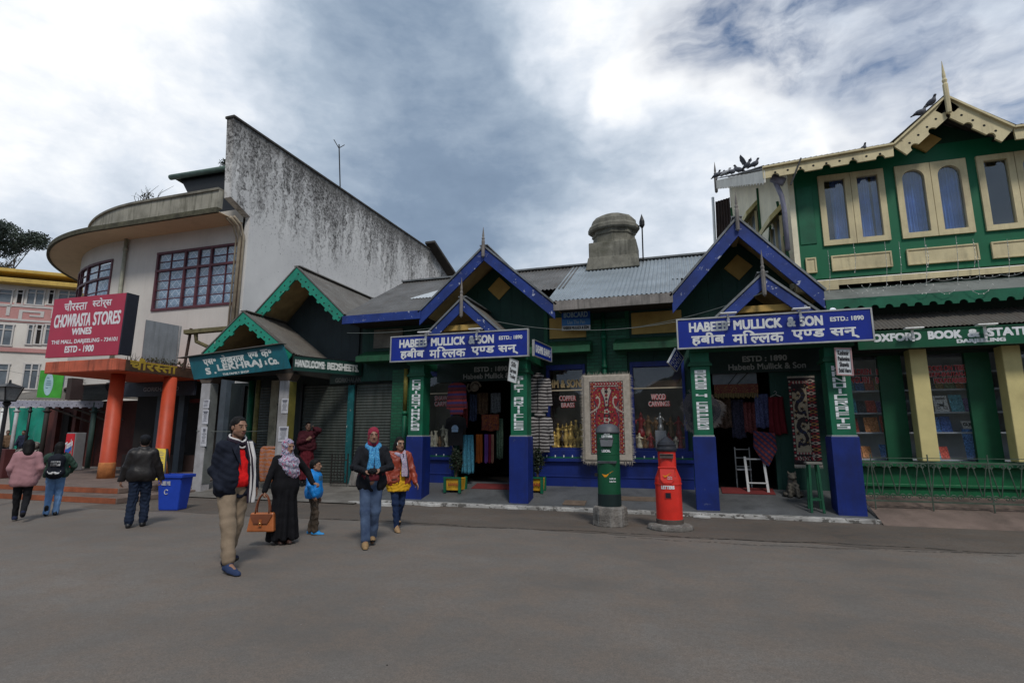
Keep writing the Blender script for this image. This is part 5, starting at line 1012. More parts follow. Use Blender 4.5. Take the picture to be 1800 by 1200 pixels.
def body(root, j, skin, hands=(), hk=None, h=.0055, beard=None, mouth=False):
    k = j['k']; hk = hk or k; P = [j[q] for q in ('pel', 'ls', 'rs', 'le', 're', 'lw', 'rw', 'la', 'ra', 'head')]; lo = np.min(P, 0) - .24; hi = np.max(P, 0) + .24; lo[2] = min(j['la'][2], j['ra'][2]) - .1
    S = SDF(lo, hi, h); C = S.cap
    C(j['pel'] + V3(-.06, 0, 0) * k, j['pel'] + V3(.06, 0, 0) * k, .10 * k, None, .06); C(j['che'] + V3(-.07, 0, 0) * k, j['che'] + V3(.07, 0, 0) * k, .088 * k, None, .04); C(j['pel'], j['che'], .10 * k, .09 * k, .04); C(j['ls'], j['rs'], .045 * k, None, .04)
    C(j['neck'] + V3(0, .01, -.06) * k, j['neck'], .055 * k, .05 * k, .03)
    for s_ in 'lr':
        C(j[s_ + 's'], j[s_ + 'e'], .050 * k, .040 * k, .03); C(j[s_ + 'e'], j[s_ + 'w'], .040 * k, .026 * k, .02); C(j[s_ + 'h'], j[s_ + 'k'], .078 * k, .052 * k, .04); C(j[s_ + 'k'], j[s_ + 'a'], .050 * k, .034 * k, .03); C(j[s_ + 'a'], j[s_ + 'a'] + V3(0, -.12, -.05) * k, .034 * k, .028 * k, .02)
    head(S, j, k, hk)
    for s_, d, n, cu in hands: hand(S, j[s_ + 'w'], np.array(d, float), np.array(n, float), k, 1 if s_ == 'l' else -1, cu) if cu is not None else None
    pt = [(1, inhead(j, hk, lambda p: (np.abs(np.abs(p[:, 0]) - .033) < .012) & (np.abs(p[:, 2] - .0065) < .0042) & (p[:, 1] < -.076))),
          (2, inhead(j, hk, lambda p: (np.abs(p[:, 0]) < .0225) & (np.abs(p[:, 2] + .0625) < .0105) & (p[:, 1] < -.088))),
          (3, inhead(j, hk, lambda p: (np.abs(np.abs(p[:, 0]) - .033) < .021) & (np.abs(p[:, 2] - .0275) < .0042) & (p[:, 1] < -.06))),
          (4, inhead(j, hk, lambda p: (np.abs(np.abs(p[:, 0]) - .033) < .0065) & (np.abs(p[:, 2] - .0065) < .0065) & (p[:, 1] < -.076)))]
    if beard is not None: pt.insert(0, (5, inhead(j, hk, lambda p: (p[:, 2] < -.045) & (p[:, 1] < .0) & (p[:, 2] > -.125) & (np.abs(p[:, 0]) > -1))))
    o = S.mesh('body', [skin, EYEW, LIPS, HAIRM, EYE, beard or skin], root, paint=pt, relax=0); return o
def torso(S, j, g=.02, hem=.86, flare=1., belly=0., sleeves=True, cuff=.0, sl=.058, sho=.062):
    k = j['k']; C = S.cap; S.frame(); c = j['che']; p = j['pel']
    n_ = j['neck'] + V3(0, .01, -.05) * k; C(n_, j['ls'] + V3(-.015, 0, .0) * k, .058 * k + g * .3, sho * k * .92 + g * .3, .05); C(n_, j['rs'] + V3(.015, 0, .0) * k, .058 * k + g * .3, sho * k * .92 + g * .3, .05); C(c + V3(-.072, 0, .03) * k, c + V3(.072, 0, .03) * k, .100 * k + g, None, .07); C(c + V3(-.07, -.005 - belly * .5, -.12) * k, c + V3(.07, -.005 - belly * .5, -.12) * k, .106 * k + g + belly * .5 * k, None, .08)
    C(p + V3(-.075, -belly, .06) * k, p + V3(.075, -belly, .06) * k, .112 * k + g + belly * .6 * k, None, .08); z = hem * k
    C(V3(-.085 * flare, 0, 0) * k + V3(p[0], p[1], z + .1 * k), V3(.085 * flare, 0, 0) * k + V3(p[0], p[1], z + .1 * k), (.115 * k + g) * (1 + .25 * (flare - 1)), None, .08)
    if sleeves:
        for s_ in 'lr':
            d = j[s_ + 'w'] - j[s_ + 'e']; d /= np.linalg.norm(d); C(j[s_ + 's'], j[s_ + 'e'], (sl + .002) * k + g * .35, sl * .82 * k + g * .3, .03); C(j[s_ + 'e'], j[s_ + 'w'] - d * cuff * k, sl * .82 * k + g * .3, (sl - .022) * k + g * .25, .015)
def cutbelow(S, z): i = max(0, int(round((z - S.lo[2]) / S.h))); S.a[:, :, :i] = np.maximum(S.a[:, :, :i], .5 * S.h)
def cutabove(S, z): i = max(0, int(round((z - S.lo[2]) / S.h))); S.a[:, :, i:] = np.maximum(S.a[:, :, i:], .5 * S.h)
def legs(S, j, r=(.098, .072, .062), seat=.118, waist=1.0, ank=.03):
    k = j['k']; C = S.cap; S.frame(); C(j['pel'] + V3(-.062, .0, .0) * k, j['pel'] + V3(.062, .0, .0) * k, seat * k, None, .06); C(j['pel'] + V3(-.05, 0, .06) * k, j['pel'] + V3(.05, 0, .06) * k, seat * .93 * k, None, .05)
    for s_ in 'lr':
        d = j[s_ + 'k'] - j[s_ + 'a']; d /= np.linalg.norm(d); C(j[s_ + 'h'], j[s_ + 'k'], r[0] * k, r[1] * k, .03); C(j[s_ + 'k'], j[s_ + 'a'] - d * ank * k, r[1] * k, r[2] * k, .025)
    cutabove(S, (waist + .04) * k)
def box_of(j, m=.3, zlo=None): P = [j[q] for q in ('pel', 'ls', 'rs', 'le', 're', 'lw', 'rw', 'lk', 'rk', 'la', 'ra', 'neck', 'che')]; lo = np.min(P, 0) - m; hi = np.max(P, 0) + m; lo[2] = -.08 if zlo is None else zlo; return lo, hi
def shoe(root, j, s_, m, sole, pitch=0., yaw=0., tall=0., L=.27, boot=False):
    k = j['k']; a = j[s_ + 'a']; Rm = rotm(yaw, pitch); S = SDF(a - .24, a + .24, .007); S.frame(Rm, a); f = lambda *q: V3(*q) * k
    S.cap(f(0, .045, -.045), f(0, -.07, -.05), .040 * k, .044 * k, .02); S.cap(f(0, -.07, -.055), f(.0, -L + .095, -.058), .044 * k, .036 * k, .02); S.cap(f(0, .02, -.02), f(0, .0, .02 + tall), .040 * k, .042 * k, .03); S.cap(f(0, -.02, -.02), f(0, -.10, -.045), .036 * k, .036 * k, .03)
    S.cbox((-.2, -.4, -.3), (.2, .3, -.085 * k), .004)
    o = S.mesh('shoe', [m, sole], root, paint=[(1, lambda c: (((c - a) @ Rm)[:, 2] < -.062 * k))]); return o
def person(label, x, y, th, H, z=0., cat='person'):
    return thing('person', label, cat, (x, y, z), R(th))
def cloth(n, c, **k): return mat(n, c, k.pop('rough', .85), k.pop('var', .22), k.pop('scale', 6), k.pop('bump', .4), k.pop('bscale', 120), spec=.2, fold=k.pop('fold', 3.), bdist=.012, sheen=k.pop('sheen', 0), **k)
def strip(parent, name, pts, w, mats, across=None, n=8, side=None, wave=.01):
    """a hanging band of cloth along pts, w wide, its stripes running along it: one material index per strip across"""
    pts = [Vector(p) for p in pts]; mb = MB(); m = len(across or [0]); L = len(pts) - 1; sd = Vector(side or (1, 0, 0))
    def at(v):
        t = min(v * L, L - 1e-4); i = int(t); return pts[i].lerp(pts[i + 1], t - i)
    q = 4; nu = m * q; nv = 40; nrm = sd.cross(Vector((0, 0, 1))).normalized()
    def fn(u, v): return at(v) + sd * (w * (u - .5) * (1 + .1 * math.sin(v * 9))) + nrm * (wave * math.sin(u * 9 + v * 7))
    b = len(mb.v); mb.grid(fn, nu, nv)
    mb.m = [(across or [0])[i // q] for i in range(nu) for _ in range(nv)]
    return mb.build(name, mats, parent, smooth=True, local=True, solid=.012)
def ring(parent, name, c, rx, ry, r, m, tilt=0., n=26, sag=.0, turns=1, wob=.01):
    mb = MB(); pts = []
    for i in range(n * turns + 1):
        a = 2 * math.pi * i / n; p = Vector((rx * math.cos(a), -ry * math.sin(a), (-.5 + .5 * math.sin(a)) * 0 - sag * max(0, math.sin(a)) + wob * math.sin(3 * a + i * .1) + .01 * (i // n))); p = Matrix.Rotation(tilt, 3, 'X') @ p; pts.append(p + Vector(c))
    mb.tube(pts, [r * (1 + .15 * math.sin(i * 1.7)) for i in range(len(pts))], 10); return mb.build(name, m, parent, smooth=True, local=True)
def hair_cap(root, j, hk, m, front=-.055, low=-.03, thick=1.07, extra=None, name='hair', h=.006, fr=.045, zfront=.055):
    """hair shell: the skull grown a little, cut away over the face"""
    S = SDF(j['head'] - .33 * hk - .1, j['head'] + .2 * hk, h); S.frame(j['HR'], j['head']); q = hk
    S.ell(V3(0, .018, .038) * q, V3(.080, .101, .092) * q * (thick / 1.07), .02); S.ell(V3(0, .04, -.005) * q, V3(.076, .078, .085) * q * (thick / 1.07), .03)
    if extra: extra(S, q)
    S.frame(j['HR'], j['head']); S.cbox(V3(-.062, -.3, -.3) * q, V3(.062, front, zfront) * q, .02); S.cbox(V3(-.3, -.3, -.3) * q, V3(.3, -.022, low + .04) * q, .02); S.cbox(V3(-.3, -.3, -.45) * q, V3(.3, .035, low) * q, .01) if not extra else None
    return S.mesh(name, m, root, wrinkle=.0025, wl=.025, seed=3)
# ------------------------------------------------------------------ the ten people of the photograph
SOLE = mat('pale_sole', (.42, .40, .36), .7); DSOLE = mat('dark_sole', (.02, .018, .016), .7)
def sk(*c): return SKIN('%d' % int(c[0] * 1000), c)
def garment(root, j, name, m, fn, h=.008, wr=.006, wl=.10, seed=1, paint=None, margin=.3): S = SDF(*box_of(j, margin), h); fn(S); return S.mesh(name, m, root, wrinkle=wr, wl=wl, seed=seed, paint=paint)

def blazer_man():
    k = 1.84 / 1.72; r = person('man in navy blazer and red sweater striding with one hand in a khaki pocket', -5.43, 5.66, 74, 1.84)
    j = skel(k, la=(.08, .17, .098), ra=(-.09, -.19, .088), lw=(.25, -.04, .90), rw=(-.205, -.09, .91), yaw=R(6), pitch=R(2), rp=(-.3, 1, 0), lp=(.4, 1, 0), lean=0)
    body(r, j, sk(.235, .125, .080), hands=(('l', (0, -.1, -1), (-1, 0, 0), .5),), beard=mat('stubble', (.175, .095, .064), .6, .2, 30))
    garment(r, j, 'sweater', cloth('red_knit', lin((222, 30, 32)), scale=9), lambda S: (torso(S, j, -.001, .90, belly=.032, sleeves=False), cutbelow(S, .93 * k), cutabove(S, 1.44 * k)), wr=.002, wl=.05)
    def jk(S):
        torso(S, j, .016, .80, 1.04, belly=.03, cuff=.01, sl=.060, sho=.056); cutbelow(S, .80 * k)
        S.frame(); S.ell(V3(.015, -.24, 1.13) * k, V3(.062, .20, .40) * k, .01, True); S.ell(V3(.02, -.28, .88) * k, V3(.11, .20, .16) * k, .02, True); S.ell(V3(0, -.02, 1.50) * k, V3(.075, .10, .085) * k, .01, True)
    jo = garment(r, j, 'jacket', cloth('navy_wool', (.010, .013, .024)), jk, wr=.008, seed=4)
    mb = MB(); 
    for sg in (-1, 1):       # lapels
        mb.prism([V3(sg * .075 + .01, -.150, 1.42) * k, V3(sg * .055 + .015, -.188, 1.16) * k, V3(sg * .125 + .01, -.168, 1.30) * k, V3(sg * .135, -.12, 1.39) * k], (0, -.006, 0))
    for z in (1.06, .98): mb.ball(V3(-.062, -.192, z) * k, .009, 8, 5)
    mb.build('lapel', cloth('navy_lapel', (.014, .017, .030)), jo, local=True)
    garment(r, j, 'trousers', cloth('khaki_twill', lin((140, 123, 104)), scale=5, var=.15), lambda S: legs(S, j, (.102, .080, .072), .118, ank=-.055), wr=.009, wl=.17, seed=2)
    mb = MB(); mb.lathe([(.128 * k, .985 * k), (.128 * k, 1.02 * k)], (0, -.03, 0), 24, sx=1.1, sy=.95); mb.build('belt', mat('black_leather', (.014, .012, .012), .4), r, local=True)
    shoe(r, j, 'l', cloth('navy_shoe', (.012, .015, .035)), DSOLE, R(-22), L=.29); shoe(r, j, 'r', cloth('blue_shoe', (.03, .05, .12)), DSOLE, R(6), L=.29)
    hair_cap(r, j, k, HAIRM, front=-.062, low=-.015, zfront=.072)
    c = j['neck'] + V3(0, -.012, -.0) * k; st = [mat('scarf_dark', (.018, .010, .022), .9), mat('scarf_white', (.60, .58, .57), .9)]
    s = ring(r, 'scarf', c + V3(0, 0, .005), .083, .095, .034, st[0], R(14), sag=.03, turns=1)
    ring(s, 'scarf_stripe', c + V3(0, -.004, .034), .092, .104, .013, st[1], R(14), sag=.03); ring(s, 'scarf_stripe', c + V3(0, -.012, -.030), .098, .112, .012, st[1], R(16), sag=.035)
    pts = [(.055, -.145, 1.44), (.085, -.192, 1.25), (.10, -.205, 1.05), (.11, -.195, .86), (.115, -.18, .74)]; strip(s, 'scarf_end', [V3(*p) * k for p in pts], .085, st, [0, 1, 0, 1, 1], side=(.95, -.3, 0)).parent = r
blazer_man()

FLORAL = None
def floral(n, base, cols, sc=16):
    m, t = newmat(n); v = t.obj(); out = None; w = t.nd('ShaderNodeVectorMath', operation='ADD'); t.put(w.inputs[0], v); nz = t.nd('ShaderNodeTexNoise'); nz.inputs['Scale'].default_value = 9; t.put(nz.inputs['Vector'], v); t.L.new(nz.outputs[1], w.inputs[1])
    out = base
    for i, (c, lo) in enumerate(cols): out = t.mix(t.ramp(t.noise(t.map(w.outputs[0], (1, 1, 1), (i * 3.1, i * 1.7, 0)), sc, 3, .5), lo, lo + .03), out, c)
    t.L.new(out, t.b.inputs['Base Color']); t.b.inputs['Roughness'].default_value = .9; t.bump(t.noise(v, 40, 3), .3, .004); return m
def headscarf_woman():
    k = 1.55 / 1.72; r = person('woman in long black dress and pale floral headscarf holding a small boy by the arm', -5.95, 7.24, 62, 1.55)
    j = skel(k, la=(.07, -.02, .085), ra=(-.06, .02, .085), lw=(.40, -.18, .98), rw=(-.36, -.02, .86), yaw=R(14), pitch=R(8), lp=(1, .6, -.3), rp=(-1, .8, 0))
    body(r, j, sk(.27, .15, .095), hands=(('l', (.55, -.75, -.2), (0, .2, -1), .9), ('r', (-.1, -.1, -1), (1, 0, 0), 1.25)), hk=k * 1.02)
    def dr(S):
        torso(S, j, .022, .80, 1.05, cuff=.0, sl=.062); S.frame(); S.cap(V3(0, 0, .95) * k, V3(0, .02, .16) * k, .155 * k, .215 * k, .05, (1.08, .95, 1)); cutbelow(S, .10)
        for i in range(9):
            a = i * .7 + .3; S.cap(V3(.16 * math.cos(a), .15 * math.sin(a), .85) * k, V3(.235 * math.cos(a), .21 * math.sin(a), .10) * k, .012, .035, .05)
    garment(r, j, 'dress', cloth('black_crepe', (.006, .006, .008)), dr, wr=.004, wl=.2, seed=6)
    FL = floral('floral_scarf', (.36, .38, .46), [((.10, .11, .20), .50), ((.46, .07, .16), .57), ((.60, .56, .60), .60), ((.02, .02, .06), .62)], 15)
    def hs(S):
        S.frame(j['HR'], j['head']); q = k * 1.02; S.ell(V3(0, .020, .030) * q, V3(.090, .108, .106) * q, .02); S.cap(V3(0, .0, -.08) * q, V3(0, .01, -.13) * q, .085 * q, .10 * q, .05); S.frame()
        S.ell(V3(0, -.03, 1.345) * k, V3(.20, .155, .115) * k, .05); S.ell(V3(.02, -.11, 1.24) * k, V3(.13, .085, .14) * k, .05); S.ell(V3(.1, -.09, 1.16) * k, V3(.09, .075, .09) * k, .04)
        S.frame(j['HR'], j['head']); S.ell(V3(0, -.125, -.012) * q, V3(.058, .105, .088) * q, .012, True)
    garment(r, j, 'headscarf', FL, hs, h=.007, wr=.010, wl=.06, seed=9)
    for s_ in 'lr': shoe(r, j, s_, mat('dark_sandal', (.05, .025, .02), .5), DSOLE, L=.24)
    w = j['rw'] @ np.array(Matrix.Rotation(R(62), 3, 'Z')).T + V3(-5.95, 7.24, 0)
    return w
BAGP = headscarf_woman()
def handbag(p):
    t = thing('handbag', 'tan leather handbag with two loop handles carried by the headscarf woman', 'handbag', (p[0], p[1], p[2]), R(20)); L = mat('tan_leather', (.40, .115, .03), .38, .25, 6, .2, 60, spec=.5); DL = mat('dark_tan', (.17, .05, .02), .4)
    mb = MB(); b, c = -.58, -.31; q = [(-.20, -.07), (.20, -.07), (.20, .07), (-.20, .07)]; z = [(x, y, b) for x, y in q] + [(x * .84, y * .55, c) for x, y in q]; mb.add(z, [(0, 3, 2, 1), (4, 5, 6, 7), (0, 1, 5, 4), (1, 2, 6, 5), (2, 3, 7, 6), (3, 0, 4, 7)]); mb.build('body', L, t, bevel=.02, local=True)
    mb = MB(); mb.prism([(-.165, -.055, -.33), (.165, -.055, -.33), (.10, -.074, -.46), (-.10, -.074, -.46)], (0, -.006, 0)); mb.build('flap', DL, t, local=True); mb = MB(); mb.obox((-.02, -.088, -.50), (.04, 0, 0), (0, .02, 0), (0, .0, .10)); mb.build('strap', L, t, local=True)
    mb = MB(); mb.ball((0, -.09, -.46), (.014, .008, .014), 8, 6); mb.build('clasp', mat('brass_clasp', (.5, .36, .14), .3, metal=1), t, local=True)
    for y in (-.035, .035): mb = MB(); mb.tube([(.10 * math.cos(math.pi * i / 14), y * (1 - .6 * math.sin(math.pi * i / 14)), -.32 + .28 * math.sin(math.pi * i / 14)) for i in range(15)], .010, 8); mb.build('handle', DL, t, smooth=True, local=True)
handbag(BAGP + V3(0, 0, .0))

def small_boy():
    k = 1.18 / 1.72; r = person('small boy in bright blue padded jacket and brown trousers looking away along the shops', -6.02, 8.03, 112, 1.18)
    j = skel(k, la=(.10, .06, .085), ra=(-.08, -.10, .085), lw=(.26, -.08, .86), rw=(-.33, -.10, .93), yaw=R(4), rp=(-1, .5, 0), lp=(.8, 1, 0)); hk = k * 1.20; j['head'] = j['head'] + V3(0, 0, .02)
    body(r, j, sk(.25, .135, .085), hands=(('l', (0, -.15, -1), (-1, 0, 0), .5), ('r', (.2, -.3, -.9), (1, 0, 0), .5)), hk=hk, h=.005)
    P = mat('blue_padded', lin((24, 128, 206)), .45, .15, 7, .2, 60, spec=.4)
    def jk(S):
        torso(S, j, .034, .86, 1.1, cuff=.02, sl=.072); 
        for z in (1.02, 1.10, 1.18, 1.26, 1.33): S.cap(V3(-.085, -.0, z) * k, V3(.085, -.0, z) * k, .163 * k, None, .012)
        cutbelow(S, .86 * k); S.cap(V3(-.05, .06, 1.47) * k, V3(.05, .06, 1.47) * k, .07 * k, None, .03)
    garment(r, j, 'jacket', [P, mat('steel_blue_yoke', lin((70, 110, 140)), .5)], jk, h=.006, wr=.004, paint=[(1, lambda c: (c[:, 2] > 1.27 * k) & (c[:, 2] < 1.385 * k) & (c[:, 1] < 0) & (np.abs(c[:, 0]) < .16 * k))])
    garment(r, j, 'trousers', cloth('brown_cords', (.085, .062, .045)), lambda S: legs(S, j, (.098, .078, .074), .12, ank=-.02), h=.006, wr=.008, wl=.07)
    for s_, p in (('l', R(-8)), ('r', R(2))): shoe(r, j, s_, mat('sky_blue_shoe', lin((40, 140, 205)), .5), mat('tan_sole', (.3, .22, .12), .7), p, L=.29)
    hair_cap(r, j, hk, HAIRM, front=-.05, low=-.01, zfront=.055, thick=1.12, h=.005)
small_boy()

def scarf_man():
    k = 1.73 / 1.72; r = person('man in dark jacket and jeans with red head wrap and bright blue scarf, hands together', -4.60, 7.50, 34, 1.73)
    j = skel(k, la=(.05, .14, .10), ra=(-.06, -.14, .085), lw=(.09, -.27, 1.10), rw=(-.10, -.27, 1.09), yaw=R(4), lp=(1, .5, -.4), rp=(-1, .5, -.4))
    body(r, j, sk(.22, .115, .075), hands=(('l', (-.75, -.5, .1), (0, .3, -1), .7), ('r', (.75, -.5, .1), (0, .3, -1), .7)))
    garment(r, j, 'shirt', cloth('dark_red_shirt', (.12, .02, .03)), lambda S: (torso(S, j, -.001, .88, sleeves=False), cutbelow(S, .95 * k), cutabove(S, 1.43 * k)), wr=.002)
    def jk(S): torso(S, j, .015, .80, 1.06, sl=.060, sho=.056); cutbelow(S, .79 * k); S.frame(); S.ell(V3(.03, -.25, .95) * k, V3(.075, .22, .28) * k, .02, True); S.ell(V3(.015, -.24, 1.34) * k, V3(.055, .18, .20) * k, .01, True)
    garment(r, j, 'jacket', cloth('charcoal_blazer', (.011, .012, .016)), jk, wr=.008, seed=12)
    m, t = newmat('washed_denim'); v = t.obj(); n = t.noise(v, 5, 5); t.L.new(t.mix(t.ramp(n, .35, .7), (.025, .045, .10), (.085, .13, .22)), t.b.inputs['Base Color']); t.b.inputs['Roughness'].default_value = .9; t.bump(t.noise(v, 160, 2), .2, .003)
    MATS['denim'] = m; garment(r, j, 'jeans', m, lambda S: legs(S, j, (.096, .074, .066), .110, ank=-.03), wr=.008, wl=.16, seed=5)
    T = mat('tan_suede', (.30, .19, .09), .8); shoe(r, j, 'l', T, DSOLE, R(-14)); shoe(r, j, 'r', T, DSOLE, R(4))
    def hd(S):
        S.frame(j['HR'], j['head']); q = k; S.ell(V3(0, .018, .036) * q, V3(.084, .104, .098) * q, .02); S.cap(V3(0, .02, -.05) * q, V3(0, .02, -.11) * q, .078 * q, .08 * q, .05); S.ell(V3(0, -.125, -.022) * q, V3(.060, .10, .092) * q, .012, True); S.cbox(V3(-.07, -.2, -.3) * q, V3(.07, -.05, -.06) * q, .02)
    garment(r, j, 'head_wrap', cloth('crimson_wrap', (.27, .025, .05)), hd, h=.007, wr=.004, wl=.05)
    B = floral('blue_scarf', (.045, .26, .50), [((.02, .12, .30), .50), ((.12, .40, .62), .56), ((.015, .03, .08), .66)], 14); c = j['neck'] + V3(0, -.01, -.015)
    s = ring(r, 'scarf', c, .088, .10, .040, B, R(12), sag=.03)
    strip(r, 'scarf_end', [V3(-.01, -.145, 1.43) * k, V3(-.02, -.20, 1.28) * k, V3(-.04, -.21, 1.10) * k], .085, B, side=(1, -.1, 0)); strip(r, 'scarf_end', [V3(.03, -.14, 1.43) * k, V3(.06, -.20, 1.26) * k, V3(.075, -.21, 1.12) * k], .08, B, side=(1, .1, 0))
    S = SDF((-.2, -.42, .95), (.2, -.1, 1.25), .006); a = (j['lw'] + j['rw']) / 2; S.ell(a + V3(0, -.07, .0), (.07, .045, .045), .03); S.mesh('gloves', cloth('black_glove', (.01, .01, .012)), r, wrinkle=.005, wl=.03)
scarf_man()

def jacket_girl():
    k = 1.58 / 1.72; r = person('girl in rust leather jacket over yellow tunic beside the man in blue scarf', -4.86, 8.80, 44, 1.58)
    j = skel(k, la=(.05, .19, .115), ra=(-.04, -.12, .085), lw=(.30, -.16, .84), rw=(-.24, -.10, .92), yaw=R(10), pitch=R(4), lp=(1, .8, 0), rp=(-1, .9, 0)); hk = k * 1.03
    body(r, j, sk(.27, .155, .10), hands=(('l', (.35, -.55, -.75), (-.6, -.2, -.4), .25),), hk=hk)
    garment(r, j, 'tunic', cloth('mustard_cotton', lin((206, 158, 36)), scale=4), lambda S: (torso(S, j, .006, .74, 1.25, sleeves=False), S.cap(V3(0, 0, .95) * k, V3(0, 0, .74) * k, .15 * k, .185 * k, .05, (1.05, .9, 1)), cutbelow(S, .73 * k), cutabove(S, 1.42 * k)), wr=.009, wl=.09, seed=3)
    m = mat('rust_leather', lin((140, 56, 36)), .45, .3, 7, .3, 45, spec=.5)
    def jk(S): torso(S, j, .026, .82, 1.12, sl=.066); cutbelow(S, .82 * k); S.frame(); S.ell(V3(.035, -.26, .95) * k, V3(.055, .22, .45) * k, .02, True)
    jo = garment(r, j, 'jacket', m, jk, wr=.010, wl=.09, seed=8)
    mb = MB(); [mb.ball(V3(-.045, -.172, z) * k, .012, 8, 5) for z in (1.16, 1.02, .90)]; mb.obox(V3(-.17, -.166, .94) * k, (.10 * k, 0, 0), (0, .02, 0), (0, 0, .022 * k)); mb.build('button_placket', mat('dark_rust', (.08, .03, .02), .5), jo, local=True)
    garment(r, j, 'leggings', cloth('navy_leggings', (.012, .025, .07)), lambda S: legs(S, j, (.088, .062, .046), .105, waist=.9), wr=.005, wl=.07)
    T = mat('tan_leather_shoe', (.32, .20, .10), .6); shoe(r, j, 'l', T, DSOLE, R(-30), L=.25); shoe(r, j, 'r', T, DSOLE, R(5), L=.25)
    def ex(S, q): S.frame(); S.cap(j['head'] + V3(0, .05, -.02), j['neck'] + V3(.02, .06, -.12) * k, .085 * k, .09 * k, .04); S.cap(j['head'] + j['HR'] @ V3(-.07, .03, -.02), j['neck'] + V3(-.09, .02, -.10) * k, .035, .05, .03); S.cap(j['head'] + j['HR'] @ V3(.07, .03, -.02), j['neck'] + V3(.08, .04, -.10) * k, .03, .045, .03)
    hr = hair_cap(r, j, hk, HAIRM, front=-.05, low=-.06, zfront=.062, extra=ex); mb = MB(); c = j['head'] + j['HR'] @ (V3(-.074, -.045, .03) * hk); mb.bar(c, c + V3(.005, .0, -.045), .009, .009); mb.build('hair_clip', LAMPM, r, local=True)
    mb = MB(); c0 = j['head']
    for sg in (-1, 1): mb.tube([j['head'] + j['HR'] @ (V3(sg * .033 + .024 * math.cos(a), -.098, .004 + .017 * math.sin(a)) * hk) for a in np.linspace(0, 6.283, 15)], .0022, 5)
    mb.build('spectacles', BLACK, r, local=True)
    SC_ = floral('striped_scarf', (.22, .22, .34), [((.50, .42, .46), .50), ((.36, .13, .22), .58), ((.04, .05, .10), .66)], 22); ring(r, 'scarf', j['neck'] + V3(0, -.005, -.02), .085, .10, .036, SC_, R(12), sag=.03)
    strip(r, 'scarf_end', [V3(.03, -.14, 1.42) * k, V3(.055, -.19, 1.25) * k, V3(.06, -.20, 1.0) * k], .10, SC_, side=(1, .1, 0)); strip(r, 'scarf_end', [V3(.06, -.13, 1.42) * k, V3(.10, -.17, 1.22) * k, V3(.115, -.18, .98) * k], .07, mat('navy_scarf_end', (.02, .022, .04), .9), side=(1, .3, 0))
jacket_girl()

def monk():
    a = aY(541, 842, 13.72); k = 1.72 / 1.72; r = person('monk in maroon robes standing before the shutters with a telephone at his ear', a.x, 13.6, 40, 1.72, .29)
    j = skel(k, la=(.08, 0, .085), ra=(-.08, -.03, .085), lw=(.14, -.04, 1.55), rw=(-.02, -.22, 1.22), yaw=R(4), lp=(.45, -.1, -1), rp=(-1, .4, -.5))
    body(r, j, sk(.21, .12, .085), hands=(('l', (-.3, 0, 1), (-1, -.2, 0), .9), ('r', (.6, -.3, .5), (0, 1, 0), .6)), h=.007)
    M1 = cloth('maroon_shawl', (.055, .010, .016)); M2 = cloth('maroon_robe', (.10, .011, .018))
    def sk_(S): S.cap(V3(0, 0, 1.0), V3(0, 0, .14), .135, .19, .05, (1.15, .9, 1)); [S.cap(V3(.15 * math.cos(a), .12 * math.sin(a), .95), V3(.22 * math.cos(a), .17 * math.sin(a), .10), .01, .03, .05) for a in np.arange(0, 6.2, .6)]; cutbelow(S, .11)
    garment(r, j, 'robe', M2, sk_, h=.010, wr=.008)
    garment(r, j, 'shawl', M1, lambda S: (torso(S, j, .035, .92, 1.15, cuff=.06, sl=.075), S.cap(j['ls'], j['rs'] + V3(0, 0, -.3), .09, .12, .08), cutbelow(S, .93)), h=.010, wr=.012, seed=7)
    for s_ in 'lr': shoe(r, j, s_, BLACK, DSOLE)
    hair_cap(r, j, k, HAIRM, front=-.06, zfront=.075, thick=1.04); mb = MB(); mb.bar(j['lw'] + V3(-.045, -.05, .02), j['lw'] + V3(-.06, -.03, .15), .07, .012); mb.build('telephone', BLACK, r, local=True)
monk()

def pink_woman():
    k = 1.53 / 1.72; r = person('woman seen from behind in dusty pink coat and black leggings, one heel lifted', -12.30, 7.55, 236, 1.53)
    j = skel(k, la=(.07, -.16, .085), ra=(-.07, .26, .20), lw=(.21, -.12, .93), rw=(-.22, -.06, .90), lp=(.6, 1, 0), rp=(-.6, 1, 0)); body(r, j, sk(.3, .19, .13), h=.007)
    PK = cloth('pink_wool', lin((166, 124, 128)), scale=4, var=.1)
    def ct(S): torso(S, j, .034, .74, 1.06, sl=.070, sho=.068); cutbelow(S, .74 * k); S.cap(V3(-.06, .05, 1.40) * k, V3(.06, .05, 1.40) * k, .085 * k, None, .03); S.ell(V3(0, .09, 1.36) * k, V3(.15, .07, .075) * k, .012)
    garment(r, j, 'coat', PK, ct, wr=.005, seed=3, wl=.2)
    garment(r, j, 'leggings', cloth('black_leggings', (.010, .010, .012)), lambda S: legs(S, j, (.095, .07, .05), .12, waist=.9), wr=.005)
    N = cloth('navy_canvas', (.015, .02, .05)); shoe(r, j, 'l', N, SOLE, R(0), L=.25); shoe(r, j, 'r', N, mat('brown_sole', (.20, .12, .085), .8), R(-62), L=.25)
    def ex(S, q): S.frame(); S.cap(j['head'] + V3(0, .03, .0), j['neck'] + V3(0, .045, -.02) * k, .098 * k, .105 * k, .03)
    hair_cap(r, j, k * 1.03, HAIRM, extra=ex, front=-.05, low=-.1)
pink_woman()

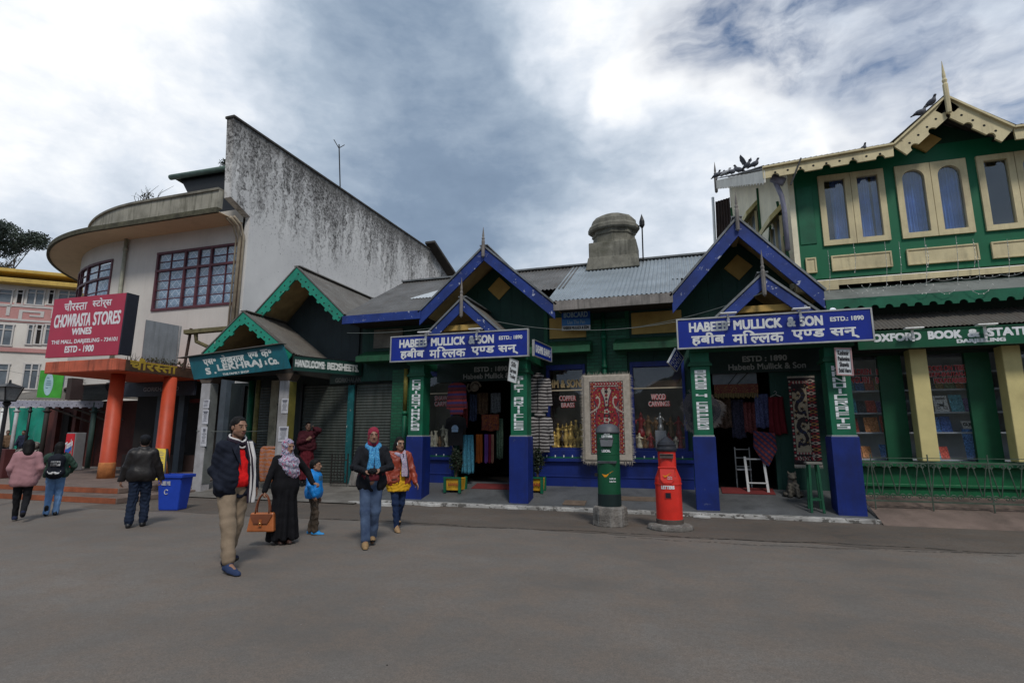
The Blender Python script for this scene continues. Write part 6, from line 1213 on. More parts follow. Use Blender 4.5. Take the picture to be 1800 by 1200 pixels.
def backpack_girl():
    k = 1.48 / 1.72; X, Y_, th = -12.55, 8.28, 228; r = person('girl seen from behind in green jacket and pale jeans wearing a black backpack', X, Y_, th, 1.48)
    j = skel(k, la=(.08, .07, .10), ra=(-.08, -.04, .085), lw=(.40, -.16, 1.04), rw=(-.22, -.20, 1.0), lp=(1, .5, -.3), rp=(-1, .7, 0)); body(r, j, sk(.3, .19, .13), h=.007)
    garment(r, j, 'jacket', cloth('bottle_green', (.030, .060, .045)), lambda S: (torso(S, j, .028, .88, 1.05, sl=.068), cutbelow(S, .90 * k)), wr=.008)
    garment(r, j, 'jeans', cloth('pale_denim', lin((112, 148, 192)), scale=4, var=.2), lambda S: legs(S, j, (.104, .074, .062), .126), wr=.006, wl=.09)
    for s_, p in (('l', R(-18)), ('r', R(0))): shoe(r, j, s_, mat('black_boot', (.012, .012, .014), .4), DSOLE, p, L=.25, tall=.10)
    def ex(S, q): S.frame(); S.cap(j['head'] + V3(0, .03, .0), j['neck'] + V3(0, .05, -.06) * k, .094 * k, .09 * k, .03)
    hair_cap(r, j, k * 1.03, HAIRM, extra=ex, front=-.05, low=-.1)
    t = thing('backpack', 'black backpack with white letter patch and white moustache-shaped mark worn by the girl in green', 'backpack', (X, Y_, 0), R(th)); BK = cloth('black_nylon', (.012, .014, .022)); y0 = .12 * k
    S = SDF((-.3, 0, .8 * k), (.3, .5, 1.5 * k), .008); S.cap(V3(-.06, y0 + .07, 1.30) * k, V3(.06, y0 + .07, 1.30) * k, .11 * k, None, .04); S.cap(V3(-.075, y0 + .08, 1.02) * k, V3(.075, y0 + .08, 1.02) * k, .115 * k, None, .04); S.cap(V3(0, y0 + .07, 1.3) * k, V3(0, y0 + .08, 1.0) * k, .15 * k, None, .05); S.mesh('body', BK, t, wrinkle=.004)
    S = SDF((-.3, .1, .8 * k), (.3, .5, 1.3 * k), .008); S.cap(V3(-.09, y0 + .165, 1.0) * k, V3(.09, y0 + .165, 1.0) * k, .085 * k, None, .03); S.mesh('pocket', BK, t, wrinkle=.003)
    mb = MB(); yb = (y0 + .245) * k; mb.box(-.10 * k, .085 * k, yb - .03, yb, 1.17 * k, 1.28 * k); mb.build('patch', mat('patch_white', (.66, .66, .66), .7), t, local=True, bevel=.008)
    mb = MB(); lettering(mb, "BOY", (.075 * k, yb + .0, 1.185 * k), (-.165 * k, 0, 0), (0, 0, .08 * k), .010, lift=.004); mb.build('lettering', INK, t, local=True)
    mb = MB(); yb = (y0 + .262) * k
    for sg in (-1, 1): mb.tube([V3(sg * x, y0 + .262 - x * .25, 1.0 + z) * k for x, z in ((.005, .03), (.04, .0), (.08, .0), (.115, .03), (.125, .06))], [.018, .024, .018, .010, .004], 8)
    mb.build('moustache_mark', mat('mark_white', (.66, .66, .66), .7), t, local=True)
    for sg in (-1, 1): mb = MB(); mb.tube([V3(sg * .11, y0 - .02, 1.44) * k, V3(sg * .125, .0, 1.475) * k, V3(sg * .13, -.11, 1.42) * k, V3(sg * .135, -.14, 1.25) * k, V3(sg * .14, -.06, 1.08) * k, V3(sg * .12, y0, 1.02) * k], .018, 8); mb.build('strap', BK, t, local=True, smooth=True)
backpack_girl()

def cap_man():
    k = 1.62 / 1.72; r = person('man seen from behind in black leather jacket and flat dark cap walking towards the porch', -9.55, 7.75, 222, 1.62)
    j = skel(k, la=(.10, .12, .09), ra=(-.10, -.02, .085), lw=(.33, -.02, .84), rw=(-.33, -.10, .85), lp=(.9, .8, 0), rp=(-.9, .8, 0), yaw=R(8)); body(r, j, sk(.22, .125, .085), hands=(('l', (.1, -.1, -1), (-1, 0, 0), .6), ('r', (-.1, -.1, -1), (1, 0, 0), .6)), h=.006)
    garment(r, j, 'jacket', mat('black_leather_jacket', (.014, .0115, .0115), .48, .4, 6, .35, 40, spec=.35), lambda S: (torso(S, j, .036, .85, 1.08, sl=.076, cuff=.0, sho=.07), cutbelow(S, .86 * k), S.cap(V3(-.04, .03, 1.45) * k, V3(.04, .03, 1.45) * k, .068 * k, None, .02)), wr=.006, wl=.15, seed=5)
    garment(r, j, 'jeans', cloth('dark_denim', (.012, .020, .042)), lambda S: legs(S, j, (.104, .08, .075), .122, ank=-.035), wr=.009, wl=.1, seed=6)
    for s_, p in (('l', R(-16)), ('r', R(0))): shoe(r, j, s_, BLACK, DSOLE, p)
    hair_cap(r, j, k, HAIRM, front=-.05)
    S = SDF(j['head'] - .3, j['head'] + .3, .006); S.frame(j['HR'], j['head']); S.ell(V3(0, .014, .060) * k, V3(.090, .108, .075) * k, .02); S.ell(V3(0, -.09, .045) * k, V3(.075, .075, .014) * k, .02); S.cbox((-.3, -.3, -.3), (.3, .3, .026 * k), .01); S.mesh('cap', cloth('black_cap', (.011, .012, .016)), r, wrinkle=.002)
cap_man()
# ------------------------------------------------------------------ post boxes
PGREEN = mat('post_green', lin((20, 132, 74)), .42, .15, 5, .08, 60, spec=.45, peel=.08, peelc=(.02, .035, .025), grime=.35, grimec=(.01, .04, .02)); PRED = mat('post_red', lin((212, 44, 30)), .42, .15, 5, .08, 60, spec=.45, peel=.08, peelc=(.11, .03, .02), grime=.3, grimec=(.18, .02, .015)); HOODG = mat('grey_iron', (.085, .088, .10), .5, .25, 6, .15, 50, streak=.3)
ROUGHC = mat('rough_plinth', (.17, .155, .14), .95, .4, 5, .9, 22, grime=.8, grimec=(.045, .04, .035), streak=.55, streakc=(.34, .33, .31), bdist=.03)
def arc_text(mb, s, cx, cy, r, z, w, h, a0=0., bold=.004, lift=.006):
    """lettering bent round a drum of radius r, centred on the side facing the road"""
    v, f = letters(s); lo, hi = v.min(0), v.max(0)
    for k, (dx, dy) in enumerate([(-bold, -bold), (bold, -bold), (-bold, bold), (bold, bold)]):
        vs = []
        for p in v:
            q = (p - lo) / (hi - lo); a = a0 + ((q[0] - .5) * w + dx) / r; rr = r + lift + .0003 * k; vs.append((cx + rr * math.sin(a), cy - rr * math.cos(a), z + q[1] * h + dy))
        mb.add(vs, f)
def arc_patch(mb, pts, cx, cy, r, lift=.006, mi=0):
    mb.add([(cx + (r + lift) * math.sin(x / r), cy - (r + lift) * math.cos(x / r), z) for x, z in pts], [tuple(range(len(pts)))], mi)
YEL = mat('emblem_yellow', lin((226, 150, 30)), .5, .1); 
def emblem(t, cx, cy, r, x0, z0, s):
    mb = MB()      # the post's winged tick: three swept feathers joined to a long upstroke
    arc_patch(mb, [(x0 + s * .32, z0 + s * .02), (x0 + s * .40, z0), (x0 + s * 1.15, z0 + s * .62), (x0 + s * .98, z0 + s * .55), (x0 + s * .45, z0 + s * .22)], cx, cy, r)
    for i in range(3): arc_patch(mb, [(x0 - s * .05 + s * .09 * i, z0 + s * (.30 - .10 * i)), (x0 + s * .20 + s * .07 * i, z0 + s * (.24 - .09 * i)), (x0 + s * .47, z0 + s * (.20 - .035 * i)), (x0 + s * .40, z0 + s * (.12 - .045 * i)), (x0 + s * .12 + s * .09 * i, z0 + s * (.16 - .09 * i))], cx, cy, r, .0062 + .0004 * i)
    mb.build('emblem', YEL, t)
gx, gy = -1.42, 10.52
t = thing('green_post_box', 'round green LOCAL letter box with grey domed cap on a rough tall concrete plinth', 'letter box', (gx, gy, 0))
mb = MB(); prof = [(.33, .0), (.315, .10), (.32, .22), (.31, .335), (.25, .345)]; mb.lathe(prof, (gx, gy, 0), 9); mb.build('plinth', ROUGHC, t, bevel=.02)
mb = MB(); mb.lathe([(.215, .345), (.215, .56), (.212, .563)], (gx, gy, 0), 36); mb.build('base_band', mat('black_green_paint', (.008, .02, .02), .5), t, smooth=False)
mb = MB(); mb.lathe([(.209, .56), (.209, 1.27), (.214, 1.275), (.214, 1.29), (.209, 1.295), (.209, 1.475), (.214, 1.48), (.214, 1.49), (.209, 1.495), (.209, 1.67)], (gx, gy, 0), 40); o = mb.build('body', PGREEN, t, smooth=True); m_ = o.modifiers.new('es', 'EDGE_SPLIT'); m_.split_angle = R(35)
mb = MB(); mb.lathe([(.225, 1.66), (.228, 1.69), (.218, 1.70), (.205, 1.76), (.16, 1.81), (.09, 1.835), (.0, 1.84)], (gx, gy, 0), 36); mb.build('cap', HOODG, t, smooth=True)
mb = MB(); mb.prism([(gx - .125, gy - .20, 1.555), (gx + .125, gy - .20, 1.555), (gx + .10, gy - .262, 1.42), (gx - .10, gy - .262, 1.42)], (0, .07, .0)); mb.box(gx - .13, gx + .13, gy - .215, gy - .17, 1.55, 1.575); mb.build('slot_hood', HOODG, t, bevel=.008)
mb = MB(); mb.box(gx - .17, gx + .17, gy - .222, gy - .12, 1.135, 1.155); mb.box(gx - .165, gx + .165, gy - .214, gy - .12, 1.115, 1.135); mb.build('door_lip', HOODG, t, bevel=.004)
mb = MB(); mb.tube([(gx - .20, gy - .06, .90), (gx - .25, gy - .08, .90)], .022, 8); mb.box(gx - .25, gx - .20, gy - .10, gy - .05, .87, .93); mb.build('hasp', BLACK, t)
mb = MB(); arc_text(mb, "पत्र पेटी", gx, gy, .212, 1.635, .11, .025, .05, .001); arc_text(mb, "LETTERS", gx, gy, .212, 1.585, .19, .037, .05); arc_text(mb, "LOCAL", gx, gy, .212, 1.32, .155, .042, -.05); arc_text(mb, "भारतीय डाक", gx, gy, .212, .83, .115, .03, .45, .001); arc_text(mb, "India Post", gx, gy, .212, .78, .115, .03, .45, .001); mb.build('lettering', WHITE, t)
emblem(t, gx, gy, .209, -.10, .87, .19)
rx, ry = -.36, 10.42
t = thing('red_post_box', 'red bottle-shaped LETTERS box with conical black hood on a low round plinth', 'letter box', (rx, ry, 0))
mb = MB(); mb.lathe([(.40, 0), (.40, .03), (.385, .075), (.33, .085), (.245, .10)], (rx, ry, 0), 13); mb.build('plinth', ROUGHC, t, bevel=.015)
OCT = lambda mb, prof, n=8, y=ry: mb.lathe(prof, (rx, y, 0), n)
mb = MB(); mb.lathe([(.235, .085), (.235, .17), (.228, .175)], (rx, ry, 0), 32); mb.build('base_band', mat('dark_red_base', (.09, .07, .06), .8, .3, 7, .4, 30), t)
mb = MB(); mb.lathe([(.226, .17), (.226, .84), (.222, .87), (.16, 1.03), (.155, 1.05), (.155, 1.36)], (rx, ry, 0), 40); o = mb.build('body', PRED, t, smooth=True); m_ = o.modifiers.new('es', 'EDGE_SPLIT'); m_.split_angle = R(30)
mb = MB(); mb.prism([(rx - .13, ry - .18, 1.045), (rx + .13, ry - .18, 1.045), (rx + .115, ry - .236, .85), (rx + .07, ry - .244, .79), (rx - .07, ry - .244, .79), (rx - .115, ry - .236, .85)], (0, .08, .0)); mb.box(rx - .155, rx + .155, ry - .19, ry - .1, 1.045, 1.075); mb.build('front_plate', PRED, t, bevel=.008)
mb = MB(); mb.lathe([(.234, .76), (.236, .775), (.234, .79)], (rx, ry, 0), 32); mb.build('rib', PRED, t)
mb = MB(); mb.lathe([(.175, 1.34), (.185, 1.36), (.185, 1.385), (.17, 1.40), (.165, 1.42), (.168, 1.46), (.15, 1.475)], (rx, ry, 0), 32); mb.lathe([(.15, 1.475), (.145, 1.50), (.02, 1.60), (.0, 1.605)], (rx, ry, 0), 32); mb.build('hood', mat('black_iron', (.022, .023, .03), .4, .25, 6, .1), t, smooth=False)
mb = MB(); mb.box(rx - .115, rx + .115, ry - .185, ry - .13, 1.22, 1.285); mb.box(rx - .12, rx + .12, ry - .205, ry - .13, 1.285, 1.30); mb.build('slot_plate', mat('worn_slot', (.13, .10, .09), .5, .3, 20, .3, metal=.4), t, bevel=.004)
mb = MB(); mb.box(rx - .045, rx + .045, ry - .236, ry - .2, .545, .635); mb.build('time_plate_recess', mat('recess_dark', (.012, .01, .02), .7), t)
mb = MB(); mb.box(rx - .055, rx + .055, ry - .232, ry - .2, .535, .545); mb.box(rx - .055, rx + .055, ry - .232, ry - .2, .635, .645); mb.box(rx - .055, rx - .045, ry - .232, ry - .2, .545, .635); mb.box(rx + .045, rx + .055, ry - .232, ry - .2, .545, .635); mb.build('plate_frame', PRED, t)
mb = MB(); arc_text(mb, "LETTERS", rx, ry, .228, .70, .22, .052, .0, .004); lettering(mb, "India Post", (rx + .005, ry - .238, .895), (.075, 0, 0), (0, -.006, .024), .001); lettering(mb, "भारतीय डाक", (rx + .0, ry - .243, .865), (.085, 0, 0), (0, -.006, .024), .001); mb.build('lettering', WHITE, t)
emblem(t, rx, ry - .007, .236, -.075, .90, .13)

# ------------------------------------------------------------------ rugs
def pattern_mat(name, build):
    m, t = newmat(name); v = t.obj(); s = t.sep(v); out = build(t, s[0], s[2], v); n = t.noise(v, 70, 3, .6); out = t.mix(t.ramp(n, .3, .75, 0, .45), out, (.03, .02, .018)); t.L.new(out, t.b.inputs['Base Color']); t.b.inputs['Roughness'].default_value = .95; t.bump(n, .5, .01); MATS[name] = m; return m
WOOLW = mat('cream_wool', (.40, .355, .30), .95, .2, 12, .6, 80, grime=.3, grimec=(.2, .15, .1)); WOOLR = mat('red_wool', (.24, .022, .03), .95, .3, 14, .6, 80); WOOLD = mat('dark_wool', (.028, .02, .022), .95, .3, 12, .6, 80); WOOLN = mat('navy_wool_pile', (.022, .03, .07), .95, .3, 12, .6, 80); WOOLG = mat('gold_wool', (.30, .17, .05), .95, .3, 12, .6, 80)
t = thing('paisley_rug', 'cream fringed rug with red paisley pair hung behind the green letter box', 'rug', (-1.84, 13.45, .98)); X0, X1, Z0, Z1, YR = -2.40, -1.26, 1.02, 3.10, 13.52
def rug_pt(x, z, d=0.): return Vector((x, YR + .003 * math.sin(x * 9 + z * 2) + (.0 if z > 1.2 else -.05 * (1.2 - z)) - d, z))
mb = MB(); mb.grid(lambda u, v: rug_pt(X0 + (X1 - X0) * u, Z0 + (Z1 - Z0) * v), 24, 40); mb.build('pile', WOOLW, t, solid=.02, smooth=True)
def flat(mb, pts, d, mi=0): mb.add([rug_pt(x, z, d) for x, z in pts], [tuple(range(len(pts)))], mi)
def band(mb, m, w, d, mi=0, x0=X0, x1=X1, z0=Z0, z1=Z1):
    for a, b, c, e in ((x0 + m, x1 - m, z0 + m, z0 + m + w), (x0 + m, x1 - m, z1 - m - w, z1 - m), (x0 + m, x0 + m + w, z0 + m + w, z1 - m - w), (x1 - m - w, x1 - m, z0 + m + w, z1 - m - w)):
        n = max(1, int(max(b - a, e - c) / .1))
        for i in range(n):
            p0, p1 = (a + (b - a) * i / n, a + (b - a) * (i + 1) / n) if b - a > e - c else (a, b); q0, q1 = (c, e) if b - a > e - c else (c + (e - c) * i / n, c + (e - c) * (i + 1) / n)
            flat(mb, [(p0, q0), (p1, q0), (p1, q1), (p0, q1)], d, mi)
RM = [WOOLR, WOOLW, WOOLN, WOOLG, WOOLD]
mb = MB(); band(mb, .16, .012, .016, 4); band(mb, .285, .012, .016, 4); band(mb, .30, .01, .016, 0)
def blot(mb, x, z, r, d, mi, n=10, st=.25, sq=1.):
    flat(mb, [(x + r * (1 + st * math.cos(5 * a)) * math.cos(a), z + sq * r * (1 + st * math.cos(5 * a)) * math.sin(a)) for a in np.arange(n * 2) * math.pi / n], d, mi)
W_, H_ = X1 - X0, Z1 - Z0
for i in range(18):        # flower border
    z = Z0 + .23 + (H_ - .46) * i / 17
    for x in (X0 + .23, X1 - .23): blot(mb, x, z, .05, .018, 0 if i % 2 else 0); blot(mb, x, z, .018, .021, 3)
    if i < 17:
        for x in (X0 + .20 + .05 * (i % 2), X1 - .20 - .05 * (i % 2)): blot(mb, x, z + .05, .018, .018, 4)
for i in range(8):
    x = X0 + .32 + (W_ - .64) * i / 7
    for z in (Z0 + .22, Z1 - .22): blot(mb, x, z, .05, .018, 0, sq=.8); blot(mb, x, z, .018, .021, 1)
def paisley(sg, z0, s, mi_in, mi_out, mirror=1):
    pts = []; cx = (X0 + X1) / 2
    core = [(.02, -.04, .01), (.06, .04, .045), (.11, .14, .085), (.145, .27, .105), (.145, .40, .095), (.118, .52, .082), (.108, .63, .088), (.135, .75, .105), (.17, .87, .11), (.175, .98, .085), (.14, 1.06, .05), (.08, 1.08, .012)]
    L, R_ = [], []
    for i, (x, z, r) in enumerate(core):
        a, b = core[max(i - 1, 0)], core[min(i + 1, len(core) - 1)]; dx, dz = b[0] - a[0], b[1] - a[1]; q = math.hypot(dx, dz); nx, nz = -dz / q, dx / q
        L.append((x + nx * r, z + nz * r)); R_.append((x - nx * r, z - nz * r))
    for grow, d, mi in ((1., .018, mi_out), (.86, .021, mi_in)):
        for i in range(len(core) - 1):
            q = []
            for arr, j in ((L, i), (L, i + 1), (R_, i + 1), (R_, i)):
                c = core[j]; q.append((cx + sg * s * 1.16 * (c[0] + (arr[j][0] - c[0]) * grow), z0 + mirror * s * (c[1] + (arr[j][1] - c[1]) * grow)))
            flat(mb, q, d, mi)
    r = np.random.default_rng(5)
    for c in core[2:10]:
        for _ in range(4): blot(mb, cx + sg * s * (c[0] + r.uniform(-.7, .7) * c[2]), z0 + mirror * s * (c[1] + r.uniform(-.04, .04)), .018, .024, 3 if r.random() > .4 else 4)
paisley(1, 1.66, 1.04, 0, 2); paisley(-1, 1.66, 1.04, 0, 2)
for sg in (-1, 1):
    cu = [(.36, .50), (.27, .55), (.20, .62), (.165, .72), (.17, .82), (.21, .87), (.245, .82)]
    for i in range(len(cu) - 1):
        for q in (0, .33, .66): blot(mb, (X0 + X1) / 2 + sg * 1.2 * (cu[i][0] + (cu[i + 1][0] - cu[i][0]) * q - .03), 1.66 + 1.04 * (cu[i][1] + (cu[i + 1][1] - cu[i][1]) * q), .020, .0242 + .0001 * i + .00003 * q, 1, 6, .1)
r_ = np.random.default_rng(3)
for i in range(7):         # middle motif and foot of flowers
    z = 1.75 + i * .10; blot(mb, (X0 + X1) / 2, z - .05, .065 * math.sin(math.pi * (i + 1) / 8) + .015, .0245, 1 if i % 2 else 4); blot(mb, (X0 + X1) / 2, z - .05, .03 * math.sin(math.pi * (i + 1) / 8) + .01, .027, 0)
for i in range(34):
    x, z = (X0 + X1) / 2 + r_.uniform(-.24, .24), 1.36 + r_.uniform(0, .28); blot(mb, x, z, r_.uniform(.018, .04), .019 + .0002 * i, int(r_.choice([0, 3, 4, 0])))
for i in range(5): blot(mb, (X0 + X1) / 2, 2.42 + .09 * i, .022 + .006 * i, .019, 4 if i % 2 else 0)
mb.build('pattern', RM, t)
mb = MB(); per = [(X0 + W_ * i / 60, Z1, 0, 1) for i in range(61)] + [(X1, Z1 - H_ * i / 90, 1, 0) for i in range(91)] + [(X1 - W_ * i / 60, Z0, 0, -1) for i in range(61)] + [(X0, Z0 + H_ * i / 90, -1, 0) for i in range(91)]
for x, z, nx, nz in per:
    L = NR.uniform(.05, .11); a = NR.normal(0, .02); p = rug_pt(x, z); q = p + Vector((nx * L + a, NR.normal(-.008, .01), nz * L - .02 + a)); s = Vector((.006 * (1 if nz else 0), 0, .006 * (1 if nx else 0))); mb.add([p - s, p + s, q], [(0, 1, 2)])
    mb.add([p - s * 2, p, p + Vector((nx * L * .8 - a, -.012, nz * L * .8 - .03))], [(0, 1, 2)])
mb.build('fringe', WOOLW, t)
# dragon carpet
t = thing('dragon_carpet', 'long dark carpet with two black beasts on a beige field hanging beside the doorway', 'rug', (2.25, 13.5, 1.0)); A, B = aY(1386, 690, 13.55), aY(1449, 832, 13.55); X0, X1, Z0, Z1, YR = A.x, B.x - .02, 1.0, aY(1400, 664, 13.55).z, 13.55; W_, H_ = X1 - X0, Z1 - Z0
mb = MB(); mb.grid(lambda u, v: rug_pt(X0 + W_ * u, Z0 + H_ * v), 16, 30); mb.build('pile', WOOLD, t, solid=.02, smooth=True)
mb = MB(); RM2 = [WOOLR, mat('beige_wool', (.33, .27, .19), .95, .2, 12, .6, 80), WOOLN, WOOLG, WOOLD, WOOLW]
flat_x = X0 + W_ * .12, X1 - W_ * .34
for i in range(12): z0, z1 = Z0 + H_ * (.14 + .74 * i / 12), Z0 + H_ * (.14 + .74 * (i + 1) / 12); flat(mb, [(flat_x[0], z0), (flat_x[1], z0), (flat_x[1], z1), (flat_x[0], z1)], .014, 1)
band(mb, .03, .012, .016, 5); 
for i in range(26):
    z = Z0 + .12 + (H_ - .2) * i / 25; x = X1 - W_ * .17
    flat(mb, [(x - .10, z), (x, z - .045), (x + .10, z), (x, z + .045)], .016, [0, 5, 0, 3][i % 4]); flat(mb, [(x - .05, z), (x, z - .024), (x + .05, z), (x, z + .024)], .019, 4)
    blot(mb, X0 + W_ * .06, z, .022, .016, [0, 5][i % 2]); blot(mb, X1 - W_ * .30, z, .014, .0165, 5 if i % 2 else 0)
for i in range(12):
    x = X0 + .08 + (W_ - .2) * i / 11; blot(mb, x, Z0 + .13, .04, .0165, [0, 5, 4][i % 3]); blot(mb, x, Z0 + .24, .022, .0165, [5, 0][i % 2]); blot(mb, x, Z1 - .1, .03, .0165, [0, 5][i % 2])
fx, fw = (flat_x[0] + flat_x[1]) / 2, (flat_x[1] - flat_x[0])
def beast(zc, mir):
    pts = [(-.30, .36), (-.12, .42), (.12, .36), (.26, .22), (.10, .10), (-.16, .04), (-.30, -.10), (-.20, -.24), (.04, -.28), (.26, -.22), (.34, -.36)]
    for i in range(len(pts) - 1):
        for q in range(4):
            f = q / 4; x = pts[i][0] + (pts[i + 1][0] - pts[i][0]) * f; z = pts[i][1] + (pts[i + 1][1] - pts[i][1]) * f; blot(mb, fx + mir * x * fw, zc + z * .80, .048 - .0022 * (i + f), .0165 + .0001 * i, 4 if (i + q) % 5 else 2)
    blot(mb, fx - mir * .30 * fw, zc + .30, .065, .0185, 4); blot(mb, fx - mir * .33 * fw, zc + .31, .02, .021, 0)
    for x, z in ((-.1, .18), (.3, .02), (-.34, -.2), (.1, -.12), (.36, .36), (-.42, .08)): blot(mb, fx + mir * x * fw, zc + z, .036, .0185, 4, st=.45); blot(mb, fx + mir * (x + .05) * fw, zc + z + .03, .014, .0187, 3)
beast(Z0 + H_ * .70, 1); beast(Z0 + H_ * .34, -1)
mb.build('pattern', RM2, t)
mb = MB()
for i in range(90): x = X0 + W_ * i / 89; p = rug_pt(x, Z0); mb.add([p + Vector((-.006, 0, 0)), p + Vector((.006, 0, 0)), p + Vector((NR.normal(0, .006), -.01, -.085))], [(0, 1, 2)]); p = rug_pt(x, Z1); mb.add([p + Vector((-.006, 0, 0)), p + Vector((.006, 0, 0)), p + Vector((NR.normal(0, .006), -.01, .05))], [(0, 1, 2)])
mb.build('fringe', WOOLW, t)
# sheepskin behind the BRASS pillar, and its mask
t = thing('sheepskin', 'shaggy grey sheepskin hanging behind the pillar lettered BRASS & COPPERS', 'sheepskin', (.33, 13.3, 1.7)); mb = MB(); c0 = aY(1232, 722, 13.3); r_ = np.random.default_rng(8)
for i in range(3200):
    a = r_.uniform(0, 6.283); q = math.sqrt(r_.random()); rr = 1 + .13 * math.sin(3 * a + 1) + .09 * math.sin(7 * a); p = Vector((c0.x + .43 * q * rr * math.cos(a), 13.30 + .05 * q, c0.z + .47 * q * rr * math.sin(a))); d = Vector((math.cos(a) * .05 * q + r_.normal(0, .03), -.03, -.045 + .04 * q * math.sin(a))); s = Vector((.010, 0, .004)); mb.add([p - s, p + s, p + d], [(0, 1, 2)], 0 if q > .62 else 1)
mb.prism([(c0.x + .40 * (1 + .1 * math.sin(3 * a + 1)) * math.cos(a), 13.315, c0.z + .44 * (1 + .1 * math.sin(3 * a + 1)) * math.sin(a)) for a in np.arange(0, 6.28, .3)], (0, .02, 0), 1); mb.build('fleece', [mat('pale_fleece', (.30, .26, .24), .95), mat('grey_fleece', (.085, .08, .09), .95)], t)

# ------------------------------------------------------------------ clothes on show
def garment_shape(t, name, m, outline, y, depth=.10, wave=.012, z_off=0.):
    """a limp garment: an outline (x, z) blown up into a thin cushion with soft folds"""
    bm = bmesh.new(); vs = [bm.verts.new((x, 0, z)) for x, z in outline]; bm.faces.new(vs); bmesh.ops.triangulate(bm, faces=bm.faces[:]); bmesh.ops.subdivide_edges(bm, edges=bm.edges[:], cuts=2); bmesh.ops.subdivide_edges(bm, edges=bm.edges[:], cuts=1, use_grid_fill=True); bmesh.ops.triangulate(bm, faces=bm.faces[:])
    P = np.array(outline); E = list(zip(P, np.roll(P, -1, 0)))
    def dist(x, z):
        q = np.array([x, z]); best = 9
        for a, b in E: d = b - a; t_ = np.clip((q - a) @ d / max(d @ d, 1e-9), 0, 1); best = min(best, np.linalg.norm(a + d * t_ - q))
        return best
    mb = MB(); co = [(v.co.x, v.co.z) for v in bm.verts]; hs = [min(1, dist(*c) / .10) ** .5 * depth / 2 for c in co]; idx = {v: i for i, v in enumerate(bm.verts)}; fs = [tuple(idx[v] for v in f.verts) for f in bm.faces]; n = len(co)
    f1 = [(x, y - h - wave * math.sin(x * 34 + 4 * math.sin(z * 5)) * min(1, h * 40), z) for (x, z), h in zip(co, hs)]; f2 = [(x, y + h * .6, z) for (x, z), h in zip(co, hs)]; bm.free()
    mb.add(f1 + f2, [f for f in fs] + [tuple(i + n for i in reversed(f)) for f in fs]); return mb.build(name, m, t, smooth=True)
def top_outline(cx, zt, w, h, sl=.3, sw=.13, neck=.07):
    """jumper outline: neck, sloping shoulders, hanging sleeves"""
    L = [(neck, 0), (w * .5, -.05), (w * .5 + .06, -.10), (w * .5 + .10, -sl - .12), (w * .5 + .10 - sw * .8, -sl - .14), (w * .44, -.26), (w * .46, -h), ]
    return [(cx + x, zt + z) for x, z in L] + [(cx - x, zt + z) for x, z in reversed(L)]
def stripes(name, c1, c2, per, vert=False, warp=.1):
    def f(t, x, z, v): q = t.math('FRACT', t.math('DIVIDE', t.math('ADD', x if vert else z, t.math('MULTIPLY', t.noise(v, 3, 2), warp)), per)); return t.mix(t.ramp(q, .46, .52), c1, c2)
    return pattern_mat(name, f)
STR = stripes('black_white_knit', (.015, .014, .016), (.36, .34, .33), .082)
for zt, px, lb in ((3.12, 947, 'upper black and white striped hooded cardigan hanging beside the GIFT ARTICLES pillar'), (2.13, 949, 'lower black and white striped hooded cardigan hanging beside the GIFT ARTICLES pillar')):
    c = aY(px, 700, 13.55); t = thing('striped_cardigan', lb, 'cardigan', (c.x, 13.55, zt - .9), group='striped cardigans on display'); o = garment_shape(t, 'cardigan', STR, top_outline(c.x, zt, .52, .92, .62, .15), 13.55, .12)
    mb = MB(); mb.box(c.x - .006, c.x + .006, 13.46, 13.475, zt - .85, zt - .05); mb.build('zip', BLACK, t)
    mb = MB(); mb.ball((c.x, 13.53, zt + .01), (.15, .06, .08), 14, 8); mb.build('hood', STR, t, smooth=True)
def fairisle(t, x, z, v):
    a = t.math('FRACT', t.math('DIVIDE', z, .22)); b = t.math('FRACT', t.math('DIVIDE', x, .06)); zig = t.math('ABSOLUTE', t.math('SUBTRACT', b, .5)); q = t.math('ADD', a, t.math('MULTIPLY', zig, .18)); q = t.math('FRACT', q)
    out = t.mix(t.ramp(q, .30, .33), (.16, .02, .035), (.05, .035, .16)); out = t.mix(t.ramp(q, .56, .6), out, (.28, .03, .03)); return t.mix(t.ramp(q, .84, .88), out, (.03, .015, .04))
c = aY(803, 700, 13.55); t = thing('patterned_jumper', 'red and purple patterned jumper hanging over the doorway jamb above a black shirt', 'jumper', (c.x, 13.55, 2.4)); garment_shape(t, 'jumper', pattern_mat('fairisle_knit', fairisle), top_outline(c.x, 3.04, .40, .86, .58, .13), 13.55, .12)
c = aY(801, 760, 13.5); t = thing('black_shirt', 'black T-shirt with pale blue printed motif hanging below the patterned jumper', 'shirt', (c.x, 13.5, 1.5)); garment_shape(t, 'shirt', mat('black_jersey', (.007, .007, .009), .95), top_outline(c.x, 2.15, .44, .78, .22, .13), 13.5, .08)
mb = MB(); mb.prism([(c.x + .10 * math.cos(a), 13.44, 1.80 + .10 * math.sin(a)) for a in np.linspace(0, math.pi, 14)], (0, .004, 0)); mb.box(c.x - .09, c.x + .09, 13.44, 13.444, 1.72, 1.795); mb.build('print', floral('shirt_print', (.10, .24, .42), [((.4, .42, .45), .5), ((.06, .05, .10), .62)], 30), t)
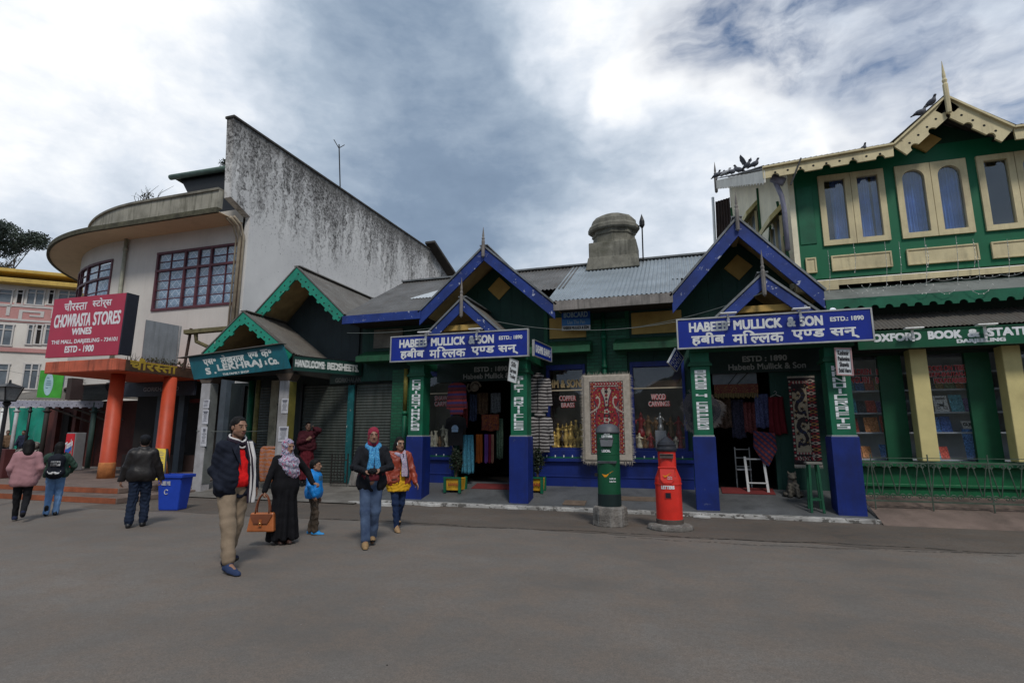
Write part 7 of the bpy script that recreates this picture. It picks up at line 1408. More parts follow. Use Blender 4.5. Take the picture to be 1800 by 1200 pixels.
def hanging(name, lb, cat, px0, px1, py0, py1, Y, m, folds=4, amp=.03, group=None, flare=1.0):
    a, b = aY(px0, py1, Y), aY(px1, py0, Y); t = thing(name, lb, cat, ((a.x + b.x) / 2, Y, a.z), group=group); cx, w = (a.x + b.x) / 2, b.x - a.x
    mb = MB(); mb.grid(lambda u, v: (cx + (u - .5) * w * (flare + (1 - flare) * v), Y + amp * math.sin(u * folds * 6.28 + 1.3 * math.sin(3 * v)) * (1.1 - .4 * v), a.z + (b.z - a.z) * v + .02 * math.sin(u * 9) * (1 - v)), folds * 8, 14); mb.build('cloth', m, t, smooth=True, solid=.01); return t, cx, a.z, b.z
hanging('blue_scarf', 'teal blue mottled scarf hanging low at the open doorway', 'scarf', 813, 832, 764, 832, 13.6, floral('teal_scarf', (.02, .09, .14), [((.05, .24, .34), .48), ((.01, .03, .06), .6)], 18), 3, .03, flare=1.2)
for px0, px1, c, lb in ((836, 848, (.42, .11, .02), 'orange'), (851, 858, (.17, .07, .30), 'violet'), (858.5, 863, (.22, .02, .05), 'crimson'), (863.5, 868, (.36, .18, .13), 'salmon')):
    hanging('hanging_shawl', '%s shawl hanging in the row inside the open doorway' % lb, 'shawl', px0, px1, 763, 813, 14.1, cloth('shawl_' + lb, c), 2, .02, 'shawls hanging in the doorway')
hanging('hanging_shawl', 'short rust and red cloths hung above the row of shawls in the doorway', 'shawl', 846, 877, 728, 757, 14.2, floral('rust_cloths', (.16, .03, .02), [((.26, .08, .02), .5), ((.05, .02, .03), .58)], 8), 3, .03)
t, cx, z0_, z1_ = hanging('red_dress', 'plain dark red dress on a hanger inside the doorway beside the dragon carpet', 'dress', 1356, 1376, 697, 763, 13.9, cloth('dark_red_cotton', (.13, .012, .018)), 3, .03, flare=1.25)
mb = MB(); mb.tube([(cx - .12, 13.9, z1_), (cx, 13.9, z1_ + .06), (cx + .12, 13.9, z1_)], .008, 6); mb.tube([(cx, 13.9, z1_ + .06), (cx + .03, 13.9, z1_ + .10), (cx, 13.9, z1_ + .14), (cx - .03, 13.9, z1_ + .11)], .006, 6); mb.build('hanger', ALU, t)
def check(t, x, z, v): a = t.math('FRACT', t.math('DIVIDE', t.math('ADD', x, z), .13)); b = t.math('FRACT', t.math('DIVIDE', t.math('SUBTRACT', x, z), .13)); return t.mix(t.math('MULTIPLY', t.ramp(a, .5, .54), t.ramp(b, .4, .44)), t.mix(t.ramp(a, .5, .54), (.022, .025, .09), (.14, .02, .025)), (.26, .035, .03))
a, b = aY(1324, 757, 13.75), aY(1367, 820, 13.75); t = thing('checked_shawl', 'red and navy checked shawl draped to a point in the doorway', 'shawl', (a.x, 13.75, b.z)); garment_shape(t, 'cloth', pattern_mat('navy_red_check', check), [(a.x, a.z), (b.x, a.z - .05), (b.x + .02, a.z - .42), (b.x - .18, b.z), (b.x - .3, b.z + .08), (a.x - .02, b.z + .42)], 13.75, .10)
c = aY(1290, 682, 13.9); t = thing('door_pelmet', 'fringed red and gold temple hanging across the top of the doorway by the dragon carpet', 'hanging', (c.x, 13.9, c.z)); a, b = aY(1256, 696, 13.9), aY(1332, 674, 13.9); mb = MB(); mb.box(a.x, b.x, 13.88, 13.9, a.z + .06, b.z); mb.build('band', floral('pelmet_cloth', (.11, .015, .02), [((.30, .17, .05), .55), ((.02, .05, .05), .62)], 20), t)
mb = MB(); n = 26; [mb.box(a.x + (b.x - a.x) * i / n, a.x + (b.x - a.x) * (i + .7) / n, 13.885, 13.895, a.z - .03 - .02 * (i % 3), a.z + .06) for i in range(n)]; mb.build('fringe', mat('dull_gold_fringe', (.17, .12, .05), .8), t)
a, b = aY(1253, 676, 14.05), aY(1329, 652, 14.05); t = thing('transom_light', 'pale framed glass transom over the dark doorway by the dragon carpet', 'transom', (a.x, 14.05, a.z)); mb = MB(); mb.box(a.x, b.x, 14.03, 14.05, a.z, b.z); mb.build('pane', mat('pale_transom', (.16, .18, .21), .15, .3, 3, spec=.6), t); mb = MB(); [mb.bar((a.x + (b.x - a.x) * f0, 14.02, a.z), (a.x + (b.x - a.x) * f1, 14.02, b.z), .02) for f0, f1 in ((.35, .6), (.55, .85))]; mb.build('bar', BLACK, t)
# more stock hanging in the gloom of both doorways
for px0, px1, py0, py1, Y_, c, what in ((806, 822, 706, 752, 14.35, (.20, .03, .03), 'dim red jumper hanging inside the doorway left of the row of shawls'), (824, 838, 692, 740, 14.6, (.05, .07, .14), 'navy cloth hanging high in the gloom of the doorway with clothes'), (838, 858, 690, 728, 14.8, (.16, .10, .06), 'brown patterned cloth hanging at the back of the doorway with clothes'), (862, 880, 690, 726, 14.5, (.10, .11, .12), 'grey shawl hanging at the upper back of the doorway with clothes'), (872, 884, 735, 806, 14.3, (.05, .09, .06), 'dark green scarf hanging by the inner side of the GIFT ARTICLES pillar'),
        (1262, 1284, 700, 752, 14.7, (.11, .07, .05), 'brown cloth hanging deep in the doorway beside the sheepskin'), (1288, 1308, 702, 770, 14.8, (.05, .05, .09), 'navy cloth hanging deep in the doorway above the white chair'), (1330, 1350, 692, 752, 14.2, (.06, .07, .16), 'dark blue tunic hanging inside the doorway beside the plain red dress'), (1310, 1328, 706, 760, 14.6, (.18, .05, .05), 'faded red cloth hanging behind the checked shawl')):
    hanging('hanging_cloth', what, 'cloth', px0, px1, py0, py1, Y_, floral('stock_%d' % px0, c, [(tuple(x * 2 + .02 for x in c), .5), (tuple(x * .4 for x in c), .6)], 12), 3, .03)
# carved elephant mask over the first door
c = aY(835, 680, 13.85); t = thing('carved_panel', 'pale carved wooden mask hung above the doorway with clothes', 'carving', c); mb = MB(); WD = mat('pale_carving', (.15, .12, .09), .7, .3, 9, .3)
mb.tube([c + Vector((.16 * math.cos(a), 0, .16 * math.sin(a))) * (1 - .03 * i) for i, a in enumerate(np.linspace(0, 7.5, 20))], .03, 8); mb.tube([c + Vector((-.18, 0, .10)), c + Vector((-.24, 0, -.02)), c + Vector((-.18, 0, -.12)), c + Vector((-.08, 0, -.05))], .03, 8); mb.ball(c, (.09, .06, .10), 12, 8); mb.build('carving', WD, t, smooth=True)

# ------------------------------------------------------------------ planters, stool, stand, cat-like stone figure
def leaves(mb, c, r, n, size, mi=0, seed=0, flat_=1.):
    q = np.random.default_rng(seed)
    for _ in range(n):
        d = q.normal(0, 1, 3); d /= np.linalg.norm(d); p = Vector(c) + Vector(d * np.array(r) * q.random() ** .4); a = Vector(q.normal(0, 1, 3)).normalized() * size * q.uniform(.6, 1.3); b = a.orthogonal().normalized() * size * .45; b.rotate(Matrix.Rotation(q.uniform(0, 6), 3, a)); mb.add([p, p + a * .5 + b, p + a, p + a * .5 - b], [(0, 1, 2, 3)], mi)
LEAFD = mat('dark_leaf', (.018, .030, .016), .6, .4, 9, .1); BARK = mat('bark', (.05, .038, .028), .9, .3, 6, .5)
for px, py, Y, s, lb in ((801, 853, 13.15, .36, 'yellow wooden planter box with a dark bush by the doorway with clothes'), (945, 856, 13.3, .26, 'yellow wooden planter box with a dark bush behind the GIFT ARTICLES pillar')):
    p = aY(px, py, Y); x, y, z = p; z = .07 + (y - 12.28) * .2035 + .03; t = thing('planter_box', lb, 'planter', (x, y, z), group='yellow planters'); h = .30
    mb = MB(); mb.prism([(x - s / 2, y - s / 2, z), (x + s / 2, y - s / 2, z), (x + s / 2 + .03, y - s / 2 - .03, z + h), (x - s / 2 - .03, y - s / 2 - .03, z + h)], (0, s, 0)); mb.build('box', mat('planter_yellow', lin((206, 158, 40)), .6, .25, 5, .2, 40, grime=.4), t, bevel=.01)
    mb = MB(); [mb.box(x + sx * (s / 2 + .02) - .03, x + sx * (s / 2 + .02) + .03, y + sy * s / 2 - .03 - (.03 if sy < 0 else 0), y + sy * s / 2 + .03 - (.03 if sy < 0 else 0), z - .05, z + h + .02) for sx in (-1, 1) for sy in (-1, 1)]; mb.box(x - s / 2 - .06, x + s / 2 + .06, y - s / 2 - .065, y - s / 2 - .035, z + h - .01, z + h + .03); mb.build('frame', GRNP, t)
    mb = MB(); q = np.random.default_rng(3); 
    for i in range(5): mb.tube([(x + s * (-.3 + .15 * i), y - s / 2 - .04, z + .10 + q.uniform(0, .05)), (x + s * (-.25 + .15 * i), y - s / 2 - .04, z + .20), (x + s * (-.18 + .15 * i), y - s / 2 - .042, z + .12)], .008, 5)
    mb.build('painted_motif', mat('motif_red', (.30, .05, .03), .6), t)
    mb = MB(); mb.tube([(x, y, z + h), (x + .02, y, z + .6), (x - .03, y, z + .95)], [.03, .022, .01], 7); [mb.tube([(x, y, z + .45 + .1 * i), (x + .2 * math.cos(2.2 * i), y + .15 * math.sin(2.2 * i), z + .7 + .1 * i)], [.014, .006], 5) for i in range(5)]; mb.build('stem', BARK, t)
    mb = MB(); leaves(mb, (x, y, z + .72), (.17, .14, .32), 520, .055, seed=int(px)); mb.build('foliage', LEAFD, t)
p = aZ(1440, 903, .12); x, y = p.x + .02, 12.62; t = thing('green_stool', 'tall narrow green wooden stool standing against the HANDICRAFTS pillar', 'stool', (x, y, .1)); zt = 1.05
mb = MB(); mb.box(x - .13, x + .16, y - .13, y + .15, zt, zt + .045); mb.build('seat', mat('worn_grey_top', (.17, .17, .15), .8, .3, 8, .3), t, bevel=.01)
for sx in (-1, 1):
    for sy in (-1, 1): mb = MB(); mb.bar((x + sx * .11, y + sy * .13, .07 + (y + sy * .13 - 12.28) * .2), (x + sx * .075, y + sy * .10, zt), .045, .045); mb.build('leg', GREEN, t, bevel=.006)
for z in (.35,): mb = MB(); mb.box(x - .10, x + .10, y - .14, y - .10, z, z + .04); mb.box(x - .10, x + .10, y + .09, y + .13, z, z + .04); mb.build('stretcher', GREEN, t)
a = aY(1314, 862, 13.75); b = aY(1344, 803, 13.75); x0, x1, z0_, z1_ = a.x, b.x + .02, .372, b.z; t = thing('white_stand', 'white painted easel frame standing inside the doorway near the dragon carpet', 'stand', (x0, 13.75, z0_)); WP = mat('white_paint_wood', (.55, .55, .55), .6, .15, 6, .2, 40, grime=.3, grimec=(.2, .2, .2))
for xa, xb in ((x0 + .02, x0), (x1, x1 - .04)): mb = MB(); mb.bar((xa, 13.70, z0_), (xb, 13.85, z1_), .05, .04); mb.build('leg', WP, t)
for z in (z1_ - .05, z0_ + .2): mb = MB(); f = (z - z0_) / (z1_ - z0_); mb.bar((x0 + .02, 13.70 + .15 * f, z), (x1 - .01, 13.70 + .15 * f, z), .06, .025); mb.build('rail', WP, t)
a = aY(1297, 858, 14.3); t = thing('white_chair', 'white slim chair in the dark doorway beside the white easel frame', 'chair', (a.x + .15, 14.4, .41)); x = a.x; 
for dx in (0, .32): mb = MB(); mb.bar((x + dx, 14.4, .415), (x + dx, 14.42, 1.35), .024); mb.build('leg', ALU, t)
mb = MB(); [mb.bar((x, 14.4, z), (x + .32, 14.4, z), .035, .02) for z in (.9, 1.1, 1.3)]; mb.build('backrest', ALU, t); mb = MB(); mb.box(x, x + .32, 14.2, 14.44, .82, .85); mb.build('seat', WP, t)
S = SDF((-.3, -.3, -.05), (.3, .3, .7), .01); S.cap((0, .05, .12), (0, .0, .30), .13, .09, .05); S.ell((0, -.03, .42), (.085, .09, .085), .03); S.ell((0, -.11, .40), (.045, .05, .04), .02); [S.cap((sx * .07, -.08, .25), (sx * .08, -.11, .02), .04, .045, .03) for sx in (-1, 1)]; [S.cap((sx * .06, -.02, .48), (sx * .075, -.01, .53), .025, .015, .02) for sx in (-1, 1)]; S.cap((.13, .08, .06), (.16, -.06, .05), .055, .045, .03); S.cap((-.13, .08, .06), (-.16, -.06, .05), .055, .045, .03)
p = aZ(1379, 862, .34); t = thing('stone_figure', 'small seated stone animal figure on the paving below the dragon carpet', 'figure', (p.x, 13.5, .32)); S.mesh('body', mat('weathered_stone', (.10, .09, .075), .9, .4, 8, .5, 30, grime=.6), t, wrinkle=.008, wl=.05)

# ------------------------------------------------------------------ goods in the display windows
BRASS = mat('dull_brass', (.55, .37, .10), .38, .4, 9, .2, 40, metal=.3); WOODC = mat('carved_wood', (.24, .13, .06), .5, .4, 9, .4); IVORY = mat('ivory_carving', (.72, .64, .46), .6, .3, 9, .3); DKBR = mat('dark_bronze', (.08, .06, .04), .45, .4, 9, .3, metal=.4); REDL = mat('red_lacquer', (.26, .025, .03), .4, .2, 5)
def vase(prof_seed, h, m):
    q = np.random.default_rng(prof_seed); r = h * q.uniform(.2, .32); mb = MB(); mb.lathe([(r * .6, 0), (r * .62, h * .05), (r * .3, h * .12), (r * q.uniform(.5, .9), h * .35), (r * q.uniform(.7, 1), h * .5), (r * .35, h * .72), (r * .25, h * .85), (r * q.uniform(.4, .6), h)], n=14); return mb
def figurine(h, seed):
    q = np.random.default_rng(seed); S = SDF((-.3 * h, -.3 * h, -.02), (.3 * h, .3 * h, h * 1.02), max(.006, h * .022)); u = lambda x, y, z: V3(x, y, z) * h
    S.cap(u(0, 0, .05), u(0, 0, .09), .16 * h, .15 * h, .02); S.cap(u(0, 0, .12), u(0, 0, .42), .14 * h, .09 * h, .05); S.cap(u(0, 0, .42), u(0, 0, .64), .09 * h, .11 * h, .04); S.ell(u(0, -.01, .80), u(.068, .07, .085), .02); S.cap(u(0, 0, .88), u(0, 0, .95), .045 * h, .012 * h, .02)
    for sx in (-1, 1): e = u(sx * .20, -.05, q.uniform(.45, .62)); S.cap(u(sx * .11, 0, .64), e, .04 * h, .034 * h, .02); S.cap(e, e + u(-sx * q.uniform(0, .12), -.08, q.uniform(-.1, .18)), .034 * h, .03 * h, .02)
    return S
stock = []
def ware(kind, x, y, z, h, m, lb, seed, name=None):
    t = thing(name or kind, lb, 'ornament', (x, y, z), group='ornaments in the shop windows')
    if kind == 'vase': vase(seed, h, m).build('vase_body', m, t, smooth=True, local=True)
    else: figurine(h, seed).mesh('figure_body', m, t)
    return t
q_ = np.random.default_rng(21)
def row(x0, x1, y, z, n, hs, ms, where, kinds=('vase', 'figurine')):
    nm = {id(BRASS): 'brass', id(WOODC): 'brown wooden', id(IVORY): 'ivory coloured', id(DKBR): 'dark bronze', id(REDL): 'red lacquer'}
    for i in range(n):
        h = q_.uniform(*hs); m = ms[int(q_.integers(len(ms)))]; k = kinds[int(q_.integers(len(kinds)))]; ware(k, x0 + (x1 - x0) * (i + .5) / n + q_.uniform(-.02, .02), y + q_.uniform(-.03, .03), z, h, m, '%s %s, %s among the ornaments %s' % (nm[id(m)], k, ORD[i], where), int(q_.integers(9999)))
ORD = ['first', 'second', 'third', 'fourth', 'fifth', 'sixth', 'seventh', 'eighth', 'ninth', 'tenth']
row(-3.36, -2.5, 14.17, 1.32, 8, (.28, .5), [BRASS, BRASS, DKBR], 'at the front of the COPPER BRASS window'); row(-3.34, -2.5, 14.50, 1.61, 7, (.3, .5), [BRASS, DKBR, BRASS], 'on the step of the COPPER BRASS window')
row(-1.2, -.05, 14.17, 1.32, 8, (.25, .45), [WOODC, IVORY, IVORY, REDL], 'at the front of the WOOD CARVINGS window', ('figurine',)); row(-1.18, -.1, 14.50, 1.61, 6, (.35, .65), [WOODC, DKBR, IVORY, REDL], 'on the step of the WOOD CARVINGS window', ('figurine',))
row(-6.9, -6.15, 14.17, 1.32, 6, (.28, .5), [DKBR, IVORY, WOODC], 'at the front of the SHAWLS CARPETS window'); row(-6.85, -6.15, 14.50, 1.61, 5, (.3, .5), [DKBR, WOODC, IVORY], 'on the step of the SHAWLS CARPETS window')
a = aY(1161, 745, 14.22); t = thing('dancing_figure', 'tall silver dancing figure on a white block in the WOOD CARVINGS window', 'ornament', (a.x, 14.2, 1.32)); mb = MB(); mb.box(a.x - .13, a.x + .13, 14.12, 14.30, 1.32, 1.75); mb.build('block', mat('white_block', (.36, .36, .38), .6), t)
S = figurine(.48, 77); S.mesh('figure_body', mat('silvered', (.40, .39, .38), .35, .2, 6, metal=.6), t).location = (0, 0, .432)
t = thing('tin_roof_model', 'brown slatted wooden roof model on the shelf of the WOOD CARVINGS window', 'ornament', (-.7, 14.35, 2.80)); mb = MB(); [mb.bar((-1.0 + .03 * i, 14.2, 2.82 + .018 * i), (-.05, 14.2 + .01 * i, 2.84 + .02 * i), .03, .02) for i in range(9)]; mb.build('slats', mat('roof_slats', (.16, .09, .05), .7, .4), t)
a = aY(800, 858, 13.3)
# ------------------------------------------------------------------ books in the book shop
COV = [(.02, .05, .16), (.22, .03, .02), (.03, .03, .035), (.04, .16, .20), (.18, .12, .04), (.10, .13, .06), (.30, .29, .27), (.03, .09, .22), (.07, .04, .12), (.24, .09, .03)]; CN = ['navy', 'red', 'black', 'teal', 'brown', 'olive', 'white', 'blue', 'violet', 'orange']
BMAT = [floral('cover_%s' % n, tuple(min(.7, x * 1.9) for x in c), [(tuple(min(.8, x * 3.4 + .05) for x in c), .52), (tuple(x * .35 for x in c), .57), (((.3, .26, .2)), .68)], 14) for n, c in zip(CN, COV)]; PAGES = mat('book_pages', (.40, .37, .31), .9)
def book(x, y, z, w, h, ci, lb, title=None, tc=None, th=.025):
    t = thing('book', lb, 'book', (x, y, z), group='books in the shop window'); mb = MB(); lean = .05; mb.obox((x - w / 2, y, z), (w, 0, 0), (0, lean * 2, h), (0, -.004, .0003)); mb.build('cover', BMAT[ci], t)
    mb = MB(); mb.obox((x - w / 2 + .004, y + .0005, z + .003), (w - .008, 0, 0), (0, lean * 2 * .985, h - .008), (0, th, 0)); mb.build('pages', PAGES, t)
    if title: mb = MB(); lettering(mb, title[0], (x - w * .42, y + lean * 2 * title[1] - .005, z + h * title[1]), (w * .84, 0, 0), (0, lean * 2 * title[2], h * title[2]), .004, lift=.002); mb.build('lettering', tc or WHITE, t)
qb = np.random.default_rng(4)
def shelf_row(x0, x1, z, hs, tag_, y=13.80, skip=()):
    x = x0; i = 0
    while x < x1 - .12:
        h = qb.uniform(*hs); w = h * qb.uniform(.5, .72); ci = int(qb.integers(len(COV)))
        if x + w > x1: break
        if not any(a - .02 < x + w and x < b + .02 for a, b in skip): book(x + w / 2, y + qb.uniform(0, .04), z, w, h, ci, '%s cover book, %s along the %s' % (CN[ci], ORD[i % 10] if i < 10 else 'late', tag_)); i += 1
        x += w + qb.uniform(.004, .02)
B2 = 14.28
for (x0, x1, tg) in ((3.42, 4.44, 'window under CHILDREN BOOKS'), (4.74, 5.98, 'window under MOUNTAINEERING'), (6.3, 7.4, 'window past the second yellow column')):
    sk1 = [(4.0, 4.26), (3.70, 3.98)] if x0 < 4 else ([(5.45, 5.98)] if x0 < 5 else []); sk2 = [(5.0, 5.32)] if 4.5 < x0 < 6 else []
    shelf_row(x0, x1, 1.135, (.22, .32), 'lowest shelf of the ' + tg, skip=[(5.40, 5.98)] if 4.5 < x0 < 6 else [(3.85, 4.25)] if x0 < 4 else []); shelf_row(x0, x1, 1.695, (.24, .34), 'second shelf of the ' + tg, skip=sk1); shelf_row(x0, x1, 2.115, (.24, .36), 'third shelf of the ' + tg, skip=sk2); shelf_row(x0, x1, 2.595, (.22, .32), 'top shelf of the ' + tg)
book(4.13, 13.74, 1.695, .24, .35, 1, 'tall plain red book upright on the second shelf under CHILDREN BOOKS'); book(3.84, 13.74, 1.695, .27, .32, 9, 'wide orange and red picture book on the second shelf under CHILDREN BOOKS')
book(4.06, 13.72, 1.135, .24, .30, 7, 'pale blue children\'s picture book on the lowest shelf under CHILDREN BOOKS')
book(5.70, 13.66, 1.135, .52, .62, 7, 'large mottled blue picture book leaning under MOUNTAINEERING'); book(5.62, 13.76, 1.76, .26, .16, 6, 'pale book titled GUNS above the large mottled blue book', ("GUNS", .35, .4), INK)
t_ = MB(); book(5.16, 13.74, 2.115, .25, .34, 6, 'white book with a black motorcycle on its cover on the third shelf')
mbk = MB(); cx_, cz_ = 5.16, 2.24
for dx in (-.07, .07): mbk.lathe([(.035, -.003), (.042, -.003), (.042, .003), (.035, .003)], n=14)
t = thing('globe', 'small shiny blue globe in the corner of the window under MOUNTAINEERING', 'globe', (5.80, 13.62, 1.135)); mb = MB(); mb.ball((5.80, 13.62, 1.235), .085, 20, 12); mb.build('ball', mat('globe_blue', (.02, .16, .38), .2, .4, 9, .05, spec=.6), t, smooth=True); mb = MB(); mb.lathe([(.05, 0), (.05, .01), (.012, .02), (.012, .03)], (5.80, 13.62, 1.135), 12); mb.build('foot', BLACK, t)
mb = MB()     # the motorcycle printed on the cover: wheels, tank and bars as flat ink
par = [o for o in bpy.data.objects if o.get('label', '').startswith('white book with a black motorcycle')][0]
yb = lambda z: 13.74 + .1 * (z - 2.115) / .34 - .009
def disc(cx, cz, r0, r1):
    n = 18; vs = []
    for k in range(n): a = 2 * math.pi * k / n; [vs.append((cx + r * math.cos(a), yb(cz + r * math.sin(a)), cz + r * math.sin(a))) for r in (r0, r1)]
    mb.add(vs, [(2 * k, 2 * k + 1, (2 * k + 3) % (2 * n), (2 * k + 2) % (2 * n)) for k in range(n)])
disc(5.10, 2.20, .024, .036); disc(5.22, 2.20, .024, .036); [mb.add([(x, yb(z), z) for x, z in p_], [tuple(range(len(p_)))]) for p_ in ([(5.12, 2.23), (5.20, 2.22), (5.21, 2.27), (5.13, 2.285)], [(5.20, 2.24), (5.225, 2.32), (5.21, 2.325), (5.185, 2.25)], [(5.08, 2.27), (5.13, 2.265), (5.13, 2.28), (5.09, 2.285)], [(5.08, 2.38), (5.24, 2.38), (5.24, 2.41), (5.08, 2.41)])]
mb.build('printed_motif', INK, par)

# ------------------------------------------------------------------ railings
IRON = mat('worn_iron', (.075, .105, .08), .6, .4, 8, .3, 50, metal=.3, grime=.5, grimec=(.04, .03, .02))
t = thing('iron_railing', 'low scrolled iron railing in front of the green book shop', 'railing', (5.5, 12.6, .35)); x0, x1, zb_, zt_ = 3.28, 9.0, .38, 1.12
for z in (zb_, zt_ - .02): mb = MB(); mb.bar((x0, 12.6, z), (x1, 12.6, z), .022, .03); mb.build('rail', IRON, t)
for i in range(6): x = x0 + .95 * i + .15; mb = MB(); mb.bar((x, 12.6, .22), (x, 12.6, zt_ + .14), .018); mb.build('post', IRON, t)
mb = MB(); mb.bar((x0, 12.6, zt_ + .07), (x1, 12.6, zt_ + .07), .012); n = 21
for i in range(n):
    x = x0 + (x1 - x0) * (i + .5) / n; w = (x1 - x0) / n
    for sg in (-1, 1):
        mb.tube([(x + sg * w * .10, 12.6, zt_ - .04), (x + sg * w * .46, 12.6, zb_ + .12)], .011, 5)
        for zc in (zt_ - .085, zb_ + .09): mb.tube([(x + sg * (w * .18 + .052 * (1 - a / 9) * math.cos(a)), 12.6, zc + .052 * (1 - a / 9) * math.sin(a)) for a in np.linspace(0, 6.6, 14)], .011, 5)
mb.build('scrollwork', IRON, t)
def scrap_rail(px0, px1, py0, py1, Y, lb):
    a, b = aY(px0, py1, Y), aY(px1, py0, Y); t = thing('iron_gate', lb, 'gate', (a.x, Y, a.z), group=None); x0, x1, z0_, z1_ = a.x, b.x, a.z, b.z; m = mat('black_iron_rust', (.022, .018, .016), .7, .4, 8, .3)
    mb = MB(); [mb.bar((x0, Y, z), (x1, Y, z), .03) for z in (z0_ + .03, z1_ - .18)]; [mb.bar((x, Y, z0_), (x, Y, z1_), .03) for x in (x0, x1)]; mb.build('frame', m, t); n = max(3, int((x1 - x0) / .1)); mb = MB()
    for i in range(1, n): x = x0 + (x1 - x0) * i / n; mb.bar((x, Y, z0_ + .03), (x, Y, z1_), .014); mb.tube([(x + .045 * (1 - q / 9) * math.cos(q), Y - .01, z0_ + .25 + .05 * (i % 2) + .05 * math.sin(q)) for q in np.linspace(0, 6.5, 12)], .008, 4)
    mb.build('scrollwork', m, t)
scrap_rail(581, 612, 797, 850, 13.6, 'rusty black iron gate piece leaning at the shutters beside the couple'); scrap_rail(440, 470, 795, 846, 13.6, 'dark iron gate piece by the shutters behind the headscarf woman')
t = thing('stone_slab', 'rough grey stone slab standing by the shutters beside the iron gate piece', 'slab', (-8.9, 13.5, .3)); a = aY(611, 850, 13.6); mb = MB(); mb.prism([(a.x, 13.6, .24), (a.x + .62, 13.6, .24), (a.x + .58, 13.68, .78), (a.x + .05, 13.68, .72)], (0, .1, 0)); mb.build('slab', ROUGHC, t, bevel=.03)
c = aY(470, 815, 13.0); t = thing('knitted_blanket', 'orange and purple knitted blanket draped on a rail by the shutters', 'blanket', (c.x, 13.0, .7)); a, b = aY(454, 846, 12.95), aY(487, 788, 12.95)
def knit(t_, x, z, v): q = t_.math('FRACT', t_.math('DIVIDE', t_.math('ADD', z, t_.math('MULTIPLY', t_.noise(v, 9, 3), .2)), .11)); return t_.mix(t_.ramp(q, .3, .4), t_.mix(t_.ramp(q, .6, .75), (.44, .12, .02), (.22, .05, .16)), t_.mix(t_.noise(v, 20, 2), (.30, .08, .10), (.45, .28, .16)))
mb = MB(); mb.grid(lambda u, v: (a.x + (b.x - a.x) * (u + .12 * (1 - v)) , 12.95 - .05 * math.sin(v * 3) + .03 * math.sin(u * 9), a.z + (b.z - a.z) * (v - .10 * (u - .2) ** 2)), 14, 20); mb.grid(lambda u, v: (a.x + (b.x - a.x) * u, 12.95 + .22 * v, b.z + .05 * math.sin(v * 3.1)), 14, 6); mb.build('cloth', pattern_mat('orange_knit', knit), t, smooth=True, solid=.025)
mb = MB(); mb.bar((a.x - .1, 13.05, b.z - .06), (b.x + .1, 13.05, b.z - .06), .03); mb.bar((a.x - .1, 13.05, .18), (a.x - .1, 13.05, b.z - .05), .03); mb.bar((b.x + .1, 13.05, .18), (b.x + .1, 13.05, b.z - .05), .03); mb.build('rail', BLACK, t)

# ------------------------------------------------------------------ bin, yellow board
bx, by = -10.98, 9.75; t = thing('blue_bin', 'blue plastic litter bin with flared rim standing on the road by the porch steps', 'bin', (bx, by, 0), R(14)); BL = mat('blue_plastic', lin((30, 66, 172)), .45, .12, 4, .1, 40, spec=.4, grime=.3, grimec=(.01, .02, .08))
def frust(mb, a, b, z0, z1, d=.78): mb.add([(sx * w, sy * w * d, z) for z, w in ((z0, a), (z1, b)) for sx, sy in ((-1, -1), (1, -1), (1, 1), (-1, 1))], [(0, 3, 2, 1), (4, 5, 6, 7), (0, 1, 5, 4), (1, 2, 6, 5), (2, 3, 7, 6), (3, 0, 4, 7)])
mb = MB(); frust(mb, .22, .275, 0, .72); mb.build('tub', BL, t, local=True, bevel=.03)
mb = MB(); w, d = .31, .245; [mb.box(*q) for q in ((-w, w, -d, -d + .05, .70, .77), (-w, w, d - .05, d, .70, .77), (-w, -w + .05, -d + .05, d - .05, .70, .77), (w - .05, w, -d + .05, d - .05, .70, .77))]; mb.build('rim', BL, t, local=True, bevel=.01)
mb = MB(); mb.box(-.26, .26, -.19, .19, .722, .73); mb.build('rubbish', DARK, t, local=True)
mb = MB(); lettering(mb, "USE ME", (-.16, -.212, .55), (.2, 0, 0), (0, -.008, .08), .006, lift=.012); mb.tube([(-.05 + .04 * math.cos(a), -.204, .40 + .05 * math.sin(a)) for a in np.linspace(.6, 5.6, 12)], .010, 5); mb.build('lettering', mat('worn_white_print', (.5, .5, .52), .7, .3, 20, peel=.2, peelc=(.02, .05, .25)), t, local=True)
a = aY(285, 838, 11.4); t = thing('menu_board', 'yellow board with lines of small dark writing leaning behind the man in the cap', 'board', a); YB = mat('yellow_board', lin((206, 180, 62)), .6, .12, 3, .1, 40, grime=.3); A = aY(262, 842, 11.3); Bq = aY(288, 844, 11.4); C_ = aY(268, 787, 11.7); ax, ay = Bq - A, C_ - A + Vector((.0, 0, 0)); n_ = ax.cross(ay).normalized()
mb = MB(); mb.obox(A - n_ * .03, ax, ay, n_ * .03); mb.build('board', YB, t); mb = MB(); [mb.obox(A + ax * .12 + ay * (.12 + .055 * i) + n_ * .001, ax * qb.uniform(.5, .78), ay * .018, n_ * .002) for i in range(15) if i not in (4, 9)]; mb.build('writing', PRINT, t)
mb = MB(); mb.bar(A + ax * 1.02, A + ax * 1.02 + ay, .04); mb.bar(A + ax * 1.02 + ay, aY(300, 842, 11.9), .05); mb.build('frame', BLACK, t)

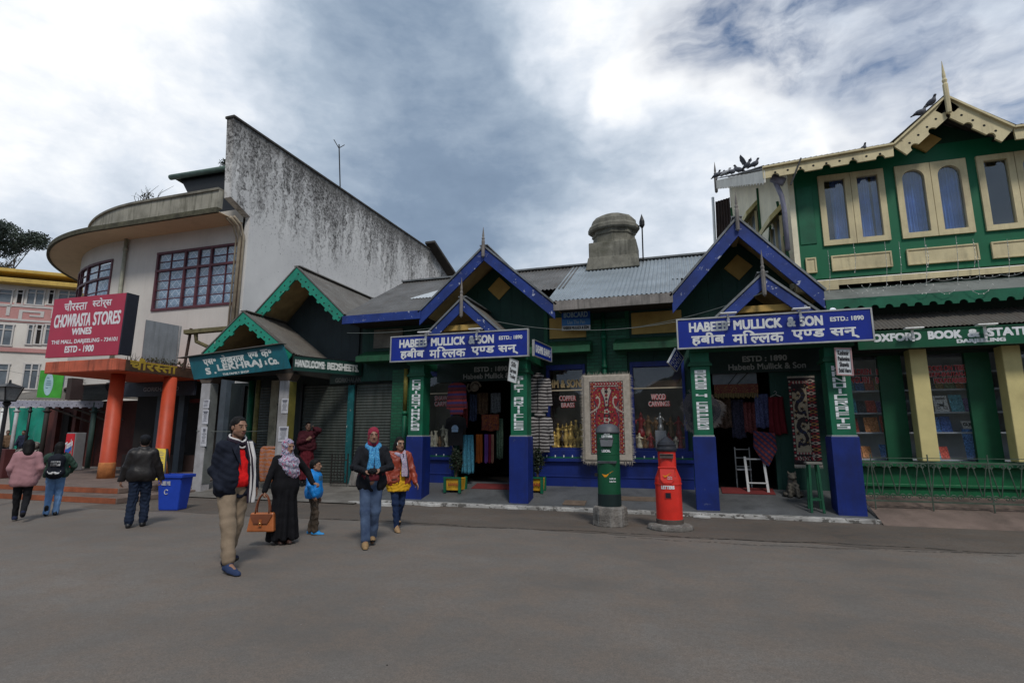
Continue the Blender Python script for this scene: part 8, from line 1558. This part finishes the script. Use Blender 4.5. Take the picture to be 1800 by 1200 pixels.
# ------------------------------------------------------------------ pigeons
PG = [mat('pigeon_grey', (.10, .105, .125), .6, .3, 20, .1), mat('pigeon_dark', (.035, .037, .048), .6), mat('pigeon_white', (.42, .42, .43), .7)]
def pigeon(lb, p, rz, white=False, wings=False, s=1.):
    s *= .85
    t = thing('pigeon', lb, 'pigeon', p, rz, 'pigeons on the roofs'); S = SDF((-.14, -.22, -.02), (.14, .26, .34), .008); S.ell((0, .0, .13), (.065, .12, .075), .02); S.cap((0, -.07, .17), (0, -.10, .235), .045, .028, .03); S.ell((0, -.115, .255), (.028, .036, .029), .015); S.cap((0, -.145, .25), (0, -.165, .243), .009, .004, .006); S.cap((0, .09, .12), (0, .20, .07), .035, .022, .03, (1.3, 1, .5)); [S.cap((sx * .055, -.02, .15), (sx * .04, .13, .11), .035, .012, .02, (.5, 1, 1)) for sx in (-1, 1)]; [S.cap((sx * .025, 0, .07), (sx * .025, -.01, 0), .008, .006, .01) for sx in (-1, 1)]; S.a *= 1
    m = PG[2:] if white else PG[:2]; S.mesh('body', m, t, paint=None if white else [(1, lambda c: (c[:, 2] > .205) | (c[:, 1] > .13) | ((c[:, 1] > .05) & (np.abs(c[:, 1] - .075) < .012)))], relax=1)
    if wings:
        for sx in (-1, 1): mb = MB(); mb.add([(sx * .05, -.05, .17), (sx * .16, -.06, .30), (sx * .22, .02, .45), (sx * .20, .08, .40), (sx * .15, .12, .30), (sx * .06, .10, .16)], [(0, 1, 2, 3, 4, 5)]); mb.build('wing', PG[0], t, local=True, solid=.008)
    t.scale = (s, s, s); return t
def on_verge(px, up=.33): f = (1342 - px) / 84.; return V0.lerp(V1, f) + Vector((.0, 0, .05))
pigeon('grey pigeon at the far low end of the white verge board', on_verge(1262), R(60), s=1.25); pigeon('grey pigeon second from the far end of the white verge board', on_verge(1273), R(110), s=1.2); pigeon('white pigeon on the verge board beside the grey ones', on_verge(1285), R(80), True, s=1.2); pigeon('grey pigeon crouching midway along the white verge board', on_verge(1296), R(100), s=1.1); pigeon('grey pigeon just below the flapping one on the verge', on_verge(1309), R(-70), s=1.15)
pigeon('grey pigeon with both wings raised at the top of the verge', on_verge(1322) + Vector((0, 0, .08)), R(40), wings=True); pigeon('dark pigeon perched at the corner of the fretted eave', on_verge(1332) + Vector((0, 0, .06)), R(60)); pigeon('lone pigeon on the straight fretted eave between corner and gable', aY(1518, 268, 12.9), R(20), s=.8)
pigeon('lower pigeon of the pair on the slope of the cream gable', aY(1619, 206, 12.92), R(75), s=1.0); pigeon('upper pigeon of the pair on the slope of the cream gable', aY(1638, 188, 12.92), R(30), s=1.0)

# ------------------------------------------------------------------ cables and fairy lights
def sagline(a, b, sag, n=20): a, b = Vector(a), Vector(b); return [a.lerp(b, i / n) - Vector((0, 0, sag * 4 * (i / n) * (1 - i / n))) for i in range(n + 1)]
CAB = mat('grey_cable', (.13, .15, .14), .6); 
for (p0, Y0, p1, Y1, sag, lb) in (((610, 585), 12.9, (850, 560), 12.95, .12, 'thin cable running under the eave beside the shuttered shop'), ((850, 560), 12.8, (1190, 565), 12.9, .25, 'thin cable sagging between the two large blue gables'), ((1100, 577), 13.4, (1340, 515), 12.1, .10, 'thin cable rising to the small gable over the dragon carpet porch'), ((0, 648), 20, (150, 668), 16, .1, 'pair of cables crossing in front of the pale hotel'), ((345, 757), 12.3, (470, 757), 13.4, .02, 'black wire tied round the pillar with notices')):
    a, b = aY(*p0, Y0), aY(*p1, Y1); t = thing('overhead_cable', lb, 'cable', a); mb = MB(); mb.tube(sagline(a, b, sag), .008, 5); mb.build('wire', CAB, t)
t = thing('fairy_lights', 'string of tiny unlit white fairy lights draped along the book shop front', 'fairy lights', (5, 13.3, 4.9)); mb = MB(); qf = np.random.default_rng(2); bl = MB()
def drape(pts, Y):
    P_ = []
    for i, (x, y) in enumerate(pts): P_.append(aY(x, y, Y))
    for i in range(len(P_) - 1): mb.tube(sagline(P_[i], P_[i + 1], .05, 6), .005, 4); [bl.ball(P_[i].lerp(P_[i + 1], f) + Vector((0, -.01, -.02)), .010, 6, 4) for f in (.25, .6, .9)]
drape([(1470, 510), (1510, 512), (1545, 505), (1578, 500), (1610, 498), (1640, 490), (1680, 488), (1720, 485), (1760, 482), (1798, 478)], 13.3)
for x, y0_, y1_ in ((1455, 440, 515), (1500, 428, 480), (1555, 425, 520), (1580, 425, 512), (1625, 418, 520), (1628, 430, 470), (1680, 415, 508), (1710, 420, 470), (1718, 450, 515), (1770, 420, 500)): drape([(x, y0_), (x + 4, (y0_ + y1_) / 2), (x + 2, y1_)], 13.32 if y1_ < 490 else 13.25)
for x0_, x1_, d in ((1490, 1530, 24), (1515, 1560, 30), (1605, 1640, 22), (1640, 1685, 26), (1700, 1745, 24)): a, b = aY(x0_, 502, 12.85), aY(x1_, 500, 12.85); mb.tube(sagline(a, b, .18, 10), .005, 4); [bl.ball(q, .010, 6, 4) for q in sagline(a, b, .19, 5)]
mb.build('wire', mat('pale_wire', (.32, .34, .32), .6), t); bl.build('bulb', mat('bulb_clear', (.5, .5, .48), .2), t)
P_ = lambda x, y: aX(x, y, XW - .16)
t = thing('roof_aerial', 'thin forked metal aerial standing on the black-streaked wall', 'aerial', P_(598, 330)); a, b = P_(598, 332), P_(596, 254); mb = MB(); mb.tube([a, b], .03, 6); [mb.tube([b + Vector((0, 0, -.2)), b + Vector((sx * .1, sx * .3, .12))], .02, 5) for sx in (-1, 1)]; mb.build('rod', BLACK, t)
t = thing('roof_weeds', 'bare twiggy weeds growing on the curved parapet', 'weeds', aY(245, 352, 14.9)); mb = MB(); qf = np.random.default_rng(12); b0 = aY(250, 352, 14.9)
for i in range(16): p = b0 + Vector((qf.normal(0, .35), .1, -.05)); h = qf.uniform(.2, .75); d = Vector((qf.normal(0, .4), qf.normal(0, .2), 1)).normalized(); mb.tube([p, p + d * h * .6, p + d * h + Vector((qf.normal(0, .2), 0, 0))], [.012, .009, .004], 4)
leaves(mb, b0 + Vector((.2, 0, .15)), (.35, .2, .15), 60, .07, 0, 3); mb.build('twigs', mat('twig', (.045, .042, .03), .9), t)
t = thing('roof_bush', 'small leafy bush growing on the rooftop shed beside the tall wall', 'bush', aY(400, 296, 18.6)); mb = MB(); leaves(mb, aY(398, 290, 18.6), (.35, .3, .28), 260, .09, 0, 5); mb.tube([aY(400, 300, 18.6), aY(398, 285, 18.6)], .02, 5); mb.build('foliage', LEAFD, t)
t = thing('ledge_weeds', 'dry weeds along the top edge of the orange porch slab', 'weeds', (XR, 13.5, z1)); mb = MB(); z_ = aY(205, 629, YS).z
for i in range(60): p = Vector((XR - .05 + qf.normal(0, .03), YS + .3 + 3 * qf.random(), z_)); h = qf.uniform(.05, .28); mb.tube([p, p + Vector((qf.normal(0, .06), qf.normal(0, .06), h))], [.008, .003], 4)
leaves(mb, (XR - .08, 14.6, z_ + .1), (.08, 1.2, .12), 160, .07, 0, 7); mb.build('twigs', mat('dry_weed', (.06, .055, .025), .9), t)
# ------------------------------------------------------------------ far left: hotel, veranda, lamp, tree
hotel = thing('hotel', 'pale pink four-storey hotel with yellow roof bands and red and white key-pattern frieze', 'building', (-46, 27, 0), R(40.5))
HM = Matrix.Rotation(R(40.5), 3, 'Z'); HA = Vector((-46, 27, 0)); hx, hn = HM @ Vector((1, 0, 0)), HM @ Vector((0, -1, 0))
def hp(px, py): d = ray(px, py); c = Vector((0, 0, CAMH)); t_ = (HA - c).dot(hn) / d.dot(hn); p = c + d * t_; return (p - HA).dot(hx), p.z
PINKW = mat('hotel_plaster', lin((214, 208, 200)), .85, .1, .5, .1, 20, grime=.3, grimec=(.35, .28, .25)); HY = mat('hotel_yellow', lin((196, 164, 84)), .7, .2, 1, .2, 10, grime=.35); HR_ = mat('hotel_red', lin((186, 136, 132)), .8, .15, 1, .1, 10, peel=.1, peelc=(.5, .45, .44)); HW = mat('hotel_white', (.55, .52, .5), .7, .1); HG = mat('hotel_glass', (.12, .14, .16), .12, .5, .8, 0, spec=.7); HGR = mat('hotel_grey', (.25, .25, .28), .7, .15)
Z = lambda py, px=60: hp(px, py)[1]
sL = hp(-60, 600)[0] - 8; sR = hp(240, 600)[0] + 16
mb = MB(); mb.box(sL, sR, 0, 9, -1, Z(500)); mb.build('wall', PINKW, hotel, local=True)
mb = MB(); mb.box(sL, sR, 1.2, 9, Z(500), Z(484)); mb.build('attic', HGR, hotel, local=True)
mb = MB(); mb.box(sL, sR, -.5, 9, Z(484), Z(478)); mb.build('roof_band', HY, hotel, local=True, bevel=.05); mb = MB(); mb.box(sL, sR, -.9, 1.3, Z(504), Z(496)); mb.build('roof_band', HY, hotel, local=True, bevel=.05)
mb = MB(); mb.box(sL, sR, -.06, -.002, Z(568), Z(535)); mb.build('frieze', HR_, hotel, local=True)
mb = MB(); za, zb = Z(566), Z(538); h = zb - za; s = sL; w = h * 2.2
while s < sR:
    for a, b, c, d in ((0, 1, .88, 1), (0, 1, 0, .12), (.06, .14, .12, .7), (.14, .62, .58, .7), (.54, .62, .32, .58), (.3, .54, .32, .42), (.78, .86, .3, .88)): mb.box(s + a * w, s + b * w, -.10, -.062, za + c * h, za + d * h)
    s += w
mb.build('key_pattern', HW, hotel, local=True)
mb = MB(); mb.box(sL, sR, -.12, -.002, Z(620), Z(613)); mb.build('string_course', HR_, hotel, local=True)
def hwin(px0, px1, py0, py1, split=2, open_=False):
    a, zb_ = hp(px0, py1); b, zt_ = hp(px1, py0); mb = MB(); f = .09; mb.box(a - f, b + f, -.10, -.03, zb_ - f, zb_); mb.box(a - f, b + f, -.10, -.03, zt_, zt_ + f); [mb.box(x - f / 2, x + f / 2, -.10, -.03, zb_, zt_) for x in [a + (b - a) * i / split for i in range(split + 1)]]; mb.box(a, b, -.095, -.035, zt_ - (zt_ - zb_) * .25, zt_ - (zt_ - zb_) * .25 + .06); w = mb.build('window', HW, hotel, local=True)
    mb = MB(); mb.box(a, b, -.028, -.006, zb_, zt_); mb.build('pane', HG if not open_ else DARK, w, local=True)
for a, b, n in ((-30, 24, 2), (28, 43, 1), (46, 80, 2), (84, 97, 1), (101, 140, 2), (145, 190, 2)): hwin(a, b, 511 + (a > 90) * 3, 534 + (a > 90) * 3, n, n == 1)
for a, b, n, o in ((-30, 25, 3, 0), (46, 60, 1, 0), (61, 76, 1, 1), (77, 92, 1, 0), (110, 150, 2, 0)): hwin(a, b, 572, 604, n, o)
for a, b in ((-30, 17), (38, 70), (90, 120), (150, 190)): hwin(a, b, 641, 682, 2)
# tree on the slope behind
def tree(lb, cx, base, crown, rad, n, size, seed, name='tree', lm=None):
    q = np.random.default_rng(seed); t = thing(name, lb, 'tree', base); mb = MB(); base = Vector(base); crown = Vector(crown); mb.tube([base, base.lerp(crown, .5) + Vector((.3, 0, 0)), crown], [.35, .25, .08], 8)
    tips = []
    for i in range(12):
        d = Vector((q.normal(0, 1), q.normal(0, 1), q.uniform(-.3, 1))).normalized(); a = base.lerp(crown, q.uniform(.5, .95)); e = crown + Vector((d.x * rad[0], d.y * rad[1], d.z * rad[2])) * q.uniform(.6, .95); mb.tube([a, a.lerp(e, .5) + Vector((0, 0, .2)), e], [.12, .07, .02], 5); tips.append(e)
    mb.build('trunk', BARK, t); mb = MB()
    for e in tips: leaves(mb, e, (rad[0] * .42, rad[1] * .42, rad[2] * .34), n // 16, size, int(q.random() > .6), int(q.integers(999)))
    leaves(mb, crown, tuple(x * .7 for x in rad), n // 4, size, 0, seed); mb.build('crown', lm, t)
LM = [mat('far_leaf', (.055, .075, .055), .7, .4, 2, .1), mat('far_leaf_dark', (.036, .050, .040), .7, .4, 2, .1)]
c = aY(-2, 420, 42); tree('large dark round tree rising behind the hotel roof', c.x, (c.x - 1, 42, 8), c, (4.3, 3.6, 3.4), 16000, .22, 5, lm=LM)
c = aY(24, 462, 40); t = thing('bare_sapling', 'thin bare sapling standing on the hotel roof line', 'tree', c); mb = MB(); b0 = aY(25, 482, 40); q = np.random.default_rng(4); mb.tube([b0 + Vector((0, 0, -3)), b0, c], [.12, .10, .05], 6); [mb.tube([b0.lerp(c, q.uniform(.4, 1)), c + Vector((q.normal(0, .9), 0, q.uniform(0, 1.0)))], [.04, .012], 4) for _ in range(12)]; mb.build('trunk', BARK, t); mb = MB(); leaves(mb, c + Vector((0, 0, .5)), (1.3, .8, .5), 90, .14, 0, 3); mb.build('crown', LM, t)
c = aY(5, 470, 40); t = thing('roof_line_bush', 'low brown bush behind the hotel roof under the large tree', 'bush', c); mb = MB(); leaves(mb, c + Vector((0, 0, -.3)), (1.6, 1, .9), 700, .2, 0, 8); mb.build('foliage', mat('brown_leaf', (.06, .05, .03), .8, .4, 3), t)
# veranda with scalloped tin fascia
ver = thing('veranda', 'dark red veranda with grey scalloped tin fascia beside the orange porch', 'veranda', (-24, 15.5, 0)); A, B = aY(-40, 703, 15.2), aY(182, 703, 17.2); d_ = (B - A); 
mb = MB(); nv = Vector((d_.y, -d_.x, 0)).normalized(); scallop(mb, A, Vector((B.x, B.y, A.z)), .26, -nv * .03, .36, .06, .02, cut=False); mb.build('fascia', [mat('lilac_tin', (.33, .33, .40), .6, .2, 3, .2, 30, grime=.4), HOLE], ver)
mb = MB(); back = Vector((1.2, 3.2, .9)); mb.sheet(A + Vector((0, 0, .02)), Vector((B.x, B.y, A.z + .02)), Vector((B.x, B.y, A.z + .02)) + back, A + back, .14, .018); mb.build('roof', TINGREY, ver, smooth=True)
mb = MB(); w0_, w1_ = aY(66, 800, 18.0), aY(215, 800, 17.5); mb.prism([(w0_.x, 18.2, .28), (w1_.x, 18.4, .28), (w1_.x, 18.4, 3.2), (w0_.x, 18.2, 3.2)], (0, .2, 0)); mb.build('wall', mat('oxblood_wall', (.10, .028, .022), .7, .3, 2, .25, 40, plank=.5, grime=.5), ver)
for px in (95, 128, 158): a = aY(px, 800, 18.1); mb = MB(); mb.box(a.x - .1, a.x + .1, 17.95, 18.15, .28, 3.0); mb.build('pilaster', mat('oxblood_pilaster', (.15, .045, .035), .7, .3, 3), ver)
mb = MB(); a, b = aY(97, 830, 18.1), aY(122, 725, 18.1); mb.box(a.x, b.x, 18.12, 18.18, .4, b.z); mb.build('door', DARK, ver)
for px, m, r in ((27, mat('white_post', (.50, .50, .52), .6, .2, 4, grime=.4), .07), (2, LAMPM, .05), (50, BLACK, .05), (80, mat('dark_post', (.03, .025, .022), .7), .09), (164, mat('green_post', (.04, .075, .065), .6), .10)):
    f = (px + 40) / 222.; p = A.lerp(Vector((B.x, B.y, A.z)), f); p0 = p; mb = MB(); mb.tube([(p0.x, p0.y + .1, .25), (p0.x, p0.y + .1, A.z - .05)], r, 10); mb.lathe([(r * 1.9, A.z - .42), (r * 1.2, A.z - .5)], (p0.x, p0.y + .1, 0), 8); mb.build('post', m, ver, smooth=True)
for px in (75, 115, 150): f = (px + 40) / 222.; p = A.lerp(Vector((B.x, B.y, A.z)), f); mb = MB(); mb.bar(p + Vector((0, .2, -.25)), p + Vector((.5, 1.8, -.9)), .07); mb.build('brace', TIMBER, ver)
mb = MB(); a = aY(128, 655, 19); mb.prism([aY(118, 704, 18.8), aY(178, 702, 18.8), aY(160, 670, 19.8), aY(150, 668, 19.8)], (0, .05, .05)); mb.build('lean_to_roof', mat('rust_tin', (.12, .075, .055), .8, .3, 3, .3), ver)
t = thing('tree_stump', 'thick pale pollarded trunk behind the veranda roof', 'tree', aY(160, 700, 19)); mb = MB(); mb.tube([aY(158, 740, 19), aY(162, 690, 19), aY(168, 655, 19)], [.45, .40, .48], 10); mb.build('trunk', mat('pale_bark', (.20, .17, .13), .95, .4, 4, .7, 20), t)
a, b = aY(64, 698, 15.0), aY(112, 657, 15.6); t = thing('green_banner', 'green printed banner with a white oval standing on the veranda roof', 'banner', a); ax = Vector((b.x - a.x, .6, 0)); ay = Vector((.0, 0, b.z - a.z + .1)); mb = MB(); mb.obox(a, ax, ay, (0, .03, 0)); mb.build('panel', mat('banner_green', lin((74, 168, 62)), .5, .3, 2, .05, 20), t)
n_ = ax.cross(ay).normalized(); c = a + ax * .42 + ay * .50 + n_ * .006; mb = MB(); mb.prism([c + ax * .19 * math.cos(q) + ay * .42 * math.sin(q) for q in np.arange(0, 6.28, .25)], n_ * .004); mb.build('oval', mat('banner_oval', lin((170, 205, 215)), .6), t)
mb = MB(); [mb.obox(c - ax * .10 + ay * z + n_ * .006, ax * w_, ay * .025, n_ * .003) for z, w_ in ((.22, .10), (.1, .18), (.03, .2), (-.04, .2), (-.16, .1))]; mb.build('print', mat('banner_print', (.12, .25, .32), .6), t)
mb = MB(); a, b = aY(114, 702, 15.7), aY(124, 664, 15.7); mb.box(a.x, b.x + .1, 15.7, 16.2, a.z, b.z); mb.build('end_panel', mat('banner_end', (.06, .04, .04), .7), t)
t = thing('tarpaulin', 'teal green tarpaulin sheet hung behind the veranda posts', 'tarpaulin', aY(50, 745, 22)); a, b = aY(10, 772, 22), aY(92, 715, 22); mb = MB(); mb.grid(lambda u, v: (a.x + (b.x - a.x) * u, 22 + .12 * math.sin(u * 14 + v * 4) + .05 * math.sin(u * 31), .9 + (b.z - .9) * v), 60, 10); mb.build('sheet', mat('teal_tarp', lin((18, 128, 108)), .5, .3, 1.5, .1), t, smooth=True)
t = thing('drinks_fridge', 'red drinks cabinet with slanting white brand lettering beside the veranda wall', 'fridge', aY(120, 832, 15.6)); a, b = aY(108, 832, 15.6), aY(134, 760, 15.6); z0_ = .29; mb = MB(); mb.box(a.x, b.x, 15.6, 16.0, z0_, b.z); mb.build('cabinet', mat('fridge_grey', (.24, .24, .25), .5), t, bevel=.02); mb = MB(); mb.box(a.x + .03, b.x - .03, 15.575, 15.598, z0_ + .1, b.z - .04); mb.build('door', mat('fridge_red', lin((206, 34, 44)), .35, .1), t)
w_ = b.x - a.x; mb = MB(); mb.prism([(a.x + .06, 15.57, b.z - .62), (b.x - .06, 15.57, b.z - .45), (b.x - .06, 15.57, b.z - .62), (a.x + w_ * .5, 15.57, b.z - .80), (a.x + .06, 15.57, b.z - .74)], (0, .004, 0)); mb.build('blue_flash', mat('flash_blue', (.03, .10, .42), .4), t)
mb = MB(); lettering(mb, "Tam's", (a.x + .07, 15.568, b.z - .66), (w_ - .14, 0, .16), (-.02, 0, .26), .016); mb.build('lettering', WHITE, t)
mb = MB(); mb.box(b.x - .07, b.x - .05, 15.54, 15.575, z0_ + .4, b.z - .5); mb.build('handle', ALU, t)
# lamp post
p = aY(15, 690, 8.9); t = thing('street_lamp', 'black four-sided lantern on a slim post beside the veranda', 'street lamp', (p.x, 8.9, 0)); x, y, zc = p.x, 8.9, p.z; mb = MB(); mb.tube([(x, y, 0), (x, y, .5), (x, y, zc - .2)], [.07, .045, .04], 10); mb.lathe([(.05, zc - .32), (.09, zc - .25), (.05, zc - .2)], (x, y, 0), 10); mb.build('post', BLACK, t)
mb = MB(); [mb.bar((x + sx * .11, y + sy * .11, zc - .19), (x + sx * .19, y + sy * .19, zc + .13), .025) for sx in (-1, 1) for sy in (-1, 1)]; mb.add([(x + sx * .23, y + sy * .23, zc + .13) for sx, sy in ((-1, -1), (1, -1), (1, 1), (-1, 1))] + [(x, y, zc + .25)], [(0, 1, 4), (1, 2, 4), (2, 3, 4), (3, 0, 4), (3, 2, 1, 0)]); mb.box(x - .12, x + .12, y - .12, y + .12, zc - .21, zc - .18); mb.lathe([(.03, zc + .24), (.02, zc + .31)], (x, y, 0), 8); mb.build('lantern_frame', BLACK, t)
mb = MB(); mb.add([(x + sx * a_, y + sy * a_, z_) for a_, z_ in ((.10, zc - .18), (.175, zc + .125)) for sx, sy in ((-1, -1), (1, -1), (1, 1), (-1, 1))], [(0, 1, 5, 4), (1, 2, 6, 5), (2, 3, 7, 6), (3, 0, 4, 7)]); mb.build('lantern_glass', mat('frosted_glass', (.22, .22, .22), .4, .3, 30, .3), t)
# low wall and people sitting under the tarpaulin
t = thing('low_wall', 'low dark red wall at the edge of the terrace under the tarpaulin', 'wall', aY(5, 830, 12.5)); a = aY(14, 800, 12.3); mb = MB(); mb.box(a.x - 4, a.x, 12.2, 12.5, .28, 1.2); mb.build('wall', mat('maroon_wall', (.085, .022, .022), .7, .2, 2, .2), t, bevel=.02)
def sitter(lb, px, Y, c, th):
    p = aY(px, 800, Y); r = thing('person', lb, 'person', (p.x, Y, .28), R(th)); j = skel(.95, la=(.10, -.42, .085), ra=(-.10, -.42, .085), lw=(.15, -.3, .95), rw=(-.15, -.3, .95)); dz = V3(0, 0, -.0); body(r, j, SKIN('far', (.2, .12, .085)), h=.012)
    garment(r, j, 'jacket', cloth('coat_%d' % px, c), lambda S: (torso(S, j, .03, .80), cutbelow(S, .75)), h=.012); garment(r, j, 'trousers', cloth('far_trousers', (.02, .02, .025)), lambda S: legs(S, j), h=.012); hair_cap(r, j, .95, HAIRM, h=.01)
    for s_ in 'lr': shoe(r, j, s_, BLACK, DSOLE)
sitter('distant person in a dark blue coat standing under the teal tarpaulin', 36, 19.5, (.02, .025, .05), 30); sitter('distant person in a tan coat under the tarpaulin at the picture edge', 8, 19, (.16, .10, .06), 60)
t = thing('crate_heap', 'heap of striped sacks and boxes under the tarpaulin', 'sacks', aY(70, 800, 18.5)); mb = MB(); q = np.random.default_rng(9); a = aY(60, 800, 18.8)
S = SDF((a.x - 1.6, 18.2, .2), (a.x + 1.6, 19.6, 1.6), .03)
for i in range(9): S.ell((a.x + q.uniform(-1, 1), 18.8 + q.uniform(-.2, .3), .45 + .35 * (i % 3)), (.34, .26, .22), .05)
o = S.mesh('sacks', stripes('sack_stripe', (.30, .27, .24), (.05, .04, .04), .22, True), None); o.parent = t; o.matrix_parent_inverse = t.matrix_basis.inverted()
